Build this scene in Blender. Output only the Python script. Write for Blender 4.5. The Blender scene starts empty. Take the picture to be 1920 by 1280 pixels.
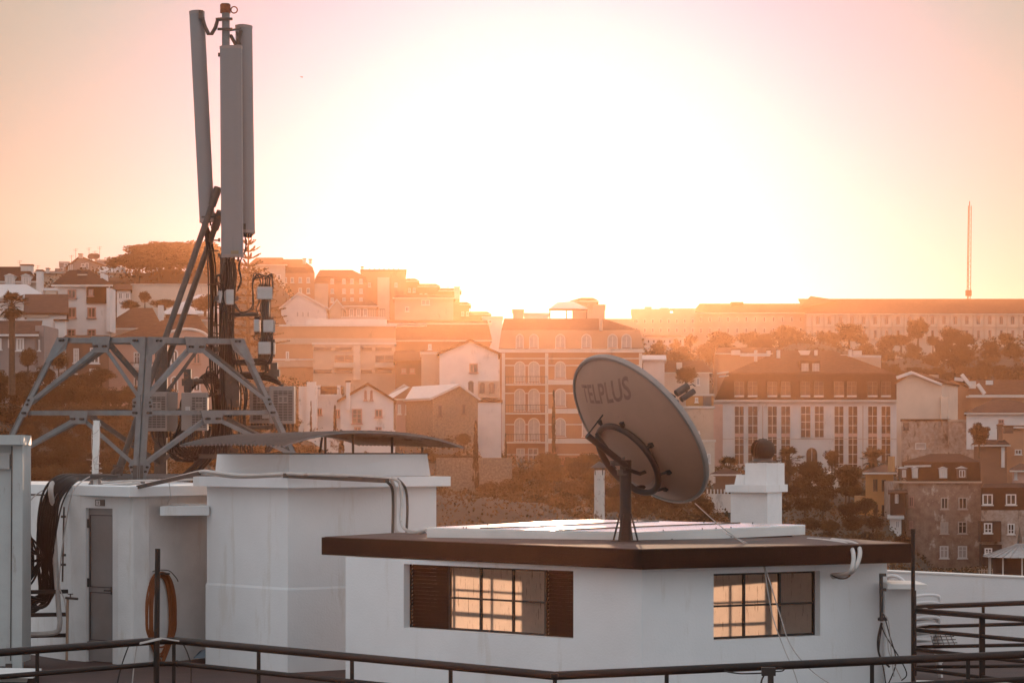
import bpy, bmesh, math, random
from mathutils import Vector, Matrix
import numpy as np

# ------------------------------------------------------------------ camera, sky, sun, exposure
F = 5000.0      # focal length in photo pixels
HZ = 840.0      # photo row of the horizon
SUN_AZ = 0.013  # radians to the right of the view axis
SUN_EL = math.radians(3.62)
sc = bpy.context.scene
cam_d = bpy.data.cameras.new('camera')
cam_d.sensor_width = 36.0
cam_d.lens = F / 1920 * 36.0
cam_d.shift_y = (HZ - 640.0) / 1920.0
cam_d.clip_start = 0.5
cam_d.clip_end = 6000
cam = bpy.data.objects.new('camera', cam_d)
sc.collection.objects.link(cam)
cam.location = (0, 0, 0)
cam.rotation_euler = (math.radians(90), 0, 0)
sc.camera = cam
sun_dir = Vector((math.sin(SUN_AZ) * math.cos(SUN_EL), math.cos(SUN_AZ) * math.cos(SUN_EL), math.sin(SUN_EL)))

w = bpy.data.worlds.new('World')
sc.world = w
w.use_nodes = True
nt = w.node_tree
nt.nodes.clear()
def N(nt, t, **kw):
    n = nt.nodes.new(t)
    for k, v in kw.items():
        if k.startswith('i_'):
            n.inputs[int(k[2:])].default_value = v
        else:
            setattr(n, k, v)
    return n
L = lambda nt, a, b: nt.links.new(a, b)
sky = N(nt, 'ShaderNodeTexSky', sky_type='NISHITA')
sky.sun_disc = False
sky.sun_elevation = SUN_EL
sky.sun_rotation = SUN_AZ
sky.altitude = 50
sky.air_density = 1.0
sky.dust_density = 2.0
sky.ozone_density = 1.0
# the aureole of a hazy low sun: a bright halo falling off with the angle from the sun
tc = N(nt, 'ShaderNodeTexCoord')
nrm = N(nt, 'ShaderNodeVectorMath', operation='NORMALIZE')
L(nt, tc.outputs['Generated'], nrm.inputs[0])
dt = N(nt, 'ShaderNodeVectorMath', operation='DOT_PRODUCT')
L(nt, nrm.outputs[0], dt.inputs[0])
SKC = Vector((math.sin(0.012), math.cos(0.012), 0.0)) * math.cos(math.radians(4.6)) + Vector((0, 0, math.sin(math.radians(4.6))))
dt.inputs[1].default_value = SKC
ac = N(nt, 'ShaderNodeMath', operation='ARCCOSINE')
L(nt, dt.outputs['Value'], ac.inputs[0])
rp = N(nt, 'ShaderNodeValToRGB')
mr = N(nt, 'ShaderNodeMapRange')
mr.inputs['From Min'].default_value = 0.0
mr.inputs['From Max'].default_value = math.radians(40)
L(nt, ac.outputs[0], mr.inputs['Value'])
L(nt, mr.outputs[0], rp.inputs[0])
SKY_STOPS = [(0.0, (0.90, 0.92, 1.0)), (0.08, (0.74, 0.76, 0.93)), (0.13, (0.51, 0.53, 0.80)), (0.185, (0.33, 0.435, 0.64)), (0.25, (0.20, 0.45, 0.47)),
             (0.33, (0.31, 0.375, 0.33)), (0.6, (0.34, 0.25, 0.20)), (1.0, (0.12, 0.085, 0.07))]
cr = rp.color_ramp
cr.interpolation = 'B_SPLINE'
while len(cr.elements) < len(SKY_STOPS):
    cr.elements.new(0.5)
for e, (p, c) in zip(cr.elements, SKY_STOPS):
    e.position = p
    e.color = (c[0], c[1], c[2], 1)
STR = 0.12
sc1 = N(nt, 'ShaderNodeVectorMath', operation='SCALE')
sc1.inputs['Scale'].default_value = 1.0 / STR
L(nt, rp.outputs[0], sc1.inputs[0])
# upper sky away from the sun: nishita, pulled to a paler, hazier tone
tint = N(nt, 'ShaderNodeMix', data_type='RGBA', blend_type='MULTIPLY')
tint.inputs[0].default_value = 1.0
tint.inputs[7].default_value = (0.72, 0.62, 0.58, 1)
L(nt, sky.outputs[0], tint.inputs[6])
mn = N(nt, 'ShaderNodeVectorMath', operation='MINIMUM')
mn.inputs[1].default_value = (2.4, 2.2, 2.2)
L(nt, tint.outputs[2], mn.inputs[0])
blend = N(nt, 'ShaderNodeMath', operation='SMOOTH_MIN')
mr2 = N(nt, 'ShaderNodeMapRange')
mr2.inputs['From Min'].default_value = math.radians(12)
mr2.inputs['From Max'].default_value = math.radians(45)
L(nt, ac.outputs[0], mr2.inputs['Value'])
scm = N(nt, 'ShaderNodeVectorMath', operation='SCALE')
L(nt, mn.outputs[0], scm.inputs[0])
L(nt, mr2.outputs[0], scm.inputs['Scale'])
# even skylight of the hazy air
amb = N(nt, 'ShaderNodeVectorMath', operation='SCALE')
amb.inputs[0].default_value = (0.60, 0.71, 0.80)
AMB = N(nt, 'ShaderNodeMath', operation='MULTIPLY')
AMB.inputs[1].default_value = 1.0 / STR
L(nt, mr2.outputs[0], AMB.inputs[0])
L(nt, AMB.outputs[0], amb.inputs['Scale'])
ad = N(nt, 'ShaderNodeVectorMath', operation='ADD')
L(nt, sc1.outputs[0], ad.inputs[0])
L(nt, scm.outputs[0], ad.inputs[1])
ad2 = N(nt, 'ShaderNodeVectorMath', operation='ADD')
L(nt, ad.outputs[0], ad2.inputs[0])
L(nt, amb.outputs[0], ad2.inputs[1])
bg = N(nt, 'ShaderNodeBackground')
bg.inputs['Strength'].default_value = STR
L(nt, ad2.outputs[0], bg.inputs['Color'])
wo = N(nt, 'ShaderNodeOutputWorld')
L(nt, bg.outputs[0], wo.inputs['Surface'])

sl = bpy.data.lights.new('sun', 'SUN')
sl.energy = 5.0
sl.angle = math.radians(0.5)
sl.color = (1.0, 0.64, 0.41)
so = bpy.data.objects.new('sun', sl)
sc.collection.objects.link(so)
so.rotation_euler = sun_dir.to_track_quat('Z', 'Y').to_euler()
so.location = (0, 100, 60)

sc.view_settings.view_transform = 'Standard'
sc.view_settings.look = 'None'
sc.view_settings.exposure = 0.0
sc.view_settings.gamma = 1.0
sc.cycles.use_denoising = True
sc.cycles.max_bounces = 6
sc.cycles.diffuse_bounces = 3
sc.cycles.glossy_bounces = 3
sc.cycles.transmission_bounces = 4
sc.cycles.transparent_max_bounces = 8
sc.cycles.volume_bounces = 0
sc.cycles.sample_clamp_indirect = 4.0
HAZE_DENSITY = 0.00013

# ------------------------------------------------------------------ helpers
C = sc.collection
rnd = random.Random(7)
def V(x, y, d):
    """photo pixel (x, y) at distance d metres -> world point"""
    return Vector(((x - 960.0) / F * d, d, (HZ - y) / F * d))
def X(x, d): return (x - 960.0) / F * d
def Z(y, d): return (HZ - y) / F * d

class MB:
    def __init__(s): s.v = []; s.f = []; s.sm = False
    def add(s, vs, fs):
        n = len(s.v); s.v += [tuple(p) for p in vs]; s.f += [tuple(i + n for i in f) for f in fs]; return s
    def box(s, c, sz, rz=0.0, M=None):
        c = Vector(c); hx, hy, hz = [k / 2 for k in sz]
        R = M if M is not None else Matrix.Rotation(rz, 3, 'Z')
        P = [c + R @ Vector((a * hx, b * hy, d * hz)) for a in (-1, 1) for b in (-1, 1) for d in (-1, 1)]
        return s.add(P, [(0, 1, 3, 2), (4, 6, 7, 5), (0, 4, 5, 1), (2, 3, 7, 6), (0, 2, 6, 4), (1, 5, 7, 3)])
    def bar(s, p, q, wd, ht, up=(0, 0, 1)):
        p, q = Vector(p), Vector(q); d = (q - p); ln = d.length
        if ln < 1e-6: return s
        y = d.normalized(); u = Vector(up); x = y.cross(u)
        if x.length < 1e-4: x = y.cross(Vector((0, 1, 0)))
        x.normalize(); z = x.cross(y)
        M = Matrix((x, y, z)).transposed()
        return s.box((p + q) / 2, (wd, ln, ht), M=M)
    def angle(s, p, q, wd, t, nrm, side=1):
        """L profile steel: one flange facing nrm, the other along it"""
        p, q, n = Vector(p), Vector(q), Vector(nrm).normalized()
        y = (q - p).normalized(); x = y.cross(n).normalized()
        s.bar(p, q, wd, t, n)
        o = x * (wd / 2 - t / 2) * side - n * (wd / 2 + t * 0.5 + 0.0005)
        s.bar(p + o, q + o, t, wd * 0.98, n)
        return s
    def tube(s, pts, r, n=8, cap=True, closed=False):
        pts = [Vector(p) for p in pts]
        k = len(pts)
        if k < 2: return s
        rs = r if isinstance(r, (list, tuple)) else [r] * k
        base = len(s.v); prev = None
        for i, p in enumerate(pts):
            if closed: t = pts[(i + 1) % k] - pts[i - 1]
            else: t = pts[min(i + 1, k - 1)] - pts[max(i - 1, 0)]
            if t.length < 1e-9: t = Vector((0, 0, 1))
            t.normalize()
            if prev is None:
                a = t.orthogonal().normalized()
            else:
                a = prev - t * prev.dot(t)
                a = a.normalized() if a.length > 1e-5 else t.orthogonal().normalized()
            prev = a; b = t.cross(a)
            for j in range(n):
                th = 2 * math.pi * j / n
                s.v.append(tuple(p + (a * math.cos(th) + b * math.sin(th)) * rs[i]))
        for i in range(k if closed else k - 1):
            i2 = (i + 1) % k
            for j in range(n):
                j2 = (j + 1) % n
                s.f.append((base + i * n + j, base + i * n + j2, base + i2 * n + j2, base + i2 * n + j))
        if cap and not closed:
            s.f.append(tuple(base + j for j in reversed(range(n))))
            s.f.append(tuple(base + (k - 1) * n + j for j in range(n)))
        s.sm = True
        return s
    def prism(s, poly, z0, z1, top=None):
        """vertical prism over plan polygon [(x,y)...]; top: optional other polygon at z1; z may be lists"""
        n = len(poly); top = top or poly
        zz0 = z0 if isinstance(z0, (list, tuple)) else [z0] * n
        zz1 = z1 if isinstance(z1, (list, tuple)) else [z1] * n
        vs = [(p[0], p[1], z) for p, z in zip(poly, zz0)] + [(p[0], p[1], z) for p, z in zip(top, zz1)]
        fs = [tuple(reversed(range(n))), tuple(range(n, 2 * n))] + [(i, (i + 1) % n, n + (i + 1) % n, n + i) for i in range(n)]
        return s.add(vs, fs)
    def extrude(s, pts, d):
        """planar polygon given as points, thickened by vector d"""
        d = Vector(d); n = len(pts); a = [Vector(p) for p in pts]
        return s.add(a + [p + d for p in a], [tuple(range(n)), tuple(reversed(range(n, 2 * n)))] + [(i, n + i, n + (i + 1) % n, (i + 1) % n) for i in range(n)])
    def lathe(s, prof, n=24, M=None, o=(0, 0, 0)):
        """profile [(r, z)] about local z, frame M, origin o"""
        M = M or Matrix.Identity(3); o = Vector(o); b = len(s.v)
        for r, z in prof:
            for j in range(n):
                th = 2 * math.pi * j / n
                s.v.append(tuple(o + M @ Vector((r * math.cos(th), r * math.sin(th), z))))
        for i in range(len(prof) - 1):
            for j in range(n):
                j2 = (j + 1) % n
                s.f.append((b + i * n + j, b + i * n + j2, b + (i + 1) * n + j2, b + (i + 1) * n + j))
        s.sm = True
        return s
    def mesh(s, name, mat, org=(0, 0, 0)):
        me = bpy.data.meshes.new(name); o = Vector(org)
        me.from_pydata([(a - o.x, b - o.y, c - o.z) for a, b, c in s.v], [], s.f)
        if mat: me.materials.append(mat)
        me.validate()
        bm = bmesh.new(); bm.from_mesh(me); bmesh.ops.recalc_face_normals(bm, faces=bm.faces); bm.to_mesh(me); bm.free()
        return me
    def build(s, name, mat, parent=None, smooth=None):
        org = ORG.get(parent.name, Vector((0, 0, 0))) if parent else Vector((0, 0, 0))
        me = s.mesh(name, mat, org)
        o = bpy.data.objects.new(name, me); C.objects.link(o)
        if parent:
            o.parent = parent
        ORG[o.name] = org
        if (s.sm if smooth is None else smooth):
            me.shade_auto(35) if hasattr(me, 'shade_auto') else autosmooth(me)
        return o
def autosmooth(me, ang=40):
    bm = bmesh.new(); bm.from_mesh(me)
    for f in bm.faces: f.smooth = True
    for e in bm.edges:
        if len(e.link_faces) != 2 or e.calc_face_angle(0) > math.radians(ang): e.smooth = False
    bm.to_mesh(me); bm.free()
ORG = {}
def tag(o, label=None, cat=None, group=None, kind=None):
    if label: o['label'] = label
    if cat: o['category'] = cat
    if group: o['group'] = group
    if kind: o['kind'] = kind
    return o
def thing(name, loc, label, cat, group=None):
    o = bpy.data.objects.new(name, None); C.objects.link(o)
    o.location = loc; o.empty_display_size = 0.2
    ORG[o.name] = Vector(loc)
    return tag(o, label, cat, group)
def rebase(o):
    """move a single-mesh thing's origin to its base"""
    me = o.data; n = len(me.vertices); a = np.empty(n * 3, 'f'); me.vertices.foreach_get('co', a); a = a.reshape(-1, 3)
    lo = a.min(0); hi = a.max(0); c = np.array([(lo[0] + hi[0]) / 2, (lo[1] + hi[1]) / 2, lo[2]])
    a -= c; me.vertices.foreach_set('co', a.ravel()); o.location = Vector(c) + o.location; ORG[o.name] = o.location.copy()
    return o
def solo(mb, name, mat, label, cat, group=None, smooth=None):
    o = mb.build(name, mat, None, smooth); rebase(o); return tag(o, label, cat, group)
def copy_tree(o, parent=None):
    c = o.copy(); C.objects.link(c); c.parent = parent
    for ch in o.children: copy_tree(ch, c)
    return c
def spline(pts, k=8):
    """catmull-rom through points"""
    P = [Vector(p) for p in pts]
    if len(P) < 3: return P
    out = []
    for i in range(len(P) - 1):
        a = P[max(i - 1, 0)]; b = P[i]; c = P[i + 1]; d = P[min(i + 2, len(P) - 1)]
        for j in range(k):
            t = j / k
            out.append(0.5 * ((2 * b) + (c - a) * t + (2 * a - 5 * b + 4 * c - d) * t * t + (3 * b - a - 3 * c + d) * t ** 3))
    out.append(P[-1]); return out
def px(pts, d):
    return [V(p[0], p[1], p[2] if len(p) > 2 else d) for p in pts]

# ------------------------------------------------------------------ materials
MATS = {}
def mat(name, col, rough=0.8, metal=0.0, noise=0.0, nscale=3.0, bump=0.0, bscale=40.0, col2=None, stain=None, spec=0.5, coord='Object', stretch=(1, 1, 1), bands=None, trans=0.0):
    if name in MATS: return MATS[name]
    m = bpy.data.materials.new(name); m.use_nodes = True; t = m.node_tree
    b = t.nodes['Principled BSDF']
    b.inputs['Roughness'].default_value = rough; b.inputs['Metallic'].default_value = metal
    b.inputs['Specular IOR Level'].default_value = spec
    tcn = N(t, 'ShaderNodeTexCoord'); mp = N(t, 'ShaderNodeMapping')
    mp.inputs['Scale'].default_value = stretch
    L(t, tcn.outputs[coord], mp.inputs[0])
    c1 = (*col, 1)
    last = None
    if noise > 0 or col2:
        nz = N(t, 'ShaderNodeTexNoise'); nz.inputs['Scale'].default_value = nscale; nz.inputs['Detail'].default_value = 7; nz.inputs['Roughness'].default_value = 0.65
        L(t, mp.outputs[0], nz.inputs['Vector'])
        r = N(t, 'ShaderNodeValToRGB'); c2 = (*col2, 1) if col2 else tuple(x * (1 - noise) for x in col) + (1,)
        r.color_ramp.elements[0].position = 0.35; r.color_ramp.elements[1].position = 0.68
        r.color_ramp.elements[0].color = c2; r.color_ramp.elements[1].color = c1
        L(t, nz.outputs['Fac'], r.inputs[0]); last = r.outputs[0]
    if stain:
        # (colour, scale, threshold, stretch): patches of dirt or fallen render
        mp2 = N(t, 'ShaderNodeMapping'); mp2.inputs['Scale'].default_value = stain[3] if len(stain) > 3 else (1, 1, 1)
        L(t, tcn.outputs[coord], mp2.inputs[0])
        n2 = N(t, 'ShaderNodeTexNoise'); n2.inputs['Scale'].default_value = stain[1]; n2.inputs['Detail'].default_value = 9; n2.inputs['Roughness'].default_value = 0.7
        L(t, mp2.outputs[0], n2.inputs['Vector'])
        r2 = N(t, 'ShaderNodeValToRGB'); r2.color_ramp.elements[0].position = stain[2]; r2.color_ramp.elements[1].position = stain[2] + 0.07
        L(t, n2.outputs['Fac'], r2.inputs[0])
        mx = N(t, 'ShaderNodeMix', data_type='RGBA')
        L(t, r2.outputs[0], mx.inputs[0])
        if last: L(t, last, mx.inputs[6])
        else: mx.inputs[6].default_value = c1
        mx.inputs[7].default_value = (*stain[0], 1); last = mx.outputs[2]
    hgt = None
    if bands:
        # (direction axis scale vector, colour factor): rows of tiles or boards
        wv = N(t, 'ShaderNodeTexWave', wave_type='BANDS', bands_direction=bands[0]); wv.inputs['Scale'].default_value = bands[1]
        wv.inputs['Distortion'].default_value = bands[3] if len(bands) > 3 else 0.3; wv.inputs['Detail'].default_value = 2
        L(t, tcn.outputs[coord], wv.inputs['Vector'])
        mx = N(t, 'ShaderNodeMix', data_type='RGBA', blend_type='MULTIPLY'); mx.inputs[0].default_value = bands[2]
        if last: L(t, last, mx.inputs[6])
        else: mx.inputs[6].default_value = c1
        L(t, wv.outputs['Color'], mx.inputs[7]); last = mx.outputs[2]; hgt = wv.outputs['Fac']
    if last: L(t, last, b.inputs['Base Color'])
    else: b.inputs['Base Color'].default_value = c1
    if bump > 0:
        nb = N(t, 'ShaderNodeTexNoise'); nb.inputs['Scale'].default_value = bscale; nb.inputs['Detail'].default_value = 6
        L(t, mp.outputs[0], nb.inputs['Vector'])
        bp = N(t, 'ShaderNodeBump'); bp.inputs['Strength'].default_value = bump; bp.inputs['Distance'].default_value = 0.02
        L(t, nb.outputs['Fac'], bp.inputs['Height'])
        nrmo = bp.outputs[0]
        if hgt:
            bp2 = N(t, 'ShaderNodeBump'); bp2.inputs['Strength'].default_value = 0.7; bp2.inputs['Distance'].default_value = 0.05
            L(t, hgt, bp2.inputs['Height']); L(t, nrmo, bp2.inputs['Normal']); nrmo = bp2.outputs[0]
        L(t, nrmo, b.inputs['Normal'])
    if trans > 0:
        tr = N(t, 'ShaderNodeBsdfTranslucent')
        if last: L(t, last, tr.inputs[0])
        else: tr.inputs[0].default_value = c1
        ms = N(t, 'ShaderNodeMixShader'); ms.inputs[0].default_value = trans
        L(t, b.outputs[0], ms.inputs[1]); L(t, tr.outputs[0], ms.inputs[2])
        L(t, ms.outputs[0], t.nodes['Material Output'].inputs['Surface'])
    MATS[name] = m; return m
plaster = mat('white_plaster', (0.69, 0.67, 0.665), 0.9, noise=0.10, nscale=0.9, bump=0.16, bscale=45, stain=((0.60, 0.565, 0.54), 1.4, 0.57, (2.2, 2.2, 0.35)))
plaster2 = mat('white_plaster_worn', (0.66, 0.63, 0.615), 0.9, noise=0.16, nscale=1.6, bump=0.2, bscale=45, stain=((0.55, 0.505, 0.475), 2.2, 0.56, (3, 3, 0.4)))
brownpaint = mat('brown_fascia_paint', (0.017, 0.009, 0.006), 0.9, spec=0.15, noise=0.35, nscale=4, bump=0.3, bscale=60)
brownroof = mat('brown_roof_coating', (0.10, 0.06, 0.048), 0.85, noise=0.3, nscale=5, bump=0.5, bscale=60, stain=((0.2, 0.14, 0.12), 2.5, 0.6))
galv = mat('galvanised_steel', (0.16, 0.157, 0.155), 0.6, 0.35, noise=0.28, nscale=7, bump=0.1, bscale=60, stain=((0.22, 0.17, 0.14), 9, 0.62))
galvd = mat('weathered_shaded_steel', (0.09, 0.07, 0.06), 0.65, 0.3, noise=0.35, nscale=9, bump=0.15, bscale=60, stain=((0.16, 0.08, 0.045), 7, 0.58))  # weathered fittings; its dark tone also paints shade on rear truss members
rust = mat('rusty_clamp', (0.25, 0.07, 0.03), 0.9, noise=0.5, nscale=25, bump=0.4, bscale=90)
radome = mat('grey_radome', (0.165, 0.155, 0.155), 0.6, noise=0.06, nscale=2, stain=((0.13, 0.12, 0.115), 1.5, 0.62, (3, 3, 0.3)))
boxgrey = mat('grey_equipment_paint', (0.225, 0.18, 0.16), 0.6, noise=0.10, nscale=6, stain=((0.25, 0.2, 0.17), 5, 0.66, (2, 2, 0.6)))
boxwhite = mat('pale_module_paint', (0.36, 0.335, 0.32), 0.6, noise=0.14, nscale=12, stain=((0.3, 0.22, 0.17), 14, 0.63))
cablek = mat('black_cable_sheath', (0.009, 0.006, 0.005), 0.4, spec=0.35, noise=0.3, nscale=8)
cablew = mat('white_cable_sheath', (0.42, 0.36, 0.33), 0.6, noise=0.2, nscale=8)
conduit = mat('beige_conduit', (0.48, 0.43, 0.40), 0.55, noise=0.2, nscale=6, stain=((0.28, 0.19, 0.14), 6, 0.62))
railm = mat('brown_rail_paint', (0.016, 0.0085, 0.006), 0.55, spec=0.25, noise=0.4, nscale=12, bump=0.15, bscale=70, stain=((0.05, 0.025, 0.016), 8, 0.66))
floorm = mat('red_terrace_coating', (0.055, 0.024, 0.018), 0.8, noise=0.35, nscale=3, bump=0.3, bscale=40, stain=((0.09, 0.05, 0.04), 1.6, 0.62))
ventd = mat('dark_vent_metal', (0.028, 0.020, 0.016), 0.5, 0.5, noise=0.3, nscale=9)
dishm = mat('grey_dish_paint', (0.30, 0.17, 0.118), 0.6, noise=0.12, nscale=2.5, bump=0.08, bscale=6, stain=((0.21, 0.12, 0.09), 1.7, 0.6))
dishrim = mat('dish_rim_metal', (0.24, 0.205, 0.185), 0.5, 0.3, noise=0.15, nscale=6)
lettm = mat('faded_red_lettering', (0.22, 0.112, 0.08), 0.7, noise=0.25, nscale=8)
darkmount = mat('brown_mount_steel', (0.03, 0.015, 0.01), 0.6, 0.2, noise=0.4, nscale=10, bump=0.2, bscale=70)
panelm = mat('painted_sheet_metal', (0.72, 0.69, 0.66), 0.2, 0.7, noise=0.05, nscale=4, bump=0.05, bscale=9, stain=((0.28, 0.18, 0.12), 4, 0.68))
panels = mat('panel_side_paint', (0.64, 0.60, 0.57), 0.7, noise=0.1, nscale=3, stain=((0.30, 0.17, 0.11), 3.2, 0.66, (3, 3, 1)))
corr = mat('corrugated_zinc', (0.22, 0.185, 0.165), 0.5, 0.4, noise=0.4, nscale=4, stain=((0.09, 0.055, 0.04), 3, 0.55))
def groove_shade(m, rz, scale):
    # shade of the corrugations painted into the base colour as dark bands
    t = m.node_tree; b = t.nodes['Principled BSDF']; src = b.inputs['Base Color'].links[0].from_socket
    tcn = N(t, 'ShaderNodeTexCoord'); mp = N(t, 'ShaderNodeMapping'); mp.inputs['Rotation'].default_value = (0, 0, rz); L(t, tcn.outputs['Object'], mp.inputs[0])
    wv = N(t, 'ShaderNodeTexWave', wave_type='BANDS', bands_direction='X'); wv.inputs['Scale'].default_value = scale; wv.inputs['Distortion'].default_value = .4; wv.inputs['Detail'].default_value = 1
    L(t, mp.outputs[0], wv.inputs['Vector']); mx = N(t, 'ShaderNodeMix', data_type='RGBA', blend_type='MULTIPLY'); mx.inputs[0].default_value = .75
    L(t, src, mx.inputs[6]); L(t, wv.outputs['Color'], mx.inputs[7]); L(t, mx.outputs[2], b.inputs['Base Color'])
groove_shade(corr, math.radians(-133.5), 3.97)
doorm = mat('grey_door_paint', (0.225, 0.205, 0.20), 0.5, 0.3, noise=0.1, nscale=6)
doorp = mat('grey_door_panel', (0.17, 0.155, 0.15), 0.4, 0.3, noise=0.1, nscale=6)
black = mat('black_paint', (0.02, 0.016, 0.015), 0.5)
orangeh = mat('orange_hose', (0.24, 0.062, 0.012), 0.55, noise=0.25, nscale=12)
shutterm = mat('dark_brown_slats', (0.016, 0.007, 0.0045), 0.8, spec=0.2, noise=0.3, nscale=7)
winbar = mat('dark_window_steel', (0.025, 0.013, 0.01), 0.6, noise=0.5, nscale=30, bump=0.3, bscale=90, stain=((0.4, 0.34, 0.3), 40, 0.68))
shelterm = mat('grey_shelter_sheet', (0.37, 0.37, 0.36), 0.55, noise=0.12, nscale=3, stain=((0.26, 0.24, 0.22), 3, 0.6, (2, 2, 0.5)))
chairm = mat('white_plastic', (0.55, 0.51, 0.50), 0.5)
gm = mat('dirty_window_glass', (0.98, 0.81, 0.70), 0.5, spec=0.2, noise=0.12, nscale=5, stain=((0.50, 0.34, 0.26), 5.5, 0.57, (7, 7, 0.7)), trans=0.88)
# ================================================================== foreground roofscape
FLOOR = -2.7
# the terrace floor
mb = MB(); mb.prism([(-9, 14), (9, 14), (9, 34.3), (5.2, 35.8), (2.0, 38), (-9, 38)], FLOOR - 0.4, FLOOR)
tag(mb.build('terrace_floor', floorm), kind='structure')

def wall_panel(mb, A, B, z0, z1, t, holes=()):
    """wall from plan A to B (front face), thickness t going to the left of A->B reversed; holes (s0,s1,za,zb) in metres along A->B"""
    A = Vector((A[0], A[1], 0)); B = Vector((B[0], B[1], 0)); d = (B - A); ln = d.length; d.normalize()
    n = Vector((-d.y, d.x, 0))
    if n.y < 0: n = -n   # thickness goes away from the camera
    ss = sorted({0.0, ln} | {h[0] for h in holes} | {h[1] for h in holes})
    zs = sorted({z0, z1} | {h[2] for h in holes} | {h[3] for h in holes})
    def solid(i, j):
        if i < 0 or j < 0 or i >= len(ss) - 1 or j >= len(zs) - 1: return False
        s_ = (ss[i] + ss[i + 1]) / 2; z_ = (zs[j] + zs[j + 1]) / 2
        return not any(h[0] < s_ < h[1] and h[2] < z_ < h[3] for h in holes)
    P = lambda s_, z_, k: A + d * s_ + n * (t * k) + Vector((0, 0, z_))
    for i in range(len(ss) - 1):
        for j in range(len(zs) - 1):
            if not solid(i, j): continue
            a, b, c, e = ss[i], ss[i + 1], zs[j], zs[j + 1]
            mb.add([P(a, c, 0), P(b, c, 0), P(b, e, 0), P(a, e, 0)], [(0, 1, 2, 3)])
            mb.add([P(a, c, 1), P(b, c, 1), P(b, e, 1), P(a, e, 1)], [(3, 2, 1, 0)])
            if not solid(i - 1, j): mb.add([P(a, c, 0), P(a, e, 0), P(a, e, 1), P(a, c, 1)], [(0, 1, 2, 3)])
            if not solid(i + 1, j): mb.add([P(b, c, 0), P(b, c, 1), P(b, e, 1), P(b, e, 0)], [(0, 1, 2, 3)])
            if not solid(i, j - 1): mb.add([P(a, c, 0), P(a, c, 1), P(b, c, 1), P(b, c, 0)], [(0, 1, 2, 3)])
            if not solid(i, j + 1): mb.add([P(a, e, 0), P(b, e, 0), P(b, e, 1), P(a, e, 1)], [(0, 1, 2, 3)])
    return d, n
def on_line(A, B, x):
    """distance at which photo column x meets the vertical plane through plan points A, B"""
    k = (x - 960.0) / F
    # point (k*D, D) on line A + t(B-A)
    ax, ay = A; bx, by = B; dx, dy = bx - ax, by - ay
    t = (k * ay - ax) / (dx - k * dy)
    return ay + t * dy
def hit(A, B, x, y, off=0.0):
    D = on_line(A, B, x); return V(x, y, D - off)
pl = lambda x, d: (X(x, d), d)

# ---------------------------------------------------------------- building with the dish
dF, dL, dR = pl(1203, 27.15), pl(648, 30.15), pl(1663, 28.75)
zt = -1.225
bld = thing('roof_annex', (1.3, 29, FLOOR), 'low white annex with a brown flat roof edge and two glowing windows', 'building')
def span(A, B, x0, x1):
    o = Vector((A[0], A[1], 0)); r = []
    for x in (x0, x1):
        D = on_line(A, B, x); r.append((Vector((X(x, D), D, 0)) - o).length)
    return sorted(r)
def zavg(A, B, pts): return sum(Z(y, on_line(A, B, x)) for x, y in pts) / len(pts)
sL = span(dF, dL, 757, 1075); zl1 = zavg(dF, dL, [(767, 1055), (1075, 1072)]); zl0 = zavg(dF, dL, [(765, 1175), (1073, 1198)])
sR = span(dF, dR, 1338, 1538); zr1 = zavg(dF, dR, [(1338, 1075), (1527, 1070)]); zr0 = zavg(dF, dR, [(1338, 1199), (1527, 1192)])
mb = MB()
dl, nl = wall_panel(mb, dF, dL, FLOOR, zt, 0.22, [(sL[0], sL[1], zl0, zl1)])
dr, nr = wall_panel(mb, dF, dR, FLOOR, zt, 0.22, [(sR[0], sR[1], zr0, zr1)])
# rear walls with their own openings, through which the low sun shines onto the front panes
bL, bR = (-1.35, 31.75), (3.3, 30.75)
mb.build('wall', plaster, bld)
mb = MB()
def bs(x): return (Vector((x, bL[1] + (x - bL[0]) / (bR[0] - bL[0]) * (bR[1] - bL[1]), 0)) - Vector((bL[0], bL[1], 0))).length
wall_panel(mb, bL, bR, FLOOR, zt, 0.12, [(bs(-0.95), bs(0.14), -1.92, -1.230), (bs(1.55), bs(2.86), -2.0, -1.230)])
wall_panel(mb, (dL[0] + 0.25, dL[1] + 0.2), bL, FLOOR, zt, 0.12); wall_panel(mb, (dR[0] - 0.12, dR[1] + 0.25), bR, FLOOR, zt, 0.12)
mb.build('rear_wall', plaster2, bld)
mb = MB()
def bp(x, z): return Vector((x, bL[1] + (x - bL[0]) / (bR[0] - bL[0]) * (bR[1] - bL[1]) + 0.06, z))
for xx in (-0.60, -0.18, 1.9, 2.32, 2.74): mb.bar(bp(xx, -1.99), bp(xx, -1.23), 0.03 if xx < 2.5 else .08, 0.03, (0, 1, 0))
mb.bar(bp(-0.96, -1.40), bp(0.15, -1.36), 0.03, 0.025); mb.bar(bp(1.54, -1.37), bp(2.73, -1.43), 0.03, 0.025)
mb.bar(bp(-0.96, -1.66), bp(0.15, -1.62), 0.03, 0.05)
mb.bar(bp(1.54, -1.60), bp(2.73, -1.66), 0.03, 0.035)
mb.build('rear_window_bars', winbar, bld)
mb = MB(); mb.add([(dF[0], dF[1] + 0.25, -2.25), (dL[0] + .1, dL[1] + .1, -2.25), (bL[0], bL[1], -2.25), (bR[0], bR[1], -2.25), (dR[0], dR[1] + .1, -2.25)], [(0, 1, 2, 3, 4)])
mb.build('bounce_floor', mat('warm_bounce_floor', (.55, .27, .13), .8), bld)  # unseen floor, raised and tinted to bounce warm light onto the panes
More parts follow.
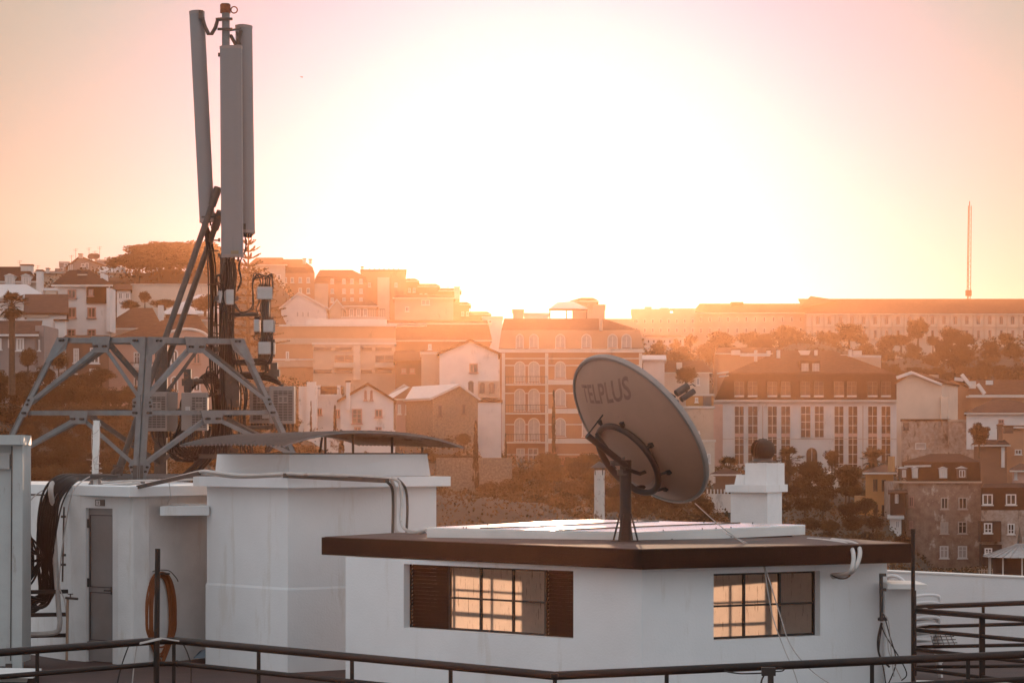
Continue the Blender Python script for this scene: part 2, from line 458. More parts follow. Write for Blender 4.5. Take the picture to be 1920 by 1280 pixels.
# the ledge step along the wall foot and the roof slab
rF, rL, rR = pl(1203, 26.8), pl(603, 30.6), pl(1712, 28.5)
rbL, rbR = (-1.45, 32.0), (3.43, 31.0)
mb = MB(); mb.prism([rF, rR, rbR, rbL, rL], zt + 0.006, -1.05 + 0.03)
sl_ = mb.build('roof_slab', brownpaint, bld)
mb = MB(); ins = lambda p, k: (p[0] + (1.0 - p[0]) * k, p[1] + (29.5 - p[1]) * k)
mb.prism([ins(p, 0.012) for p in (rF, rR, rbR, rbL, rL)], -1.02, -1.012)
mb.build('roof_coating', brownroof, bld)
# window fittings
def winset(A, B, s0, s1, z0, z1, shut, cols, rows, name_shut=True, recess=0.11):
    A3 = Vector((A[0], A[1], 0)); d = (Vector((B[0], B[1], 0)) - A3).normalized(); n = Vector((-d.y, d.x, 0)); n = n if n.y > 0 else -n
    P = lambda s_, z_, o=recess: A3 + d * s_ + n * o + Vector((0, 0, z_))
    a, b = s0 + shut[0], s1 - shut[1]
    win = MB(); win.bar(P(a, z0 + .012), P(b, z0 + .012), .03, .024); win.bar(P(a, z1 - .012), P(b, z1 - .012), .03, .024)
    for i in range(cols + 1):
        s_ = a + (b - a) * i / cols; s_ = min(max(s_, a + .01), b - .01)
        win.bar(P(s_, z0 + .024), P(s_, z1 - .024), .022, .03, n)
    for j in range(1, rows):
        zz = z0 + (z1 - z0) * j / rows
        win.bar(P(a, zz), P(b, zz), .026, .02)
    wo_ = win.build('window', winbar, bld)
    g = MB(); g.add([P(a, z0, recess + .02), P(b, z0, recess + .02), P(b, z1, recess + .02), P(a, z1, recess + .02)], [(0, 1, 2, 3)])
    g.build('pane', gm, wo_)
    # rough old putty along the lower edge
    for side, (p0, p1) in enumerate(((s0 + .01, a - .01), (b + .01, s1 - .01))):
        if p1 - p0 < .1: continue
        m = MB(); nn = 17
        for k in range(nn):
            zz = z0 + (z1 - z0) * (k + .5) / nn; q = (z1 - z0) / nn * .5
            m.add([P(p0, zz - q, recess), P(p1, zz - q, recess), P(p1, zz + q * .7, recess + .03), P(p0, zz + q * .7, recess + .03)], [(0, 1, 2, 3)])
            m.bar(P(p0, zz - q, recess), P(p1, zz - q, recess), .012, .006)
        m.bar(P(p0, z0, recess - .01), P(p0, z1, recess - .01), .012, .02, n); m.bar(P(p1, z0, recess - .01), P(p1, z1, recess - .01), .012, .02, n)
        m.build('louvre_shutter', shutterm, bld)
wlen = sL[1] - sL[0]
winset(dF, dL, sL[0], sL[1], zl0, zl1, (wlen * 60 / 318, wlen * 76 / 318), 3, 2)
winset(dF, dR, sR[0], sR[1], zr0, zr1, (0, 0), 3, 2)
m = MB(); A3 = Vector((dF[0], dF[1], 0))
wd = (sR[0], sR[1])

# raised sheet metal roof panel on the annex roof
pan = thing('roof_light_cover', (1.2, 30, -1.01), 'low pale sheet metal cover reflecting the sun on the annex roof', 'roof cover')
q = [V(1195, 999, 29.45), V(1510, 985, 30.5), V(1110, 975, 31.6), V(800, 990, 30.3)]
mb = MB(); mb.extrude([p + Vector((0, 0, 0)) for p in q], (0, 0, 0.012)); mb.build('top_sheet', panelm, pan)
mb = MB(); cen = sum(q, Vector()) / 4
qi = [p + (cen - p) * 0.004 - Vector((0, 0, 0.002)) for p in q]
for i in range(4):
    a, b = qi[i], qi[(i + 1) % 4]; nrm_ = Vector((b.y - a.y, a.x - b.x, 0)).normalized() * 0.012
    mb.add([a, b, b + Vector((0, 0, -.10)), a + Vector((0, 0, -.10)), a + nrm_, b + nrm_, b + nrm_ + Vector((0, 0, -.10)), a + nrm_ + Vector((0, 0, -.10))],
           [(0, 1, 2, 3), (7, 6, 5, 4), (0, 4, 5, 1), (3, 2, 6, 7), (0, 3, 7, 4), (1, 5, 6, 2)])
mb.build('side_sheet', panels, pan)
mb = MB()
mb.bar(q[0] + (q[3] - q[0]) * .38 + Vector((0, 0, .016)), q[1] + (q[2] - q[1]) * .30 + Vector((0, 0, .016)), .03, .012)
mb.bar(q[0] + (q[3] - q[0]) * .74 + Vector((0, 0, .016)), q[1] + (q[2] - q[1]) * .68 + Vector((0, 0, .016)), .02, .012)
mb.build('seam', darkmount, pan)
mb = MB()
for i in range(14):
    a, b = q[i % 4], q[(i + 1) % 4]; p = a + (b - a) * (0.12 + 0.8 * rnd.random()) + Vector((0, 0, .018)); mb.box(p, (.014, .014, .014))
for t_ in (.2, .55): mb.box(q[0] + (q[1] - q[0]) * t_ + Vector((0, -.016, -.085)), (.016, .01, .014))
mb.build('fixing', darkmount, pan)
mb = MB(); kq = [p + (cen - p) * .07 for p in q]
mb.prism([(p.x, p.y) for p in kq], -1.010, [p.z - .02 for p in kq]); mb.build('kerb', brownroof, pan)

# ---------------------------------------------------------------- satellite dish
DC = V(1200, 805, 29.2); DR = 0.955
aim = Vector((.685, .455, .57)).normalized()
e1 = Vector((aim.y, -aim.x, 0)).normalized(); e2 = e1.cross(aim); e2 = e2 if e2.z > 0 else -e2
DM = Matrix((e1, e2, -aim)).transposed()      # local +z points from the rim towards the back vertex
DH = 0.30
depth = lambda r: DH * (1 - (r / DR) ** 2)
dish = thing('satellite_dish', V(1173, 1022, 29.0), 'large grey satellite dish seen from behind on a brown post', 'satellite dish')
prof_o = [(0.0001, depth(0) + .012)] + [(DR * i / 18, depth(DR * i / 18) + .012) for i in range(1, 19)]
prof_i = [(DR * i / 18, depth(DR * i / 18) - .012) for i in range(18, 0, -1)] + [(0.0001, depth(0) - .012)]
mb = MB(); mb.lathe(prof_o + prof_i, 72, DM, DC); mb.build('reflector', dishm, dish)
mb = MB(); mb.lathe([(DR - .012, .035), (DR + .016, .03), (DR + .024, .0), (DR + .016, -.03), (DR - .02, -.035), (DR - .035, -.02), (DR - .012, .035)], 72, DM, DC); mb.build('rim', dishrim, dish)
def dp(u, v, off=0.0): return DC + DM @ Vector((u, v, depth(math.hypot(u, v)) + .012 + off))
# mounting ring on the back
rc_u, rc_v, rr = -.03, -.19, .44
ring = []
for i in range(64):
    th = 2 * math.pi * i / 64; ring.append(DC + DM @ Vector((rc_u + rr * math.cos(th), rc_v + rr * math.sin(th), depth(.42) + .06)))
mb = MB(); mb.tube(ring, .036, 10, closed=True); mb.build('mount_ring', darkmount, dish)
for i in range(8):
    th = 2 * math.pi * (i + .4) / 8; c, s_ = math.cos(th), math.sin(th)
    a = DC + DM @ Vector((rc_u + (rr) * c, rc_v + (rr) * s_, depth(.42) + .06))
    b = dp(rc_u + (rr + .07) * c, rc_v + (rr + .07) * s_, .0)
    mb = MB(); mb.bar(a, b, .04, .03); mb.box(b + DM @ Vector((0, 0, .01)), (.05, .05, .04), M=DM); mb.build('ring_bracket', darkmount, dish)
mb = MB(); mb.lathe([(.0001, .075), (.30, .072), (.355, .055), (.365, .02), (.365, -.04)], 40, DM, DC + DM @ Vector((rc_u, rc_v, depth(.42) - .012))); mb.build('hub_plate', dishm, dish)
post_top = V(1173, 862, 29.0); post_bot = Vector((post_top.x, post_top.y, -1.01))
mb = MB(); mb.tube([post_bot, post_top], .064, 20); mb.build('post', darkmount, dish)
mb = MB(); mb.tube([V(1101, 816, 28.75), V(1140, 846, 28.85), V(1174, 873, 28.95)], .036, 12); mb.build('elevation_arm', darkmount, dish)
mb = MB(); mb.tube([V(1104, 812, 28.75), V(1130, 778, 28.95)], .009, 6)
mb.tube([V(1118, 812, 29.0), V(1142, 846, 28.95), V(1160, 866, 28.95)], .02, 8)
mb.tube([V(1172, 878, 28.9), V(1200, 888, 29.0), V(1225, 878, 29.1)], .022, 8); mb.tube([V(1215, 862, 29.05), V(1224, 886, 29.1)], .025, 8)
mb.build('stay', darkmount, dish)
mb = MB(); mb.box(V(1158, 868, 28.95), (.14, .10, .055), rz=.3); mb.box(V(1163, 884, 28.95), (.06, .06, .05)); mb.tube([V(1146, 870, 28.9), V(1172, 858, 28.9)], .016, 8)
mb.box(V(1166, 889, 28.9), (.10, .03, .02))
mb.build('clamp', galvd, dish)
mb = MB()
for i in range(4):
    th = math.pi / 4 + i * math.pi / 2 + .25; o = Vector((math.cos(th) * .16, math.sin(th) * .16, 0))
    mb.bar(post_bot + o * .95, post_bot + o * .42 + Vector((0, 0, .30)), .012, .022, (o.y, -o.x, 0))
mb.lathe([(.0, .0), (.17, .0), (.17, .008), (.0, .008)], 20, None, post_bot)
mb.build('foot_gusset', darkmount, dish)
# lettering painted on the back
fc = bpy.data.curves.new('lettering', 'FONT'); fc.body = 'TELPLUS'; fc.size = 1.0; fc.offset = 0.018; fc.resolution_u = 3
fo = bpy.data.objects.new('lettering', fc); C.objects.link(fo)
dg = bpy.context.evaluated_depsgraph_get(); dg.update()
me = bpy.data.meshes.new_from_object(fo.evaluated_get(dg)); bpy.data.objects.remove(fo)
bm = bmesh.new(); bm.from_mesh(me)
for it in range(3):
    bmesh.ops.subdivide_edges(bm, edges=[e for e in bm.edges if e.calc_length() > .12], cuts=1)
bmesh.ops.triangulate(bm, faces=bm.faces)
xs = [v.co.x for v in bm.verts]; ys = [v.co.y for v in bm.verts]; x0, x1, y0, y1 = min(xs), max(xs), min(ys), max(ys)
def letter_pos(a, b):
    # a, b in 0..1; the word runs across the upper back of the dish
    u = -.46 + .90 * a; v = .49 + .02 * a + (.185 + .055 * a) * b
    return dp(u, v, .004)
for v in bm.verts: v.co = letter_pos((v.co.x - x0) / (x1 - x0), (v.co.y - y0) / (y1 - y0)) - ORG[dish.name]
bm.to_mesh(me); bm.free(); me.materials.clear(); me.materials.append(lettm)
lo = bpy.data.objects.new('lettering', me); C.objects.link(lo); lo.parent = dish; ORG[lo.name] = ORG[dish.name]
# feed unit in front of the dish
lc = DC + DM @ Vector((.10, .42, -.40))
lnb = MB(); p0, p1 = V(1252, 752, 29.6), V(1292, 725, 29.7)
dvec = (V(1298, 722, 29.7) - V(1266, 743, 29.6)).normalized()
c0 = V(1268, 741, 29.6)
lnb.tube([c0 + Vector((0, 0, .02)), c0 + dvec * .17 + Vector((0, 0, .02))], .042, 10)
lnb.tube([c0 + Vector((.055, 0, -.045)), c0 + dvec * .19 + Vector((.055, 0, -.045))], .034, 10)
lnb.build('feed_unit', galvd, dish)
mb = MB(); mb.tube([V(1239, 729, 29.5), V(1252, 735, 29.55), V(1266, 744, 29.6)], .013, 6); mb.tube([V(1256, 746, 29.5), V(1270, 752, 29.55), V(1274, 768, 29.5)], .018, 6)
mb.tube([V(1290, 724, 29.65), V(1298, 720, 29.7), V(1304, 724, 29.7)], .006, 6); mb.box(V(1240, 729, 29.5), (.05, .05, .05), rz=.5); mb.box(V(1258, 744, 29.5), (.07, .05, .04), rz=.5)
mb.build('feed_bracket', darkmount, dish)
# cables from the dish over the roof edge
cb = MB(); cb.tube(spline(px([(1303, 943, 29.0), (1350, 985, 28.8), (1395, 1018, 28.4), (1418, 1036, 28.05), (1432, 1062, 27.7), (1440, 1110, 27.6), (1450, 1160, 27.6), (1470, 1215, 27.5), (1490, 1262, 27.4), (1500, 1300, 27.4)], 28), 6), .006, 5)
solo(cb, 'cable', cablew, 'thin pale cable dropping from the dish rim over the roof edge past the window', 'cable')
cb = MB(); cb.tube(spline(px([(1362, 1000, 28.8), (1408, 1022, 28.4), (1424, 1038, 27.95), (1440, 1080, 27.6), (1462, 1150, 27.55), (1482, 1208, 27.5), (1520, 1255, 27.4), (1570, 1290, 27.3)], 28), 6), .006, 5)
solo(cb, 'cable', cablew, 'second thin cable crossing the right window diagonally to its lower corner', 'cable')

# ---------------------------------------------------------------- things fixed to the annex
def conduit_set(name, paths, r, label, m=conduit, cat='conduit', n=8, k=6, group=None):
    for i, p in enumerate(paths):
        t = MB(); t.tube(spline(p, k), r, n); solo(t, name, m, label if i == 0 else label.replace('beige hose', 'second beige hose').replace('second pale conduit', 'third pale conduit'), cat, group)
conduit_set('conduit', [px([(1515, 1011, 30.0), (1550, 1014, 29.4), (1585, 1020, 28.6), (1598, 1030, 28.1), (1600, 1052, 27.9), (1592, 1072, 27.9), (1560, 1078, 28.3)], 28),
                        px([(1560, 1012, 29.4), (1600, 1018, 28.6), (1612, 1030, 28.1), (1608, 1055, 27.9), (1594, 1074, 27.95), (1562, 1081, 28.3)], 28)],
            .024, 'beige hose bending over the brown roof edge right of the window')
conduit_set('cable', [px([(1558, 1077, 28.3), (1575, 1084, 28.0), (1592, 1080, 27.95), (1603, 1060, 27.9)], 28)], .008, 'thin wire looped under the beige hoses on the roof edge', darkmount, 'cable')
mb = MB(); mb.box(V(1655, 1027, 28.4) + Vector((0, 0, .02)), (.05, .05, .03)); mb.tube([V(1640, 1028, 28.3), V(1690, 1026, 28.5)], .007, 5)
solo(mb, 'roof_bolt', darkmount, 'small dark bolt head on the far end of the brown roof edge', 'bolt')
# tall dark pole against the right end
mb = MB(); mb.tube([Vector((X(1712, 28.0), 28.0, FLOOR)), V(1712, 991, 28.0)], .022, 10); mb.tube([V(1712, 991, 28.0), V(1712, 1000, 28.0)], .027, 10)
solo(mb, 'standing_pole', railm, 'dark upright pole at the right end of the brown roof edge', 'pole')
# right pier with cap slab
pier = thing('wall_pier', (4.25, 28.6, FLOOR), 'short white pier with a projecting cap slab at the right end of the annex', 'pier')
pa, pb = pl(1660, 28.55), pl(1714, 28.35)
mb = MB(); mb.prism([pa, pb, (pb[0] + .02, pb[1] + .9), (pa[0], pa[1] + .9)], FLOOR, Z(1104, 28.4)); mb.build('shaft', plaster, pier)
mb = MB(); ca, cb2 = pl(1664, 28.3), pl(1738, 28.2)
mb.prism([ca, cb2, (cb2[0], cb2[1] + .8), (ca[0], ca[1] + .8)], Z(1104, 28.3) + .003, Z(1094, 28.3)); mb.build('cap_slab', panels, pier)
mb = MB(); mb.tube([V(1716, 1106, 28.2), V(1717, 1266, 28.2)], .012, 6); solo(mb, 'pipe', darkmount, 'thin dark pipe down the right edge of the white pier', 'pipe')
mb = MB(); mb.tube([V(1652, 1076, 28.2), V(1653, 1164, 28.2)], .021, 8)
for y in (1077, 1159): mb.box(V(1655, y, 28.2), (.07, .05, .03))
mb.tube([V(1646, 1160, 28.2), V(1665, 1160, 28.2)], .018, 6); mb.box(V(1657, 1105, 28.2), (.05, .04, .03))
solo(mb, 'pipe', black, 'short black clamped pipe with loose wires below, on the annex corner', 'pipe')
for i, pts in enumerate([[(1653, 1166), (1646, 1200), (1650, 1230), (1668, 1250)], [(1655, 1166), (1664, 1200), (1668, 1225), (1690, 1272)], [(1656, 1148), (1666, 1165), (1670, 1210), (1676, 1268)],
                         [(1652, 1168), (1660, 1190), (1685, 1230), (1700, 1262), (1690, 1275)], [(1657, 1150), (1668, 1190), (1680, 1240), (1664, 1285)], [(1654, 1168), (1648, 1220), (1656, 1250), (1662, 1290)]]):
    cbm = MB(); cbm.tube(spline(px(pts, 28.0), 6), .007 if i else .012, 5)
    solo(cbm, 'wire', cablew if i in (1, 2) else darkmount, ['thin wire' , 'pale twisted wire', 'pale thick wire', 'dark looping wire', 'dark hanging wire', 'dark slack wire'][i] + ' hanging from the black clamped pipe', 'wire', 'wires hanging from the clamped pipe')

# ---------------------------------------------------------------- left block (stair head) with slab and curved corrugated cover
blk = thing('stair_head', (-2.2, 33.4, FLOOR), 'white rooftop stair block with a flat projecting slab and sloping upper storey', 'building')
bA, bB, bC = pl(388, 33.4), pl(540, 32.1), pl(818, 33.35)
back = (bA[0] + bC[0] - bB[0], bA[1] + bC[1] - bB[1])
ledge = Z(1106, 32.1)
def off_poly(poly, k):
    c = (sum(p[0] for p in poly) / len(poly), sum(p[1] for p in poly) / len(poly))
    return [(c[0] + (p[0] - c[0]) * k, c[1] + (p[1] - c[1]) * k) for p in poly]
P4 = [bB, bC, back, bA]
mb = MB(); mb.prism(P4, ledge + .03, -.475, None); mb.prism(off_poly(P4, 1.012), FLOOR, ledge, None)
o4 = off_poly(P4, 1.012); mb.prism(o4, ledge + .0005, ledge + .0295, P4)
mb.build('wall', plaster, blk)
sA, sB, sC = pl(362, 33.35), pl(540, 31.75), pl(845, 33.35); sb = (sA[0] + sC[0] - sB[0], sA[1] + sC[1] - sB[1])
mb = MB(); mb.prism([sB, sC, sb, sA], -.472, -.352); mb.build('slab', plaster, blk)
uA, uB, uC = pl(403, 33.75), pl(542, 32.5), pl(807, 33.8); ub = (uA[0] + uC[0] - uB[0], uA[1] + uC[1] - uB[1])
tA, tB, tC = pl(407, 33.75), pl(543, 32.6), pl(801, 33.8); tb = (tA[0] + tC[0] - tB[0], tA[1] + tC[1] - tB[1])
mb = MB(); mb.prism([uB, uC, ub, uA], -.349, -.075, [tB, tC, tb, tA]); mb.build('upper_wall', plaster, blk)
mb = MB(); mb.prism(off_poly([tB, tC, tb, tA], 1.004), -.0745, -.058); mb.build('coping', darkmount, blk)
# curved corrugated cover
cov = thing('corrugated_cover', (-1.9, 33.7, -.05), 'curved corrugated metal cover raised on thin posts above the stair block', 'roof cover')
cB, cA, cC = Vector((X(530, 31.7), 31.7, 0)), Vector((X(338, 33.2), 33.2, 0)), Vector((X(868, 33.7), 33.7, 0))
def cover_pt(u, v, k=0):
    p = cB + (cC - cB) * u + (cA - cB) * v
    z = .03 + .165 * (1 - abs(2 * min(max(u, 0), 1) - 1) ** 2.6) + .013 * math.sin(2 * math.pi * v * 26) + .015 * math.sin(u * 5 + v * 3)
    return Vector((p.x, p.y, z - .006 * k))
mb = MB(); nu, nv = 40, 208
grid = [[cover_pt(i / nu, j / nv) for j in range(nv + 1)] for i in range(nu + 1)]
vs = [p for r in grid for p in r] + [p - Vector((0, 0, .004)) for r in grid for p in r]; W = nv + 1; H_ = (nu + 1) * W
fs = [(i * W + j, i * W + j + 1, (i + 1) * W + j + 1, (i + 1) * W + j) for i in range(nu) for j in range(nv)]
fs += [(H_ + i * W + j, H_ + (i + 1) * W + j, H_ + (i + 1) * W + j + 1, H_ + i * W + j + 1) for i in range(nu) for j in range(nv)]
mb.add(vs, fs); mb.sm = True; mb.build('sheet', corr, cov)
mb = MB()
mb.tube([cover_pt(i / 40, -.004) - Vector((0, 0, .008)) for i in range(41)], .010, 6)
mb.tube([cover_pt(i / 40, 1.004) - Vector((0, 0, .008)) for i in range(41)], .010, 6); mb.build('edge_trim', galv, cov)
for x, y, d in ((610, 822, 33.0), (600, 822, 34.6), (662, 815, 33.2), (735, 818, 33.6), (792, 824, 34.4), (470, 820, 33.0), (425, 830, 33.5)):
    mb = MB(); mb.bar(V(x + (3 if x < 605 else 0), 0, d) * 1 if False else Vector((X(x, d), d, -.06)), Vector((X(x + (4 if x == 600 else 0), d), d, Z(y, d) + .02)), .03, .03, (0, 1, 0))
    mb.build('support_post', darkmount, cov)
# conduits along the slab, down the wall, to the annex roof
conduit_set('conduit', [px([(258, 912, 33.0), (320, 898, 32.9), (376, 884, 32.6), (400, 885, 32.3), (455, 891, 32.0), (530, 888, 31.7), (545, 888, 31.65), (640, 891, 32.0), (720, 896, 32.4), (736, 904, 32.45), (741, 930, 32.5), (741, 985, 32.4), (750, 1000, 32.2), (775, 999, 31.7), (800, 994, 31.2)], 32)],
            .022, 'pale conduit running along the slab edge and down the white wall')
conduit_set('conduit', [px([(376, 887, 32.7), (400, 889, 32.35), (450, 894, 32.1), (528, 891, 31.75)], 32),
                        px([(733, 896, 32.4), (749, 905, 32.4), (753, 940, 32.4), (752, 975, 32.3), (760, 992, 32.1), (785, 998, 31.5)], 32)],
            .019, 'second pale conduit beside the first, curving down to the annex roof')
conduit_set('conduit', [px([(720, 899, 32.3), (734, 912, 32.4), (737, 940, 32.45), (736, 1006, 32.3)], 32)], .018, 'grey weathered conduit dropping straight to the brown roof', galvd)
conduit_set('conduit', [px([(745, 897, 32.45), (760, 915, 32.5), (764, 950, 32.5), (762, 1001, 32.4)], 32)], .016, 'outermost grey conduit of the bundle on the white wall', galvd)
tray = MB()
tray.bar(V(532, 891, 31.62), V(728, 901, 32.35), .05, .055)
solo(tray, 'cable_tray', galvd, 'weathered cable tray sloping along the slab front', 'cable tray')
tray = MB(); tray.bar(V(258, 913, 33.0), V(374, 887, 32.6), .05, .045); solo(tray, 'cable_tray', galvd, 'weathered cable tray rising from the truss foot to the slab', 'cable tray')

# ---------------------------------------------------------------- door block on the left
dbk = thing('plant_room', (-4.8, 35, FLOOR), 'white plant room with a narrow grey door and flat slab roof', 'building')
wA, wB, wC = pl(118, 34.1), pl(250, 33.15), pl(400, 34.5)
mb = MB()
sD = span(wB, wA, 160.5, 211); zd1 = Z(952, 33.7)
wall_panel(mb, wB, wA, FLOOR, -.6, .25, [(sD[0], sD[1], FLOOR, zd1)])
wall_panel(mb, wB, wC, FLOOR, -.6, .25)
mb.prism([pl(118, 34.1), pl(120, 34.4), pl(36, 35.6), pl(34, 35.3)], FLOOR, -.62)
mb.build('wall', plaster2, dbk)
mb = MB(); mb.prism([(wB[0], wB[1] + .45), (wC[0] - .02, wC[1] + .3), (-1.95, 34.75), (-1.95, 38.3), pl(60, 38.3), pl(45, 35.75), pl(122, 34.45)], FLOOR, -.6); mb.build('rear_wall', plaster2, dbk)  # unseen solid mass, extended behind the stair block to stop the sun
mb = MB(); roofp = [pl(243, 32.85), pl(420, 34.35), pl(330, 38.5), pl(20, 38.5), pl(30, 35.5), pl(136, 34.0)]
mb.prism(roofp, -.597, -.475); mb.build('roof_slab', plaster, dbk)
mb = MB(); mb.prism([pl(30, 35.2), pl(103, 34.6), pl(108, 35.2), pl(30, 35.8)], -.66, -.5985); mb.build('side_slab', brownroof, dbk)
A3 = Vector((wB[0], wB[1], 0)); dd_ = (Vector((wA[0], wA[1], 0)) - A3).normalized(); nn_ = Vector((dd_.y, -dd_.x, 0)); nn_ = nn_ if nn_.y > 0 else -nn_
P = lambda s_, z_, o=0.04: A3 + dd_ * s_ + nn_ * o + Vector((0, 0, z_))
def wbox(mb, s0, s1, z0, z1, o0, o1):
    mb.extrude([P(s0, z0, o0), P(s1, z0, o0), P(s1, z1, o0), P(s0, z1, o0)], nn_ * (o1 - o0))
a, b = sD; fw = .045
mb = MB(); wbox(mb, a, b, FLOOR + .01, zd1, .05, .09); door = mb.build('door', doorm, dbk)
mb = MB(); wbox(mb, a + fw, b - fw, FLOOR + .95, zd1 - .09, .043, .052); wbox(mb, a + fw, b - fw, FLOOR + .28, FLOOR + .88, .043, .052); mb.build('panel', doorp, door)
mb = MB()
for (s0, s1, z0, z1) in ((a + fw, b - fw, FLOOR + .95, zd1 - .09), (a + fw, b - fw, FLOOR + .28, FLOOR + .88)):
    for q0, q1 in (((s0, z0), (s1, z0)), ((s1, z0), (s1, z1)), ((s1, z1), (s0, z1)), ((s0, z1), (s0, z0))):
        mb.bar(P(*q0, .04), P(*q1, .04), .010, .010, nn_)
mb.build('bead', black, door)
mb = MB(); mb.tube([P(a + .05, FLOOR + .915, .045), P(a + .05, FLOOR + .915, -.01), P(a + .15, FLOOR + .915, -.01)], .011, 8); mb.box(P(a + .05, FLOOR + .915, .03), (.03, .02, .10)); mb.box(P(a + .022, FLOOR + .90, .04), (.012, .012, .03)); mb.build('handle', black, door)
mb = MB()
for z_ in (FLOOR + 1.0, FLOOR + 1.75, FLOOR + .2): mb.box(P(b - .012, z_, .035), (.03, .03, .11))
mb.build('hinge', black, door)
# number plate over the door
sp0 = span(wB, wA, 180, 197)
plate = thing('number_plate', P((sp0[0] + sp0[1]) / 2, Z(948, 33.6), -.01), 'small number plate over the grey door', 'sign')
mb = MB(); wbox(mb, sp0[0], sp0[1], Z(948, 33.6), Z(936, 33.6), -.014, -.002); mb.build('panel', mat('plate_brown', (.10, .07, .055), .6), plate)
fc = bpy.data.curves.new('lettering', 'FONT'); fc.body = '03'; fc.size = .085; fc.offset = .003; fo = bpy.data.objects.new('t', fc); C.objects.link(fo)
dg = bpy.context.evaluated_depsgraph_get(); dg.update(); me = bpy.data.meshes.new_from_object(fo.evaluated_get(dg)); bpy.data.objects.remove(fo)
o0 = P(sp0[1] - .02, Z(946.5, 33.6), -.017) - ORG[plate.name]
for v in me.vertices: v.co = o0 - dd_ * v.co.x + Vector((0, 0, v.co.y))
me.materials.clear(); me.materials.append(chairm)
lo = bpy.data.objects.new('lettering', me); C.objects.link(lo); lo.parent = plate
# projecting ledge under the roof
mb = MB(); g0, g1 = pl(300, 33.2), pl(392, 33.3); mb.prism([g0, g1, (g1[0], g1[1] + 1.1), pl(318, 34.0)], Z(966, 33.2), Z(949, 33.2)); mb.build('ledge', plaster, dbk)
mb = MB(); mb.tube([V(318, 945, 33.5), V(392, 945, 33.6)], .012, 6); solo(mb, 'pipe', conduit, 'thin pipe lying on the ledge under the plant room slab', 'pipe')
mb = MB(); mb.tube([V(317, 905, 32.8), V(320, 930, 32.8), V(314, 944, 33.2)], .006, 5); solo(mb, 'wire', conduit, 'short pale wire hanging from the slab onto the ledge below', 'wire')

# hose coil on the wall
hose = thing('hose_coil', V(302, 1150, 33.1), 'coiled orange hose hanging on the white plant room wall', 'hose')
D0 = on_line(wB, wC, 302)
hb = MB(); hr = random.Random(5); pts = []
for k in range(15):
    wx = 27 - (k % 5) * 2.6 + hr.uniform(-1.2, 1.2); hgt_ = 60 + hr.uniform(0, 26) + (k % 3) * 5; cx = 302 + hr.uniform(-1.5, 1.5)
    if k in (4, 9, 13): hgt_ = 82
    top = 1072 + (k % 5) * 2.2
    for j in range(28):
        th = 2 * math.pi * j / 28
        s_, c_ = math.sin(th), math.cos(th)
        pw = abs(s_) ** .8 * (1 if s_ > 0 else -1)
        yy = top + hgt_ * (1 - c_); wfac = 1.0 if yy < 1185 else max(.25, 1 - (yy - 1185) / 90)
        xx = cx + wx * pw * wfac + .6 * math.sin(k * 3 + th * 2)
        pts.append(V(xx, yy, on_line(wB, wC, xx) - .03 - .008 * (k % 6)))
hb.tube(spline(pts, 2), .0105, 7); hb.build('loops', orangeh, hose)
mb = MB(); mb.tube(spline(px([(272, 1092), (278, 1076), (292, 1069), (304, 1068), (318, 1070), (330, 1082), (334, 1090)], D0 - .14), 5), .006, 5); mb.box(V(281, 1074, D0 - .14), (.03, .03, .03)); mb.box(V(303, 1075, D0 - .05), (.2, .1, .02)); mb.build('hanger', darkmount, hose)
# litter at the wall foot
mb = MB(); mb.extrude([V(362, 1233, 33.6), V(384, 1233, 33.5), V(384, 1216, 33.5), V(374, 1220, 33.5)], (0, .3, 0)); solo(mb, 'blue_sack', mat('blue_grey_plastic', (.16, .2, .24), .5), 'crumpled blue grey sack in the corner beside the stair block', 'sack')

# big bundle of black cables going over the roof edge into the shelter
cr_ = random.Random(11)
lab = 'black cable in the thick bundle falling from the plant room roof beside the grey shelter'
for k in range(26):
    a = k / 25; j = lambda s: cr_.uniform(-s, s)
    x0 = 152 + j(4); pts = [(215 + j(5), 893 + j(2), 35.4), (160 + j(3), 890 + a * 8, 34.6), (112 + 26 * a + j(3), 893 + 12 * a + j(2), 34.1), (82 + 34 * a + j(3), 925 + 12 * a + j(4), 33.9), (70 + 34 * a + j(4), 985 + j(8), 33.8),
             (74 + 24 * a + j(5), 1050 + j(8), 33.8), (78 + 22 * a + j(5), 1100 + j(8), 33.8), (66 + 14 * a + j(8), 1128 + j(10), 33.8), (40 + j(3), 1112 + 46 * ((k * 7) % 26) / 25 + j(2), 33.7), (20, 1114 + 46 * ((k * 7) % 26) / 25, 33.7)]
    cbm = MB(); cbm.tube(spline(px(pts, 34), 6), cr_.uniform(.011, .017), 6)
    solo(cbm, 'cable', cablek, lab, 'cable', 'black cables falling from the plant room roof')
lab = 'black cable sagging out of the grey shelter into the thick bundle'
for k in range(9):
    j = lambda s: cr_.uniform(-s, s); y0 = 975 + k * 7 if k < 4 else 1000 + k * 4
    pts = [(28, y0 + j(3), 33.6), (44, y0 + 2 + j(3), 33.6), (58 + j(4), y0 + 18 + j(6), 33.7), (62 + 10 * (k % 3) + j(3), 1050 + j(10), 33.75), (56 + j(6), 1085 + j(8), 33.75), (38 + j(5), 1102 + j(5), 33.7), (20, 1112 + j(8), 33.7)]
    cbm = MB(); cbm.tube(spline(px(pts, 34), 6), .014, 6)
    solo(cbm, 'cable', cablek, lab, 'cable', 'black cables sagging out of the shelter')
for i, (y, d) in enumerate(((1108, 33.5), (1151, 33.5), (1190, 33.5))):
    mb = MB(); mb.bar(V(20, y + 2, d), V(127, y, d + .3), .05, .05); solo(mb, 'cable_support', darkmount, ['topmost', 'middle', 'lowest'][i] + ' dark horizontal bar carrying the cables beside the shelter', 'bracket', 'bars carrying the cables')
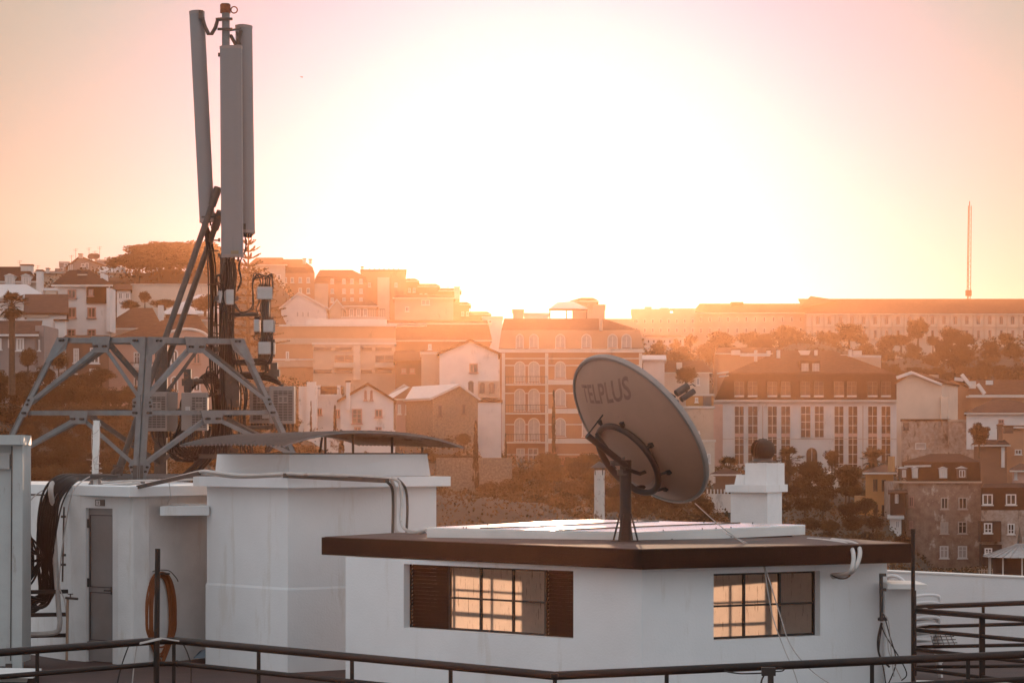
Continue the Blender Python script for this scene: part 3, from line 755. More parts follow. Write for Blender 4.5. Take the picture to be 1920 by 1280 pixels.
conduit_set('pipe', [px([(98, 905, 34.0), (95, 920, 33.8), (100, 960, 33.9), (104, 1050, 33.8), (110, 1140, 33.7), (112, 1170, 33.6), (100, 1186, 33.6), (30, 1189, 33.5)], 34)], .034, 'white drain pipe behind the black cables turning left at its foot', cablew, 'pipe')
conduit_set('cable', [px([(168, 893, 34.0), (150, 905, 33.7), (135, 925, 33.6), (122, 990, 33.7), (113, 1060, 33.7), (112, 1100, 33.7), (122, 1130, 33.6), (128, 1200, 33.5), (124, 1238, 33.4)], 34)], .008, 'thin white cable hanging loose down the wall left of the door', cablew, 'cable')
conduit_set('cable', [px([(165, 889, 35), (120, 903, 34.2), (70, 925, 33.9), (48, 955, 33.8), (52, 975, 33.7)], 34)], .008, 'thin white cable arching left over the black bundle', cablew, 'cable')
tap = thing('water_tap', V(126, 1236, 33.2), 'brass standpipe with a tap at the wall left of the door', 'tap')
mb = MB(); mb.tube([V(125, 1238, 33.3), V(127, 1122, 33.4)], .017, 8); mb.build('standpipe', mat('old_brass', (.30, .19, .13), .5, .5), tap)
mb = MB(); mb.tube([V(123, 1120, 33.35), V(146, 1122, 33.3)], .016, 8); mb.tube([V(132, 1122, 33.3), V(132, 1112, 33.3)], .01, 6); mb.tube([V(127, 1113, 33.3), V(137, 1113, 33.3)], .007, 6); mb.build('spout', galvd, tap)
# dark vertical clamps
mb = MB(); mb.tube([V(120, 950, 34.0), V(117, 1090, 33.9)], .012, 6)
for y in (968, 1040, 1058): mb.box(V(119, y, 33.95), (.06, .04, .03))
solo(mb, 'pipe', galvd, 'thin grey clamped pipe behind the loose white cable', 'pipe')

# ---------------------------------------------------------------- equipment shelter, far left
sh = thing('equipment_shelter', (-6.3, 32.4, FLOOR), 'grey metal equipment shelter with an overhanging lid', 'cabinet')
zs0, zs1 = Z(1258, 32.2), Z(832, 32.2)
mb = MB(); mb.prism([(X(-120, 32.2), 32.35), (X(24, 32.2), 32.2), (X(24, 32.2) + .02, 33.3), (X(-120, 32.2), 33.3)], zs0 + .06, zs1 - .012); mb.build('body', shelterm, sh)
mb = MB(); mb.bar(Vector((X(32, 32.1), 32.15, zs0)), Vector((X(33.5, 32.1), 32.15, zs1 - .012)), .115, .10, (0, 1, 0)); mb.build('corner_post', shelterm, sh)
mb = MB(); mb.prism([(X(-120, 32), 32.0), (X(46, 32), 31.95), (X(56, 33.4), 33.5), (X(-120, 33), 33.5)], zs1 - .01, Z(815, 32)); mb.build('lid', shelterm, sh)
mb = MB(); mb.bar(V(-10, 850, 32.15), V(20, 850, 32.15), .03, .02); mb.box(V(4, 864, 32.2), (.20, .12, .19)); mb.build('hatch', boxwhite, sh)
mb = MB(); mb.bar(V(22.5, 836, 32.13), V(20, 1238, 32.13), .012, .012, (0, 1, 0)); mb.build('seam', black, sh)
mb = MB(); mb.box(Vector((X(22, 32.1), 32.2, (zs0 + FLOOR) / 2 + .05)), (.17, .12, .10)); mb.tube([V(19, 1253, 31.99), V(19, 1253, 32.2)], .026, 10); mb.build('foot', galvd, sh)
mb = MB(); mb.prism([pl(-60, 30.6), pl(62, 30.4), pl(78, 31.4), pl(-60, 31.6)], FLOOR + .08, FLOOR + .11); mb.prism([pl(-40, 30.9), pl(50, 30.8), pl(52, 31.1), pl(-40, 31.2)], FLOOR, FLOOR + .079)
solo(mb, 'board', panels, 'pale board lying flat on the terrace under the left railing', 'board')

# ---------------------------------------------------------------- chimneys behind the annex
ch = thing('chimney', (X(1418, 37.5), 37.5, FLOOR), 'stout white chimney with stepped top and a dark spinning cowl', 'chimney')
cD = 37.5
def boxpx(mb, x0, xc, x1, y0, y1, D, dl=.45, dr=.5, back=None):
    a, b, c = (X(x0, D + dl), D + dl), (X(xc, D), D), (X(x1, D + dr), D + dr); d = (a[0] + c[0] - b[0], a[1] + c[1] - b[1])
    mb.prism([b, c, d, a], Z(y1, D) if not isinstance(y1, tuple) else y1[0], Z(y0, D)); return mb
mb = MB(); boxpx(mb, 1370, 1439, 1466, 923.3, 985, cD, .25, .55); 
mb.prism([pl(1371, cD + .3), pl(1439, cD + .05), pl(1465, cD + .55), pl(1400, cD + .75)], FLOOR, Z(984, cD)); mb.build('shaft', plaster2, ch)
mb = MB(); boxpx(mb, 1360, 1437, 1477, 909, 923, cD - .12, .35, .75); mb.build('slab', plaster2, ch)
mb = MB(); boxpx(mb, 1397, 1437, 1471, 868, 908.7, cD + .05, .22, .5)
mb.prism([pl(1377, cD + .35), pl(1400, cD + .3), pl(1400, cD + .6), pl(1377, cD + .6)], Z(908.7, cD), Z(890, cD + .3), [pl(1381, cD + .35), pl(1400, cD + .3), pl(1400, cD + .6), pl(1381, cD + .6)])
mb.build('upper_block', plaster2, ch)
cow = Vector((X(1430.5, cD + .35), cD + .35, Z(867, cD)))
mb = MB(); mb.lathe([(.19, 0), (.19, .018), (.14, .025), (.13, .06), (.0001, .06)], 28, None, cow); mb.build('cowl_base', galvd, ch)
mb = MB(); nb = 26; prof = [(.115, .06), (.150, .10), (.167, .16), (.163, .22), (.14, .275), (.10, .31), (.05, .325)]
for k in range(nb):
    th = 2 * math.pi * k / nb
    for i in range(len(prof) - 1):
        q4 = []
        for (r, z), tw in ((prof[i], i), (prof[i + 1], i + 1)):
            for e in (-.42, .42):
                t_ = th + e * 2 * math.pi / nb * (1.15) + .06 * tw; rr_ = r * (1 + (.05 if e > 0 else -.07))
                q4.append(cow + Vector((rr_ * math.cos(t_), rr_ * math.sin(t_), z)))
        mb.add(q4, [(0, 1, 3, 2)])
mb.lathe([(.062, .322), (.055, .335), (.0001, .338)], 16, None, cow); mb.tube([cow + Vector((0, 0, .33)), cow + Vector((0, 0, .352))], .008, 6); mb.lathe([(.09, .06), (.10, .2), (.06, .3), (.001, .32)], 20, None, cow)
mb.sm = False; mb.build('spinning_cowl', ventd, ch)
fl = thing('flue_pipe', (X(1124, 37.5), 37.5, FLOOR), 'slim pale metal flue with a conical cap and rust stains', 'flue')
rustm = mat('peeling_flue_paint', (.50, .46, .43), .7, .2, noise=.15, nscale=5, stain=((.16, .085, .05), 9, .56), bump=.1)
base = Vector((X(1124, 37.5), 37.5, 0))
mb = MB(); mb.tube([base + Vector((0, 0, FLOOR)), base + Vector((0, 0, Z(881, 37.5)))], .073, 20); mb.build('pipe', rustm, fl)
mb = MB(); mb.lathe([(.0001, Z(864, 37.5)), (.13, Z(876, 37.5)), (.128, Z(876.8, 37.5)), (.0001, Z(866, 37.5))], 20, None, base); mb.build('conical_cap', galvd, fl)
mb = MB()
for k in range(4):
    th = k * math.pi / 2 + .6; mb.bar(base + Vector((.07 * math.cos(th), .07 * math.sin(th), Z(890, 37.5))), base + Vector((.085 * math.cos(th), .085 * math.sin(th), Z(874, 37.5))), .014, .006)
mb.build('cap_strut', darkmount, fl)

# ---------------------------------------------------------------- railings in front
railA = thing('front_railing', V(1040, 1300, 19), 'long brown tubular railing crossing the foreground below the annex', 'railing')
RZ = -1.6
rp_ = [V(-60, 1227, RZ / ((840 - 1227) / F)), V(290, 1201, RZ / ((840 - 1201) / F)), V(332, 1200.5, RZ / ((840 - 1200.5) / F)), V(1040, 1266, RZ / ((840 - 1266) / F)), V(1960, 1224, RZ / ((840 - 1224) / F))]
for i in range(5):
    zz = RZ - .19 * i; mb = MB(); mb.tube([Vector((p.x, p.y, zz)) for p in rp_], .031 if i == 0 else .021, 12)
    for p in rp_[1:-1]: mb.lathe([(.0001, -.03), (.03, -.015), (.031, .015), (.0001, .03)], 10, None, (p.x, p.y, zz))
    mb.build('rail', railm, railA)
def rail_at(x):
    for a, b in zip(rp_, rp_[1:]):
        xa, xb = 960 + a.x / a.y * F, 960 + b.x / b.y * F
        if xa <= x <= xb: D = on_line((a.x, a.y), (b.x, b.y), x); return Vector((X(x, D), D, 0))
for x in (70, 326, 485, 660, 845, 1040.5, 1250, 1445, 1635, 1815):
    p = rail_at(x); mb = MB(); r = .013
    mb.bar(p + Vector((0, 0, FLOOR)), p + Vector((0, 0, RZ - .02)), .03, .014, (0, 1, 0)); mb.build('baluster', railm, railA)
p = rail_at(293) - Vector((0, .06, 0))
mb = MB(); mb.tube([p + Vector((0, 0, FLOOR)), p + Vector((0.02, 0, Z(1028, p.y)))], [.028, .022], 12); mb.build('tall_post', railm, railA)
mb = MB(); mb.tube(spline([V(256, 1206, 22.0), V(275, 1202, 22.0), V(300, 1196, 22.0), V(322, 1199, 22.0), V(336, 1201, 22.0)], 5), .007, 5); mb.bar(V(262, 1206, 21.9), V(302, 1197, 21.9), .02, .012)
solo(mb, 'cable_end', conduit, 'pale strip and wire tied on top of the railing beside the tall post', 'strip')
for i, (pts, m) in enumerate((([(241, 1210), (230, 1240), (222, 1270), (218, 1300)], darkmount), ([(257, 1208), (252, 1240), (247, 1290)], cablew), ([(342, 1204), (352, 1225), (358, 1250), (358, 1290)], darkmount))):
    mb = MB(); mb.tube(spline(px(pts, 22.3), 5), .006, 5); solo(mb, 'wire', m, ['dark wire hanging from the railing left of the tall post', 'pale wire hanging from the railing left of the tall post', 'dark wire hanging from the railing right of the tall post'][i], 'wire')
# clamp with cable on the railing
mb = MB(); mb.box(V(1441, 1258, 19.3), (.10, .05, .06)); mb.box(V(1445, 1272, 19.3), (.04, .04, .12)); mb.tube(spline(px([(1432, 1261), (1390, 1262), (1362, 1258), (1360, 1255)], 19.3), 5), .006, 5); mb.tube(spline(px([(1452, 1258), (1466, 1257), (1470, 1253), (1460, 1250)], 19.3), 4), .005, 5); mb.tube(spline(px([(1434, 1263), (1428, 1275), (1424, 1300)], 19.3), 4), .007, 5)
solo(mb, 'rail_clamp', darkmount, 'dark clamp with loose wire loops under the railing below the right window', 'clamp')
# side railings on the right
for nm, lab_, pts, dz in (('side_railing', 'farther brown railing meeting the pier, rising to the right', [(1715, 1137.5, 31.5), (1960, 1128, 29.6)], 0), ('side_railing', 'nearer brown railing meeting the pier, falling to the right', [(1715, 1144, 28.2), (1960, 1163, 25.6)], 0)):
    a, b = V(*pts[0]), V(*pts[1]); r_ = thing(nm, (a.x, a.y, FLOOR), lab_, 'railing', 'side railings beyond the pier')
    far = dz == 0 and pts[0][2] > 30
    for i in range(5):
        mb = MB(); zo = Vector((0, 0, -(.235 if far else .205) * i)); mb.tube([a + zo, b + zo], .03 if i == 0 else .022, 10); mb.build('rail', railm, r_)
    for t_ in ((.54, 1.0) if far else (.54, 1.0)):
        p = a + (b - a) * t_; mb = MB(); mb.bar(Vector((p.x, p.y, FLOOR)), Vector((p.x, p.y, p.z)), .032 if far else .058, .03, (0, 1, 0)); mb.build('baluster', railm, r_)

# white parapet on the right
pw = thing('parapet_wall', (6.0, 35, FLOOR), 'long low white parapet wall behind the right railings', 'wall')
q0, q1 = (X(1560, 36.8), 36.8), (X(2300, 31.2), 31.2)
zp = Z(1070.5, 35.99)
mb = MB(); wall_panel(mb, (X(1560, 36.6), 36.6), (X(2100, 33.1), 33.1), FLOOR, -1.665, .2); mb.build('wall_face', plaster, pw)
mb = MB(); wall_panel(mb, (X(1560, 36.58), 36.58), (X(2100, 33.08), 33.08), -1.664, -1.645, .24); mb.build('coping', panels, pw)
mb = MB(); mb.prism([pl(1718, 29.8), pl(2050, 29.0), pl(2050, 29.9), pl(1718, 30.4)], FLOOR, FLOOR + .06); solo(mb, 'kerb_step', panels, 'low white step on the terrace under the right railings', 'step')

# stack of white garden chairs
cst = Vector((X(1706, 31.5), 31.5, FLOOR))
def chair_mesh():
    back = MB(); 
    arch = [Vector((-.25 + .02, .16, .42)), Vector((-.245, .2, .6)), Vector((-.21, .235, .74)), Vector((-.12, .26, .83)), Vector((0, .265, .86)), Vector((.12, .26, .83)), Vector((.21, .235, .74)), Vector((.245, .2, .6)), Vector((.23, .16, .42))]
    A = spline(arch, 4); back.tube(A, .021, 7)
    for xx in (-.11, -.037, .037, .11): back.bar(Vector((xx, .2, .42)), Vector((xx * .9, .262, .82)), .045, .008, (0, 1, 0))
    back.bar(Vector((-.2, .2, .45)), Vector((.2, .2, .45)), .03, .02)
    arms = MB()
    for s_ in (-1, 1):
        arms.tube(spline([Vector((s_ * .245, .2, .62)), Vector((s_ * .275, .05, .64)), Vector((s_ * .28, -.15, .63)), Vector((s_ * .27, -.22, .58)), Vector((s_ * .25, -.22, .42))], 5), .02, 7)
    seat = MB(); seat.extrude([(-.24, -.24, .40), (.24, -.24, .40), (.22, .2, .385), (-.22, .2, .385)], (0, 0, .03))
    legs = []
    for sx, sy in ((-1, -1), (1, -1), (-1, 1), (1, 1)):
        l = MB(); l.bar(Vector((sx * .22, sy * .19, .40)), Vector((sx * .26, sy * .25, 0)), .045, .03, (0, 1, 0)); legs.append(l)
    return back, arms, seat, legs
proto = thing('garden_chair', cst, 'white plastic garden chair, lowest of the nested stack behind the pier', 'chair', 'stacked white garden chairs')
bk, ar, se, lg = chair_mesh()
for nm, m_ in [('backrest', bk), ('armrests', ar), ('seat', se)] + [('leg', l) for l in lg]:
    me = m_.mesh(nm, chairm); o = bpy.data.objects.new(nm, me); C.objects.link(o); o.parent = proto; autosmooth(me)
proto.rotation_euler = (0, 0, 2.2)
names = ['second', 'third', 'fourth', 'topmost']
for k in range(4):
    c = copy_tree(proto); c.location = cst + Vector((0, 0, .085 * (k + 1))); c['label'] = 'white plastic garden chair, %s of the nested stack behind the pier' % (names[k] + (' from below' if k < 3 else ''))
mb = MB()
for i in range(5): mb.tube([V(1744 + i * 9, 1186, 31.5 - i * .0), V(1750 + i * 10, 1208, 31.0)], .006, 5)
for i in range(4): mb.tube([V(1744 + i * 2, 1187 + i * 6, 31.4), V(1786 + i * 3, 1186 + i * 6, 31.4)], .006, 5)
solo(mb, 'wire_rack', galvd, 'small wire rack on the terrace beside the garden chairs', 'rack')
# ================================================================== mast, truss, antennas
MD = 38.0   # distance of the mast axis
ms = thing('antenna_mast', (X(423, MD), MD, -.475), 'tall grey steel mast carrying three long antenna panels', 'mast')
def seg(p, q, r, n=14):
    m = MB(); m.tube([p, q], r, n); return m
bx_ = X(423, MD)
mb = MB(); mb.tube([V(424, 870, MD), V(423, 640, MD), V(423, 480, MD)], [.09, .085, .08], 16); mb.build('column', galvd, ms)
mb = MB(); mb.tube([V(423, 480, MD), V(423.5, 12, MD)], .056, 16); mb.build('pole', galv, ms)
mb = MB(); mb.lathe([(.075, 0), (.075, .12), (.0001, .12)], 14, None, V(422.5, 25, MD)); mb.tube([V(422.5, 25, MD), V(422.5, 12, MD)], .066, 12); mb.build('top_collar', rust, ms)
mb = MB(); c_ = V(439, 19, MD); mb.tube([c_ + Vector((.046 * math.cos(t * math.pi / 12), 0, .046 * math.sin(t * math.pi / 12))) for t in range(24)], .009, 8, closed=True); mb.build('lifting_ring', rust, ms)
mb = MB(); mb.lathe([(.062, 0), (.062, .02), (.0001, .02)], 14, None, V(422.5, 10, MD)); mb.build('top_cap', galvd, ms)
for x, y, w_ in ((422, 36, .22), (422, 55, .26)):
    mb = MB(); mb.bar(V(x - 14, y, MD - .07), V(x + 14, y, MD - .07), .03, .035); mb.bar(V(x - 13, y, MD + .07), V(x + 12, y, MD + .07), .03, .03); mb.tube([V(x + 12, y, MD - .1), V(x + 12, y, MD + .1)], .01, 6); mb.tube([V(x - 12, y, MD - .1), V(x - 12, y, MD + .1)], .01, 6)
    mb.build('pole_clamp', galvd, ms)
for y in (560, 655, 735, 775, 845):
    mb = MB(); mb.box(V(424, y, MD - .02), (.30, .30, .07), rz=.3); mb.build('column_clamp', galvd, ms)
mb = MB(); mb.box(V(436, 730, MD - .15), (.2, .1, .5)); mb.tube([V(431, 740, MD - .2), V(431, 850, MD - .2)], .01, 6); mb.tube([V(436, 740, MD - .2), V(436, 850, MD - .2)], .01, 6); mb.build('bracket_plate', galvd, ms)
mb = MB(); mb.box(V(424, 855, MD), (.7, .7, .06)); mb.build('base_plate', galvd, ms)
# horizontal arms
for (x0, y0, x1, y1, d0, d1, r) in ((428, 590, 485, 589, MD, MD, .032), (428, 700, 515, 703, MD, MD, .04), (345, 715, 428, 714, MD, MD, .04), (424, 728, 330, 770, MD, MD, .02), (440, 802, 520, 800, MD, MD, .03)):
    mb = MB(); mb.tube([V(x0, y0, d0), V(x1, y1, d1)], r, 10); mb.build('arm', galvd, ms)
mb = MB(); mb.tube([V(498, 548, MD), V(497, 695, MD)], .06, 12); mb.build('side_pole', galvd, ms)
for x, y0, y1 in ((352, 692, 735), (514, 680, 712)):
    mb = MB(); mb.bar(V(x, y0, MD), V(x, y1, MD), .10, .10, (0, 1, 0)); mb.box(V(x, (y0 + y1) / 2 + 3, MD - .03), (.16, .1, .10)); mb.build('arm_post', galvd, ms)
# panels
def antenna(top, bot, wid, dep, face, label, name='panel_antenna'):
    """top/bottom centre points; face = plan direction the flat back/front faces"""
    a, b = Vector(top), Vector(bot); ax = (b - a).normalized(); f = Vector(face).normalized(); f = (f - ax * f.dot(ax)).normalized(); s_ = ax.cross(f)
    t = thing(name, tuple(b), label, 'antenna', 'long panel antennas on the mast')
    mb = MB(); prof = []
    for i in range(9):
        u = -1 + 2 * i / 8; prof.append((u * wid / 2, dep * .55 + dep * .45 * (1 - u * u) ** .5))
    poly = [(-wid / 2, -dep * .45)] + [(wid / 2, -dep * .45)] + [(p[0], p[1] - dep * .45) for p in reversed(prof)]
    n = len(poly)
    def ringp(c, k=1): return [c + s_ * (p[0] * k) + f * (p[1] * k) for p in poly]
    r0, r1 = ringp(a), ringp(b)
    mb.add(r0 + r1, [tuple(range(n)), tuple(reversed(range(n, 2 * n)))] + [(i, n + i, n + (i + 1) % n, (i + 1) % n) for i in range(n)]); mb.sm = True
    mb.build('radome', radome, t)
    for c, e in ((a, 1), (b, -1)):
        m2 = MB(); q0 = ringp(c + ax * e * .03, 1.03); q1_ = ringp(c - ax * e * .012, 1.03)
        m2.add(q0 + q1_, [tuple(range(n)), tuple(reversed(range(n, 2 * n)))] + [(i, n + i, n + (i + 1) % n, (i + 1) % n) for i in range(n)]); m2.build('end_cap', boxgrey, t)
    m3 = MB()
    for i in range(4): m3.tube([b + s_ * (wid * (-.3 + .2 * i)), b + s_ * (wid * (-.3 + .2 * i)) + ax * .07], .014, 8)
    m3.build('connector', darkmount, t)
    return t, s_, f
t1, s1_, f1_ = antenna(V(432.5, 88, MD - .35), V(435, 481, MD - .35), .305, .13, (-.12, -1, 0), 'widest grey antenna panel facing the camera in front of the mast')
m_ = MB(); m_.box(V(440, 473, MD - .475), (.11, .006, .05)); m_.build('rating_label', mat('yellowed_label', (.20, .14, .08), .7), t1)
m_ = MB(); [m_.box(V(411, y, MD - .33), (.03, .05, .05)) for y in (103, 420, 450, 478)]; m_.build('side_lug', galvd, t1)
t2, s2_, f2_ = antenna(V(367.5, 23, MD + .1), V(387, 415, MD - .1), .20, .15, (-.35, -1, 0), 'leaning grey antenna panel on the left side of the mast')
t3, s3_, f3_ = antenna(V(459, 50, MD + .35), V(464, 436, MD + .2), .25, .15, (1, -.75, 0), 'grey antenna panel partly hidden behind the mast on its right')
# brackets
br = thing('tilt_bracket', V(392, 50, MD), 'bent V shaped bracket holding the top of the leaning panel', 'bracket')
mb = MB(); mb.tube([V(379, 33, MD), V(384, 50, MD), V(391, 64, MD), V(397, 64, MD), V(404, 52, MD), V(408, 38, MD), V(416, 36, MD)], .028, 8); mb.build('bent_arm', galvd, br)
mb = MB(); mb.box(V(377, 28, MD), (.06, .07, .12)); mb.box(V(410, 37, MD), (.08, .06, .04)); mb.build('joint', galvd, br)
mb = MB(); mb.bar(V(433, 57, MD), V(450, 54, MD + .15), .05, .03); mb.bar(V(432, 66, MD), V(442, 84, MD + .1), .04, .03); mb.bar(V(452, 58, MD + .2), V(446, 82, MD + .1), .05, .03); mb.tube([V(444, 60, MD), V(451, 84, MD)], .015, 6)
solo(mb, 'tilt_bracket', galvd, 'folding bracket holding the top of the panel behind the mast', 'bracket')
for (x0, y0, x1, y1, lb) in ((398, 402, 424, 401, 'small clamp between the leaning panel foot and the mast'), (440, 435, 458, 425, 'small clamp between the right panel foot and the mast')):
    mb = MB(); mb.bar(V(x0, y0, MD), V(x1, y1, MD), .04, .035); mb.box(V(x0, y0, MD), (.06, .08, .09)); mb.box(V(x1, y1, MD), (.05, .08, .08)); solo(mb, 'panel_clamp', galvd, lb, 'clamp')
# raking struts
for i, (a, b, lb) in enumerate(((V(409, 352, MD - .1), V(219, 893, MD - .9), 'longer raking tube strut from the mast head down to the roof clamp'), (V(414, 396, MD - .1), V(298, 722, MD + .6), 'shorter raking tube strut ending behind the truss corner'))):
    t = thing('raking_strut', tuple(b), lb, 'strut', 'raking struts of the mast')
    seg(a, b, .044, 12).build('tube', galvd, t)
    d_ = (b - a).normalized(); mb = MB(); mb.tube([a, a + d_ * .28], .058, 10); mb.build('sleeve', galvd, t); mb = MB(); mb.tube([b - d_ * .35, b], .056, 10); mb.build('sleeve', galvd, t)
    mb = MB(); mb.tube([a + d_ * .45 + Vector((-.09, 0, 0)), a + d_ * .45 + Vector((.12, 0, 0))], .012, 6); mb.build('cross_pin', galvd, t)
mb = MB(); mb.tube(spline([V(222, 878, 36.9), V(212, 885, 36.8), V(210, 905, 36.8), V(216, 908, 36.8)], 4), .03, 8); mb.tube([V(212, 873, 36.9), V(232, 876, 36.9)], .02, 6); mb.tube([V(210, 887, 36.9), V(230, 890, 36.9)], .02, 6)
solo(mb, 'strut_clamp', galvd, 'weathered pipe clamp anchoring the long strut on the roof', 'clamp')

# ---- truss base
tr = thing('base_truss', (X(268, 36), 36, -.475), 'bolted galvanised steel truss frame surrounding the foot of the mast', 'truss')
FD, LD, RD, BD = 36.0, 37.1, 37.1, 38.4
zb, zm, zt_ = Z(908, FD), Z(774, FD), Z(637, FD)
def node(x, y, d): return V(x, y, d)
Ft, Fm, Fb = Vector((X(275, FD), FD, zt_)), Vector((X(266, FD), FD, zm)), Vector((X(259, FD), FD, zb))
Lt, Lm, Lb = V(112, 638, LD), V(46, 774, LD), V(-20, 902, LD)
Rt, Rm, Rb = V(452, 640, RD), V(512, 773, RD), V(566, 884, RD)
Bt, Bm, Bb = V(302, 642, BD), V(300, 770, BD), V(300, 895, BD)
def gusset(pts, nrm_):
    c = sum(pts, Vector()) / len(pts); n_ = Vector(nrm_).normalized() * .012
    mb = MB(); mb.extrude([p - n_ * 1.2 for p in pts], n_); mb.build('gusset_plate', galv, tr)
    return c
def bolts(ps, nrm_):
    n_ = Vector(nrm_).normalized(); mb = MB()
    for p in ps: mb.tube([p - n_ * .045, p - n_ * .015], .017, 6)
    mb.sm = False; mb.build('bolts', darkmount, tr)
def face(F3, O3, F_in=True, w=.064, mt=galv, plates=True):
    Ft_, Fm_, Fb_ = F3; Ot, Om, Ob = O3
    hv = (Ot - Ft_).cross(Vector((0, 0, 1))); hv = hv if hv.y < 0 else -hv; nrm_ = -hv.normalized()   # points away from camera
    def mem(p, q, nm, ww=w, sd=1): mb = MB(); mb.angle(p, q, ww, .009, -nrm_, sd); mb.build(nm, mt, tr)
    mem(Ft_, Ot, 'top_chord', w * 1.15); mem(Fm_, Om, 'mid_chord'); mem(Ot, Ob, 'raking_leg', w * 1.0)
    T = Ft_ + (Ot - Ft_) * .5; 
    mem(T + Vector((0, 0, -.05)), Om + (Ot - Om) * .14, 'diagonal', w * .9, -1); mem(T + Vector((0, 0, -.05)), Fm_ + (Ft_ - Fm_) * .14, 'diagonal', w * .9)
    M_ = Fm_ + (Om - Fm_) * .52
    mem(M_ + Vector((0, 0, -.05)), Ob + (Om - Ob) * .28, 'lower_diagonal', w * .9, -1); mem(M_ + Vector((0, 0, -.05)), Fb_ + (Fm_ - Fb_) * .22, 'lower_diagonal', w * .9)
    if not plates: return
    n = nrm_; h = (Ot - Ft_).normalized(); k = Vector((0, 0, 1)); up = k
    e = n * -.02
    for c, a_, b_, hh in ((T + k * .02, .19, .14, .19), (M_ + k * .0, .20, .14, .15)):
        gusset([c - h * a_ + k * .03 + e, c + h * a_ + k * .03 + e, c + h * b_ - k * hh + e, c - h * b_ - k * hh + e], n)
        bolts([c + h * sx * .11 + k * (-hh * .55) + e for sx in (-1, -.6, .6, 1)], n)
    leg = (Ob - Ot).normalized()
    gusset([Ot + e - h * .22 + k * .04, Ot + e + h * .02 + k * .04, Ot + e + leg * .34 + h * .04, Ot + e + leg * .34 - h * .05, Ot + e - h * .16 - k * .12], n); bolts([Ot + e - h * .06, Ot + e - h * .12], n)
    gusset([Om + e - leg * .26 + h * .05, Om + e + leg * .06 + h * .05, Om + e + leg * .06 - h * .10, Om + e - leg * .22 - h * .10], n); bolts([Om + e - leg * .2, Om + e - leg * .13 - h * .02, Om + e + leg * .0 - h * .02, Om + e - h * .06], n)
    gusset([Fm_ + e + k * .25, Fm_ + e + h * .15 + k * .18, Fm_ + e + h * .15 - k * .05, Fm_ + e - k * .05], n); bolts([Fm_ + e + h * .09 + k * .14, Fm_ + e + h * .11 + k * .09, Fm_ + e + h * .06, Fm_ + e + h * .11], n)
    gusset([Ft_ + e + k * .04, Ft_ + e + h * .36 + k * .04, Ft_ + e + h * .28 - k * .05, Ft_ + e + h * .09 - k * .2, Ft_ + e - k * .2], n); bolts([Ft_ + e + h * .14 - k * .01, Ft_ + e + h * .2 - k * .01], n)
    fb = Fb_ + (Fm_ - Fb_) * .22
    gusset([fb + e + k * .16, fb + e + h * .10 + k * .12, fb + e + h * .17 + k * .04, fb + e + h * .08 - k * .14, fb + e - k * .18], n); bolts([fb + e + h * .10 + k * .02, fb + e + h * .07 - k * .04], n)
face((Ft, Fm, Fb), (Lt, Lm, Lb)); face((Ft, Fm, Fb), (Rt, Rm, Rb))
face((Bt, Bm, Bb), (Lt + Vector((0, .08, 0)), Lm + Vector((0, .08, 0)), Lb + Vector((0, .08, 0))), mt=galvd, plates=False); face((Bt, Bm, Bb), (Rt + Vector((0, .08, 0)), Rm + Vector((0, .08, 0)), Rb + Vector((0, .08, 0))), mt=galvd, plates=False)  # darker steel here paints in the shade on the back faces
mb = MB(); mb.angle(Fb + Vector((.045, 0, 0)), Ft + Vector((.045, 0, 0)), .09, .012, (.5, -.8, 0)); mb.angle(Fb - Vector((.045, 0, 0)), Ft - Vector((.045, 0, 0)), .09, .012, (-.5, -.8, 0)); mb.build('corner_post', galv, tr)
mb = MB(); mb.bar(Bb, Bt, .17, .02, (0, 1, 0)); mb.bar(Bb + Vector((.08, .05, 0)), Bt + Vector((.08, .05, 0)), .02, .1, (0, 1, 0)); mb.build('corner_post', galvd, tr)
mb = MB(); mb.bar(Fb + Vector((0, 0, .02)), Fb + Vector((0, 0, .26)), .14, .05, (0, 1, 0)); mb.build('foot', galvd, tr)

# perforated cable tray on the roof
tray = MB(); a, b = V(150, 893, 36.4), V(395, 893, 36.9)
for zz, yy in ((0, 0), (-.05, .0)):
    n_ = 60
    for i in range(n_):
        p = a + (b - a) * (i / n_); q_ = a + (b - a) * ((i + .62) / n_)
        if i % 2 == 0: tray.bar(p + Vector((0, 0, -.02)), q_ + Vector((0, 0, -.02)), .01, .03)
tray.bar(a + Vector((0, 0, .0)), b + Vector((0, 0, .0)), .012, .02); tray.bar(a + Vector((0, 0, -.045)), b + Vector((0, 0, -.045)), .012, .018)
a2, b2 = a + Vector((0, .35, 0)), b + Vector((0, .35, 0)); tray.bar(a2, b2, .012, .07); tray.bar((a + a2) / 2 - Vector((0, 0, .05)), (b + b2) / 2 - Vector((0, 0, .05)), .35, .01)
solo(tray, 'cable_tray', galv, 'long perforated steel cable tray lying on the plant room roof', 'cable tray')
mb = MB(); mb.tube(spline(px([(180, 912, 34.4), (240, 907, 34.2), (262, 905, 34.1)], 34), 4), .018, 8); mb.tube(spline(px([(190, 905, 34.8), (250, 901, 34.7), (330, 900, 34.7), (395, 896, 34.9)], 34), 4), .015, 8)
solo(mb, 'conduit', conduit, 'low pale conduit lying on the plant room roof', 'conduit')
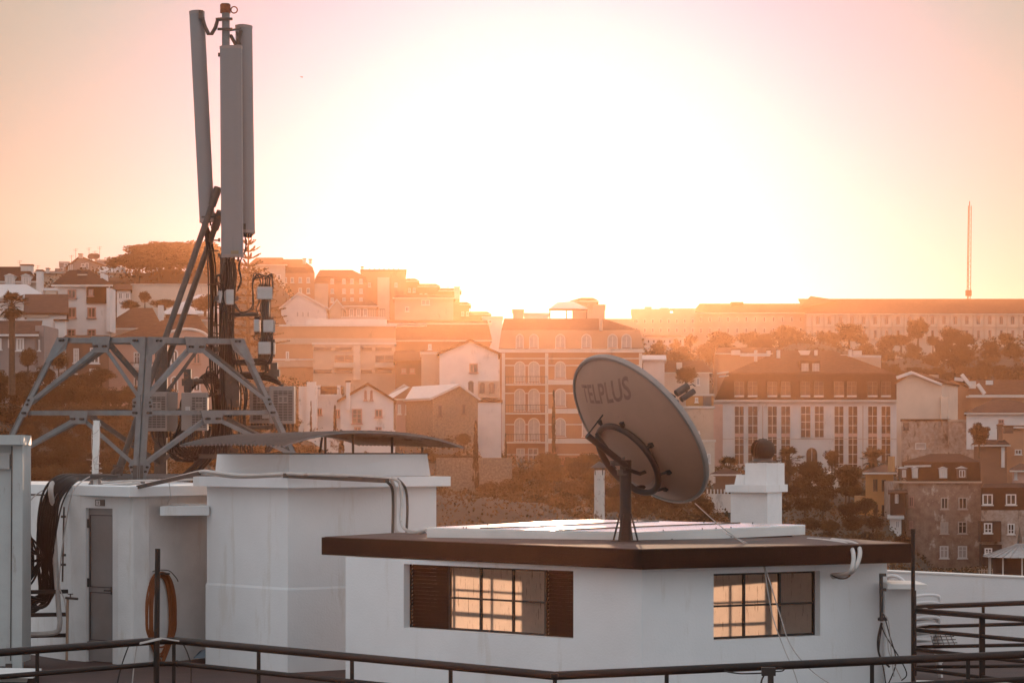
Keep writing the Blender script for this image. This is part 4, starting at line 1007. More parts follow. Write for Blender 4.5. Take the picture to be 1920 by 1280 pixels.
# white post with coiled wire
wp = thing('wire_post', V(179, 912, 35), 'white painted post on a gusseted foot with thin wire wound round it', 'post')
mb = MB(); mb.tube([V(178, 914, 35), V(181, 788, 35)], .044, 14); mb.build('post', panels, wp)
mb = MB()
for s_ in (-1, 1): mb.extrude([V(179 + s_ * 5, 892, 34.95), V(179 + s_ * 5, 914, 34.95), V(179 + s_ * 17, 914, 34.95)], (0, .012, 0))
mb.bar(V(160, 914, 35), V(198, 914, 35), .2, .015); mb.build('foot_plate', boxgrey, wp)
mb = MB(); pts = []
for k in range(95):
    th = k * .42; y = 905 - k * .62 if k < 70 else 905 - 70 * .62 - (k - 70) * 3.1
    r_ = .06 + .022 * math.sin(k * .9); pts.append(V(180, y, 35) + Vector((r_ * math.cos(th), r_ * math.sin(th), 0)))
mb.tube(spline(pts, 2), .0045, 5); mb.tube(spline(px([(176, 790, 34.93), (172, 815, 34.9), (173, 850, 34.92), (178, 880, 34.9)], 35), 5), .004, 5); mb.tube(spline(px([(186, 790, 34.93), (187, 830, 34.9), (181, 868, 34.92)], 35), 5), .004, 5)
mb.tube(spline(px([(180, 868, 34.9), (172, 862, 34.9), (162, 861, 34.9)], 35), 4), .004, 5); mb.build('wire_coil', cablew, wp)

# ---- radio units
def radio(x0, y0, x1, y1, d, label, small=False, dep=.14, rz=0.0, fins=False):
    w_, h_ = (x1 - x0) / F * d, (y1 - y0) / F * d; c = V((x0 + x1) / 2, (y0 + y1) / 2, d)
    t = thing('radio_unit', (c.x, c.y, c.z - h_ / 2), label, 'radio unit', 'pale radio modules on the mast' if small else 'grilled radio cabinets in the truss')
    R = Matrix.Rotation(rz, 3, 'Z')
    mb = MB(); mb.box(c, (w_, dep, h_), rz); o = mb.build('housing', boxwhite if small else boxgrey, t)
    bm = bmesh.new(); bm.from_mesh(o.data); bmesh.ops.bevel(bm, geom=bm.edges[:], offset=.008, segments=1, affect='EDGES'); bm.to_mesh(o.data); bm.free()
    if small:
        m = MB()
        for k in range(5):
            xx = -w_ * .36 + w_ * .18 * k
            m.tube([c + R @ Vector((xx, 0, h_ / 2)), c + R @ Vector((xx, 0, h_ / 2 + .045))], .011, 6)
            if k % 2 == 0: m.tube([c + R @ Vector((xx, 0, -h_ / 2)), c + R @ Vector((xx, 0, -h_ / 2 - .04))], .011, 6)
        m.build('connector', darkmount, t)
        m = MB()
        for k in range(7):
            zz = h_ * (-.42 + .14 * k)
            for s_ in (-1, 1): m.box(c + R @ Vector((s_ * w_ / 2, 0, zz)), (.014, dep * .8, .016), rz)
        m.build('cooling_fin', boxgrey, t)
    else:
        m = MB(); g0 = -w_ * .34 if fins != 'right' else -w_ * .1
        nx, nz = 4, 19
        for j in range(nz):
            zz = h_ * (.36 - .76 * j / (nz - 1))
            for i in range(nx):
                xa = g0 + (w_ * .44 - g0) * (i + .5) / nx
                if 3 <= j <= 7 and i in (1, 2): 
                    if j in (4, 5, 6): m.box(c + R @ Vector((xa, -dep / 2 - .002, zz)), (w_ * .11, .006, h_ * .016), rz)
                    continue
                m.box(c + R @ Vector((xa, -dep / 2 - .002, zz)), ((w_ * .44 - g0) / nx * .86, .006, h_ * .020), rz)
        m.build('grille', ventd, t)
        m = MB()
        for k in range(6):
            xx = -w_ * .4 + w_ * .16 * k; m.tube([c + R @ Vector((xx, 0, -h_ / 2)), c + R @ Vector((xx, .02, -h_ / 2 - .09))], .016, 6)
        m.build('connector', darkmount, t)
    return t
radio(278, 735, 326, 808, 38.2, 'grey grilled radio cabinet behind the truss corner post', dep=.34, rz=-.35)
radio(341, 736, 390, 807, 37.6, 'grey grilled radio cabinet left of the mast foot', dep=.2, rz=.05, fins='right')
radio(468, 725, 506, 793, 38.6, 'darker grilled radio cabinet directly right of the mast foot', dep=.3, rz=.1)
radio(506, 724, 553, 794, 37.9, 'rightmost grilled radio cabinet beside the white villa view', dep=.22, rz=0.0)
radio(482, 538, 510, 561, MD - .12, 'topmost pale module on the side pole with arching cables', True, .12, .15)
radio(477, 599, 487, 622, MD - .05, 'narrow pale module left of the side pole', True, .16)
radio(495, 600, 514, 623, MD - .1, 'pale module right of the side pole, middle height', True, .14, -.1)
radio(485, 641, 508, 664, MD - .14, 'lowest pale module in front of the side pole', True, .12)
radio(507, 642, 515, 664, MD - .05, 'thin pale module edge right of the lowest module', True, .18)
radio(409, 545, 423, 568, MD - .15, 'pale module on the left of the mast column under the front panel', True, .1, .4)
radio(424, 543, 438, 571, MD - .18, 'pale module on the mast column just under the front panel', True, .1, .1)
mb = MB(); mb.box(V(495, 672, MD - .05), (.16, .12, .12)); solo(mb, 'junction_block', galvd, 'grey junction block under the lowest module of the side pole', 'junction box')
mb = MB(); mb.box(V(500, 776, 38.3), (.12, .12, .12)); mb.box(V(352, 770, 37.45), (.06, .06, .12)); solo(mb, 'junction_block', boxwhite, 'small pale junction box on the cabinet left of the mast', 'junction box')

# ---- cables on the mast
kr = random.Random(3)
def cable(pts, d, r, label, group, m=cablek, jit=0.0, k=5):
    P = []
    for i, p in enumerate(pts):
        dd = p[2] if len(p) > 2 else d
        P.append(V(p[0] + kr.uniform(-jit, jit), p[1] + kr.uniform(-jit, jit), dd + kr.uniform(-jit, jit) * .02))
    mb = MB(); mb.tube(spline(P, k), r, 6); return solo(mb, 'cable', m, label, 'cable', group)
for k in range(8):
    x = 391 + k * 2.0
    cable([(382 + k * 1.2, 418 + k), (385 + k * 1.5, 445), (x, 500), (x + 1, 560), (x - 1 + k * .5, 625), (x + 4, 700), (x + 8, 780), (x + 4 + k, 850)], MD - .1 + .02 * k, .010, 'thin black cable running straight down left of the mast column', 'straight cables left of the mast column', jit=1.3)
for k in range(11):
    x = 416 + k * 2.4
    cable([(421 + k * 1.7, 484), (x + 1, 510), (x - 2, 550), (x - 3, 600), (x - 6, 660), (x - 5, 720), (x - 3, 780), (x - 10, 850)], MD - .14 - .03 * (k % 3), .013, 'black cable crowding the front of the mast column below the wide panel', 'cables on the mast column', jit=2.2)
for k in range(6):
    x = 430 + k * 5
    cable([(428 + k, 600), (432 + k * 1.5, 650), (440 + k * 3, 700), (446 + k * 4, 740), (444 + k * 3.5, 790), (450 + k * 4, 830), (455 + k * 4, 860)], MD - .2, .010, 'slack black cable bowing out right of the mast foot', 'slack cables right of the mast foot', jit=3)
for k in range(4):
    cable([(488 + k * 5, 536), (486 + k * 6, 522 - k), (478 + k * 4, 512 + k * 2), (474, 530), (473 + k * .8, 570 + k * 2), (466, 582), (452, 585), (440, 575 - k * 2), (434, 560)], MD - .15, .008, 'black cable arching over the topmost side pole module to the mast', 'cables arching over the topmost module', jit=1.0)
for k in range(3):
    cable([(497 + k * 4, 536), (500 + k * 4, 518 - k), (508 + k, 516), (512 - k, 535), (510, 555)], MD - .12, .008, 'short black cable looping over the right of the topmost module', 'short loops over the topmost module', jit=.8)
for k in range(5):
    cable([(486 + k * 5, 564), (480 + k * 7, 580), (490 + k * 4, 597)], MD - .1, .007, 'short black jumper between the top and middle modules', 'jumpers between the top and middle modules', jit=1.5)
    cable([(480 + k * 7, 624), (477 + k * 8, 634), (487 + k * 5, 641)], MD - .1, .007, 'short black jumper between the middle and lowest modules', 'jumpers between the middle and lowest modules', jit=1.5)
for k in range(6):
    cable([(512 - k * 2, 625), (511, 650), (508 - k, 680), (492 - k * 3, 672 + k * 2), (470, 675 + k * 1.5), (440, 676 + k * 1.5), (425, 672 + k * 2), (408, 700)], MD - .16, .012, 'black cable gathered along the arm to the side pole', 'cables gathered along the lower arm', jit=1.5)
for k in range(4):
    cable([(494 + k, 676), (496 + k * 2, 695), (486 - k * 3, 706 - k * 2), (474 - k * 3, 690), (468, 680)], MD - .15, .008, 'black cable drooping below the side pole', 'cables drooping below the side pole', jit=1.2)
for k in range(5):
    cable([(440, 698 + k), (470, 702 + k * 2), (500, 705 + k * 2), (520, 712 + k * 2), (528 + k, 724)], MD - .1, .014, 'thick black cable sweeping over the right cabinets', 'thick cables sweeping over the right cabinets', jit=1)
for k in range(8):
    cable([(410 + k * 2, 770), (404, 720 - k * 2), (385, 712 - k), (362, 722), (350 - k, 748), (352 - k * 2, 790), (340 - k * 3, 830 + k * 3), (362, 850 + k * 2), (384, 835), (392, 800)], MD + .1, .02, 'thick black hose looping down between the left cabinets', 'thick hoses looping between the left cabinets', jit=3)
for k in range(10):
    cable([(286 + k * 10, 812), (290 + k * 9, 826 + k % 3 * 4), (305 + k * 7, 838 + (k % 4) * 5), (325 + k * 5, 850 + (k % 3) * 6), (350 + k * 3, 845 + (k % 5) * 3), (372 + k, 822)], 38.0, .009, 'thin black cable sagging under the left cabinets', 'thin cables sagging under the left cabinets', jit=3)
for k in range(9):
    cable([(330 + k * 3.0, 902), (352 + k * 3.0, 882), (376 + k * 2.4, 858), (392 + k * 2, 830), (404 + k * 2, 800), (410 + k * 1.5, 760)], MD - .05, .022, 'thick black hose rising from the roof to the mast column', 'thick hoses rising to the mast column', jit=1.5)
for k in range(4):
    cable([(455 + k * 2, 438), (462 - k, 452), (459 + k, 468), (455, 480), (448, 500), (452, 525), (445, 545)], MD + .1, .007, 'thin black tail hanging from the panel behind the mast', 'cable tails under the right panel', jit=1)
for k in range(5):
    cable([(404 + k * 2, 700 + k * 4), (388 - k * 2, 690 + k * 5), (386 + k, 715 + k * 3), (396, 740), (410, 730)], MD - .1, .009, 'thin black loop left of the mast column', 'small loops left of the mast column', jit=3)
for k in range(5):
    cable([(410 + k * 4, 545), (406 - k, 522), (412, 515 + k), (418, 540), (414 + k * 2, 580), (428, 586), (450, 590)], MD - .2, .008, 'thin black loop around the modules on the mast column', 'loops round the column modules', jit=1.5)
for k in range(6):
    cable([(512 + k * 6, 796), (515 + k * 5, 806 + k % 2 * 4), (508 + k * 3, 820), (500 + k * 2, 840), (496, 860)], 38, .008, 'thin black cable dangling under the right cabinets', 'cables dangling under the right cabinets', jit=2)
mb = MB()
for y in (533, 632, 470): mb.tube([V(389, y, MD - .2), V(410, y, MD - .2)], .012, 6)
solo(mb, 'cable_spacer', darkmount, 'dark spacers clamping the straight cables left of the mast', 'clamp')
# ================================================================== terrain
BG_FIRST = set(bpy.data.objects)
CP = []
def cp(D, *pairs):
    for x, y in pairs: CP.append((x / 450.0, math.log(D) * 2.6, Z(y, D), D))
cp(45, (-2000, 2600), (0, 2600), (960, 2600), (1900, 2600), (3500, 2600)); cp(70, (-1500, 2000), (0, 1500), (960, 1700), (1900, 1600), (3500, 1600))
cp(100, (-500, 1000), (0, 1010), (500, 1090), (1000, 1300), (1500, 1400), (1900, 1400), (2800, 1400))
cp(150, (-600, 900), (0, 915), (300, 925), (600, 950), (900, 1060), (1200, 1080), (1500, 1110), (1900, 1095))
cp(200, (-700, 760), (0, 770), (250, 790), (450, 850), (700, 885), (900, 935), (1200, 960), (1400, 985), (1600, 1020), (1800, 1120))
cp(240, (0, 700), (200, 730), (400, 770), (600, 810), (800, 830), (1000, 900), (1200, 915), (1400, 935), (1600, 965), (1800, 1085), (1920, 1050), (2600, 1000))
cp(300, (-600, 640), (0, 650), (300, 650), (600, 735), (800, 770), (1000, 880), (1200, 860), (1340, 890), (1500, 888), (1690, 890), (1800, 880), (1900, 860))
cp(365, (220, 520), (290, 508), (350, 506), (410, 512)); cp(345, (220, 530), (300, 520), (410, 522)); cp(400, (-600, 590), (0, 600), (300, 580), (600, 645), (850, 685), (1000, 740), (1200, 672), (1400, 672), (1700, 674), (1900, 674), (2800, 674)); cp(372, (1200, 705), (1400, 714), (1700, 712), (1900, 710)); cp(350, (1700, 790), (1900, 742)); cp(312, (1340, 892), (1450, 893), (1560, 894), (1690, 894), (1780, 880)); cp(336, (1340, 894), (1500, 896), (1640, 896)); cp(285, (1400, 900), (1560, 905), (1680, 915)); cp(262, (1450, 925), (1560, 928), (1660, 935)); cp(425, (1200, 645), (1500, 643), (1900, 645), (2600, 645))
cp(500, (0, 580), (300, 570), (600, 580), (800, 600), (1000, 665), (1200, 650), (1500, 648), (1900, 648))
cp(560, (1200, 655), (1500, 655), (1900, 655), (1000, 640)); cp(620, (-800, 600), (0, 600), (600, 580), (900, 620), (1000, 640), (1200, 648), (1500, 643), (1900, 648), (2900, 650))
cp(760, (0, 640), (600, 640), (1000, 665), (1500, 650), (1900, 650)); cp(1200, (-3000, 700), (0, 690), (1000, 690), (1900, 690), (4500, 690))
_cp = np.array(CP)
def terr(x, D):
    u = np.atleast_1d(x) / 450.0; v = np.log(np.atleast_1d(D)) * 2.6
    d2 = (u[:, None] - _cp[None, :, 0]) ** 2 + (v[:, None] - _cp[None, :, 1]) ** 2 + .006
    w_ = d2 ** -2.2
    return (w_ * _cp[None, :, 2]).sum(1) / w_.sum(1)
xsT = np.concatenate([np.linspace(-5200, -200, 26)[:-1], np.linspace(-200, 2100, 150), np.linspace(2100, 6800, 26)[1:]])
dsT = np.concatenate([np.exp(np.linspace(math.log(44), math.log(1180), 150))])
gx, gd = np.meshgrid(xsT, dsT); zz = terr(gx.ravel(), gd.ravel()).reshape(gx.shape)
zz += (np.sin(gx / 37.0 + gd / 9.0) * .25 + np.sin(gx / 13.0 - gd / 5.0) * .12) * np.clip(gd / 200, .3, 1.5)
vs = np.stack([(gx - 960) / F * gd, gd, zz], -1).reshape(-1, 3); nC = len(xsT)
fs = [(i * nC + j, i * nC + j + 1, (i + 1) * nC + j + 1, (i + 1) * nC + j) for i in range(len(dsT) - 1) for j in range(nC - 1)]
mb = MB(); mb.v = [tuple(p) for p in vs]; mb.f = fs; mb.sm = True
hillm = mat('dry_hill_soil', (.055, .033, .017), .95, col2=(.032, .020, .011), nscale=.06, bump=.6, bscale=1.2, stain=((.09, .06, .04), .12, .66))
tag(mb.build('hillside', hillm), kind='structure')
# the low ground in front of the hillside, under the terrace
g = [V(-5200, 2600, 44), V(6800, 2600, 44)]; zf = float(zz[0].min()) - .3
mb = MB(); mb.prism([(-60, -30), (60, -30), (60, 46), (-60, 46)], zf - .5, zf); tag(mb.build('ground', hillm), kind='structure')
mb = MB(); mb.prism([(-9.3, 13.7), (9.3, 13.7), (9.3, 34.5), (5.3, 36.1), (2.0, 38.3), (-9.3, 38.3)], zf, FLOOR - .405)
solo(mb, 'building_block', plaster2, 'white building body beneath the roof terrace', 'building')

# ================================================================== background materials
def wallmat(n, c, st=None, thr=.6, b=0): return mat(n, c, .9, noise=.14, nscale=.35, bump=.2, bscale=3, stain=(st or tuple(x * .62 for x in c), .35, thr, (1, 1, .45)))
W_white = wallmat('render_white', (.60, .56, .54)); W_cream = wallmat('render_cream', (.52, .43, .36)); W_pink = wallmat('render_pink', (.47, .29, .24)); W_ochre = wallmat('render_ochre', (.42, .21, .085))
W_brown = wallmat('render_brown', (.17, .09, .06)); W_grey = wallmat('render_grey', (.24, .20, .19)); W_orange = wallmat('render_terracotta', (.40, .20, .12)); W_beige = wallmat('render_beige', (.44, .33, .26))
W_old = mat('old_crumbling_render', (.30, .205, .165), .95, noise=.4, nscale=1.1, bump=.5, bscale=4, stain=((.47, .40, .35), .55, .60, (1.2, 1.2, .8)), col2=(.17, .10, .075))
W_old2 = mat('old_stained_render', (.38, .31, .27), .95, noise=.5, nscale=1.6, bump=.5, bscale=4, stain=((.12, .075, .05), .6, .55, (1.5, 1.5, .5)), col2=(.22, .15, .12))
W_stone = mat('rubble_stone', (.26, .19, .14), .95, noise=.55, nscale=4, bump=.8, bscale=9, col2=(.13, .09, .065))
W_stripe = wallmat('render_red_band', (.33, .145, .085)); W_trim = wallmat('pale_stone_trim', (.56, .50, .46))
T_red = mat('clay_roof_tiles', (.125, .050, .028), .95, spec=.15, noise=.45, nscale=1.3, bump=.4, bscale=7, bands=('Z', 5.5, .35, .5), stain=((.12, .07, .05), .8, .6))
T_dark = mat('dark_roof_tiles', (.048, .021, .015), .95, spec=.15, noise=.4, nscale=1.6, bump=.4, bscale=7, bands=('Z', 6.5, .4, .5))
T_brown = mat('brown_roof_tiles', (.11, .055, .04), .95, spec=.15, noise=.35, nscale=1.5, bump=.4, bscale=7, bands=('Z', 7.5, .35, .5))
T_metal = mat('pale_metal_roof', (.48, .45, .44), .4, .4, noise=.15, nscale=2)
gl = mat('window_glass_dark', (.05, .035, .03), .12, .0, noise=.4, nscale=.8, spec=.8)
glb = mat('orange_reflection_glass', (.26, .11, .06), .2, .65, noise=.6, nscale=1.6, col2=(.05, .025, .018))  # orange reflection painted into the glass colour
glw = mat('curtained_glass', (.40, .34, .31), .3, noise=.3, nscale=2)
frw = mat('window_frame_white', (.60, .56, .54), .7); frp = mat('window_frame_pink', (.32, .17, .14), .8); frd = mat('window_frame_dark', (.10, .055, .04), .7)
wood_dark = mat('dark_boarding', (.06, .03, .022), .85, noise=.4, nscale=1.5, bump=.3, bscale=6, bands=('Z', 9, .4))
iron = mat('dark_iron', (.03, .022, .02), .6, .3)

WC = {}
def win_mesh(w_, h_, frame, glass, style, surround):
    key = (round(w_ * 20), round(h_ * 20), frame.name, glass.name, style, surround)
    if key in WC: return WC[key]
    m = MB(); t_ = .09 if surround else .05
    def ring(a, b, c, d_, t2, y0, dp_):
        m.box(((a + b) / 2, y0, d_ - t2 / 2), (b - a, dp_, t2)); m.box(((a + b) / 2, y0, c + t2 / 2), (b - a, dp_, t2))
        m.box((a + t2 / 2, y0, (c + d_) / 2), (t2, dp_, d_ - c - 2 * t2 - .002)); m.box((b - t2 / 2, y0, (c + d_) / 2), (t2, dp_, d_ - c - 2 * t2 - .002))
    a, b, c, d_ = -w_ / 2, w_ / 2, -h_ / 2, h_ / 2
    if style == 'arch':
        hh = w_ / 2; n = 9; zc = d_ - hh
        for s_, (x0, x1) in enumerate(((a, a + t_), (b - t_, b))): m.box(((x0 + x1) / 2, -.05, (c + zc) / 2), (t_, .1, zc - c))
        for i in range(n):
            t0, t1_ = math.pi * i / n, math.pi * (i + 1) / n
            m.bar(Vector((math.cos(t0) * (hh - t_ / 2), -.05, zc + math.sin(t0) * (hh - t_ / 2))), Vector((math.cos(t1_) * (hh - t_ / 2), -.05, zc + math.sin(t1_) * (hh - t_ / 2))), .1, t_, (0, -1, 0))
    else:
        ring(a, b, c, d_, t_, -.05, .10)
    ia, ib, ic, id_ = a + t_, b - t_, c + t_, d_ - t_
    if style not in ('blank', 'strip'):
        m.box((0, -.03, (ic + (id_ if style != 'arch' else id_ - .1)) / 2), (.07, .06, id_ - ic - (.2 if style == 'arch' else 0)))
    if style in ('casement', 'six') and h_ > 1.0: m.box((0, -.029, ic + (id_ - ic) * .68), (ib - ia, .05, .05))
    if style == 'six': m.box((0, -.029, ic + (id_ - ic) * .34), (ib - ia, .05, .05)); 
    if style == 'strip':
        k = max(1, int((id_ - ic) / 1.2))
        for i in range(1, k + 1): m.box((0, -.029, ic + (id_ - ic) * i / (k + 1)), (ib - ia, .05, .07))
        m.box((0, -.03, (ic + id_) / 2), (.06, .055, id_ - ic))
    if style == 'door': pass
    if surround: m.box((0, -.08, c - .04), (w_ + .16, .16, .08))
    me = m.mesh('window', frame)
    g_ = MB()
    if style == 'arch':
        hh = w_ / 2 - t_; zc = d_ - w_ / 2; P_ = [(ia, -.012, ic), (ib, -.012, ic)] + [(math.cos(math.pi * i / 9) * hh, -.012, zc + math.sin(math.pi * i / 9) * hh) for i in range(10)]
        g_.add(P_, [tuple(range(len(P_)))])
    else: g_.add([(ia, -.012, ic), (ib, -.012, ic), (ib, -.012, id_), (ia, -.012, id_)], [(0, 1, 2, 3)])
    gme = g_.mesh('pane', glass)
    WC[key] = (me, gme); return WC[key]
def window(root, x0, y0, x1, y1, D, frame=None, glass=None, style='casement', surround=True, name='window', fac=None):
    frame = frame or frw; glass = glass or gl
    w_, h_ = (x1 - x0) / F * D, (y1 - y0) / F * D
    me, gme = win_mesh(w_, h_, frame, glass, style, surround)
    o = bpy.data.objects.new(name, me); C.objects.link(o); o.parent = root; o.location = V((x0 + x1) / 2, (y0 + y1) / 2, D - .012) - ORG[root.name]
    p = bpy.data.objects.new('pane', gme); C.objects.link(p); p.parent = o
    if fac: o.rotation_euler = (0, 0, fac)
    return o
def house(name, label, cat, x0, x1, yt, yb, D, T=9, wall=None, roof=None, wins=(), shear=0.0, **kw):
    """box body facing the camera; shear slides the back so that a side wall shows"""
    wall = wall or W_white; shear += X((x0 + x1) / 2, D) / D * T     # flanks run along the street, away from the viewer
    zb_ = min(Z(yb, D), float(terr((x0 + x1) / 2, D)[0]) , float(terr(x0, D)[0]), float(terr(x1, D)[0])) - 1.0
    r = thing(name, (X((x0 + x1) / 2, D), D + T / 2, zb_), label, cat)
    a, b = X(x0, D), X(x1, D); zt0 = Z(yt, D)
    P4 = [(a, D), (b, D), (b + shear, D + T), (a + shear, D + T)]
    m = MB(); m.prism(P4, zb_, zt0)
    kind = roof[0] if roof else None
    if kind == 'gable_front':
        yr, xr, rm = roof[1], roof[2], roof[3]; xa = X(xr, D); za = Z(yr, D)
        m.add([(a, D, zt0), (b, D, zt0), (xa, D, za), (a + shear, D + T, zt0), (b + shear, D + T, zt0), (xa + shear, D + T, za)], [(0, 1, 2), (5, 4, 3), (0, 3, 4, 1)])
    m.build('wall', wall, r)
    if kind == 'gable_front':
        m = MB(); e = .25; th = .22
        for (xe) in (a, b):
            s_ = -1 if xe == a else 1; xo = xe + s_ * e; sl = (za - zt0) / (xa - xe); zo = zt0 + sl * (xo - xe)
            m.add([(xo, D - e, zo + .02), (xa, D - e, za + .02), (xa + shear, D + T + e, za + .02), (xo + shear, D + T + e, zo + .02),
                   (xo, D - e, zo + th), (xa, D - e, za + th), (xa + shear, D + T + e, za + th), (xo + shear, D + T + e, zo + th)],
                  [(0, 3, 2, 1), (4, 5, 6, 7), (0, 1, 5, 4), (2, 3, 7, 6), (0, 4, 7, 3), (1, 2, 6, 5)])
        rf = m.build('roof', rm, r)
    elif kind in ('hip', 'gable_side'):
        # (kind, y ridge, ridge x left, ridge x right, material)
        yr, xl, xr, rm = roof[1], roof[2], roof[3], roof[4]; ov = roof[5] if len(roof) > 5 else .3; Dm = D + T / 2; zr = Z(yr, Dm)
        m = MB(); m.add([(a - ov, D - ov, zt0), (b + ov, D - ov, zt0), (b + shear + ov, D + T + ov, zt0), (a + shear - ov, D + T + ov, zt0), (X(xl, Dm), Dm, zr), (X(xr, Dm), Dm, zr),
                         (a - ov, D - ov, zt0 + .14), (b + ov, D - ov, zt0 + .14), (b + shear + ov, D + T + ov, zt0 + .14), (a + shear - ov, D + T + ov, zt0 + .14)],
                        [(3, 2, 1, 0), (6, 7, 5, 4), (8, 9, 4, 5), (7, 8, 5), (9, 6, 4), (0, 1, 7, 6), (1, 2, 8, 7), (2, 3, 9, 8), (3, 0, 6, 9)])
        rf = m.build('roof', rm, r)
        m = MB(); m.bar((a - ov, D - ov - .06, zt0 + .05), (b + ov, D - ov - .06, zt0 + .05), .12, .14); m.build('gutter', kw.get('gutter', W_trim), r)
    elif kind == 'mansard':
        # (kind, y break, x break left, x break right, y ridge, xl, xr, lower mat, upper mat)
        yb_, bl, br_, yr, xl, xr, m1, m2 = roof[1:9]; zB = Z(yb_, D); i_ = (b - a) * .02 + .6
        Q0 = [(a, D), (b, D), (b + shear, D + T), (a + shear, D + T)]; Q1 = [(X(bl, D + .8), D + .8), (X(br_, D + .8), D + .8), (X(br_, D + .8) + shear, D + T - .8), (X(bl, D + .8) + shear, D + T - .8)]
        m = MB(); m.prism(Q0, zt0 + .003, zB, Q1); m.build('mansard_roof', m1, r)
        Dm = D + T / 2; zr = Z(yr, Dm); m = MB(); n4 = [(x, y, zB + .003) for x, y in Q1]
        m.add(n4 + [(X(xl, Dm), Dm, zr), (X(xr, Dm), Dm, zr)], [(3, 2, 1, 0), (0, 1, 5, 4), (2, 3, 4, 5), (1, 2, 5), (3, 0, 4)]); rf = m.build('roof', m2, r)
    elif kind == 'flat':
        m = MB(); o = .12; m.prism([(a - o, D - o), (b + o, D - o), (b + shear + o, D + T + o), (a + shear - o, D + T + o)], zt0 + .003, zt0 + .22); m.build('parapet', roof[1] if len(roof) > 1 else W_trim, r)
    elif kind == 'shed':
        yr, rm = roof[1], roof[2]; zr = Z(yr, D + T); m = MB()
        m.add([(a - .2, D - .3, zt0 + .003), (b + .2, D - .3, zt0 + .003), (b + shear + .2, D + T, zr), (a + shear - .2, D + T, zr), (a - .2, D - .3, zt0 + .15), (b + .2, D - .3, zt0 + .15), (b + shear + .2, D + T, zr + .15), (a + shear - .2, D + T, zr + .15),
               (a + shear - .2, D + T, zt0 + .003), (b + shear + .2, D + T, zt0 + .003)],
              [(0, 1, 9, 8), (4, 5, 6, 7), (0, 1, 5, 4), (8, 9, 6, 7), (1, 9, 6, 5), (0, 8, 7, 4)]); m.build('roof', rm, r)
    for w_ in wins:
        w_ = list(w_); st = w_[4] if len(w_) > 4 else kw.get('style', 'casement')
        window(r, w_[0], w_[1], w_[2], w_[3], D, w_[5] if len(w_) > 5 and w_[5] else kw.get('frame'), w_[6] if len(w_) > 6 else kw.get('glass'), st, kw.get('surround', True))
    r['D'] = D
    return r
def part_box(root, name, m_, x0, x1, y0, y1, D, dep=.5, pro=0.0):
    m = MB(); d0 = D - pro; m.prism([(X(x0, D), d0), (X(x1, D), d0), (X(x1, D), d0 + dep), (X(x0, D), d0 + dep)], Z(y1, D), Z(y0, D)); return m.build(name, m_, root)
def chimney(root, x0, x1, y0, y1, D, m_=None, dep=.8):
    o = part_box(root, 'chimney', m_ or W_trim, x0, x1, y0, y1, D, dep)
    m = MB(); m.prism([(X(x0, D) - .06, D - .06), (X(x1, D) + .06, D - .06), (X(x1, D) + .06, D + dep + .06), (X(x0, D) - .06, D + dep + .06)], Z(y0, D) + .002, Z(y0, D) + .12); m.build('cap', T_red, o); return o
def dormer(root, x0, x1, y0, y1, D, dep=2.0, wm=None, rm=None, arch=False, frame=None, glass=None):
    o = part_box(root, 'dormer', wm or W_white, x0, x1, y0 + 1, y1, D, dep)
    m = MB(); xm = (x0 + x1) / 2; m.add([(X(x0, D) - .1, D - .12, Z(y0 + 1, D)), (X(x1, D) + .1, D - .12, Z(y0 + 1, D)), (X(xm, D), D - .12, Z(y0 - (x1 - x0) * .18, D)), (X(x0, D) - .1, D + dep, Z(y0 + 1, D)), (X(x1, D) + .1, D + dep, Z(y0 + 1, D)), (X(xm, D), D + dep, Z(y0 - (x1 - x0) * .18, D))],
                        [(0, 1, 2), (5, 4, 3), (0, 2, 5, 3), (1, 4, 5, 2), (0, 3, 4, 1)]); m.build('dormer_roof', rm or T_metal, o)
    w_, h_ = (x1 - x0) * .62 / F * D, (y1 - y0) * .7 / F * D; me, gme = win_mesh(w_, h_, frame or frw, glass or gl, 'casement', False)
    q = bpy.data.objects.new('window', me); C.objects.link(q); q.parent = o; q.location = V(xm, (y0 + y1) / 2 + 1, D - .012) - ORG[root.name]; return o
def cornice(root, x0, x1, y0, y1, D, m_=None, pro=.25): return part_box(root, 'cornice', m_ or W_trim, x0, x1, y0, y1, D, .3 + pro, pro)
def balcony(root, x0, x1, y0, y1, D, pro=.8, slab=None):
    o = part_box(root, 'balcony', slab or W_trim, x0, x1, y1, y1 + 2.5, D, pro, pro); m = MB(); a, b = X(x0, D), X(x1, D); z0, z1 = Z(y1, D), Z(y0, D); n = max(4, int((b - a) / .28))
    for i in range(n + 1): xx = a + (b - a) * i / n; m.box((xx, D - pro + .05, (z0 + z1) / 2), (.03, .03, z1 - z0))
    m.box(((a + b) / 2, D - pro + .05, z1), (b - a, .06, .06)); m.build('balustrade', iron, o); return o
def aerial(x, y0, y1, D, label, seed=0):
    m = MB(); m.tube([V(x, y1, D), V(x, y0, D)], .022 * D / 300, 5)
    for i, yy in enumerate((y0 + 2, y0 + 5)): m.tube([V(x - 5 + i, yy, D), V(x + 5 - 2 * i, yy - 1, D)], .016 * D / 300, 4)
    return solo(m, 'roof_aerial', iron, label, 'aerial', smooth=False)

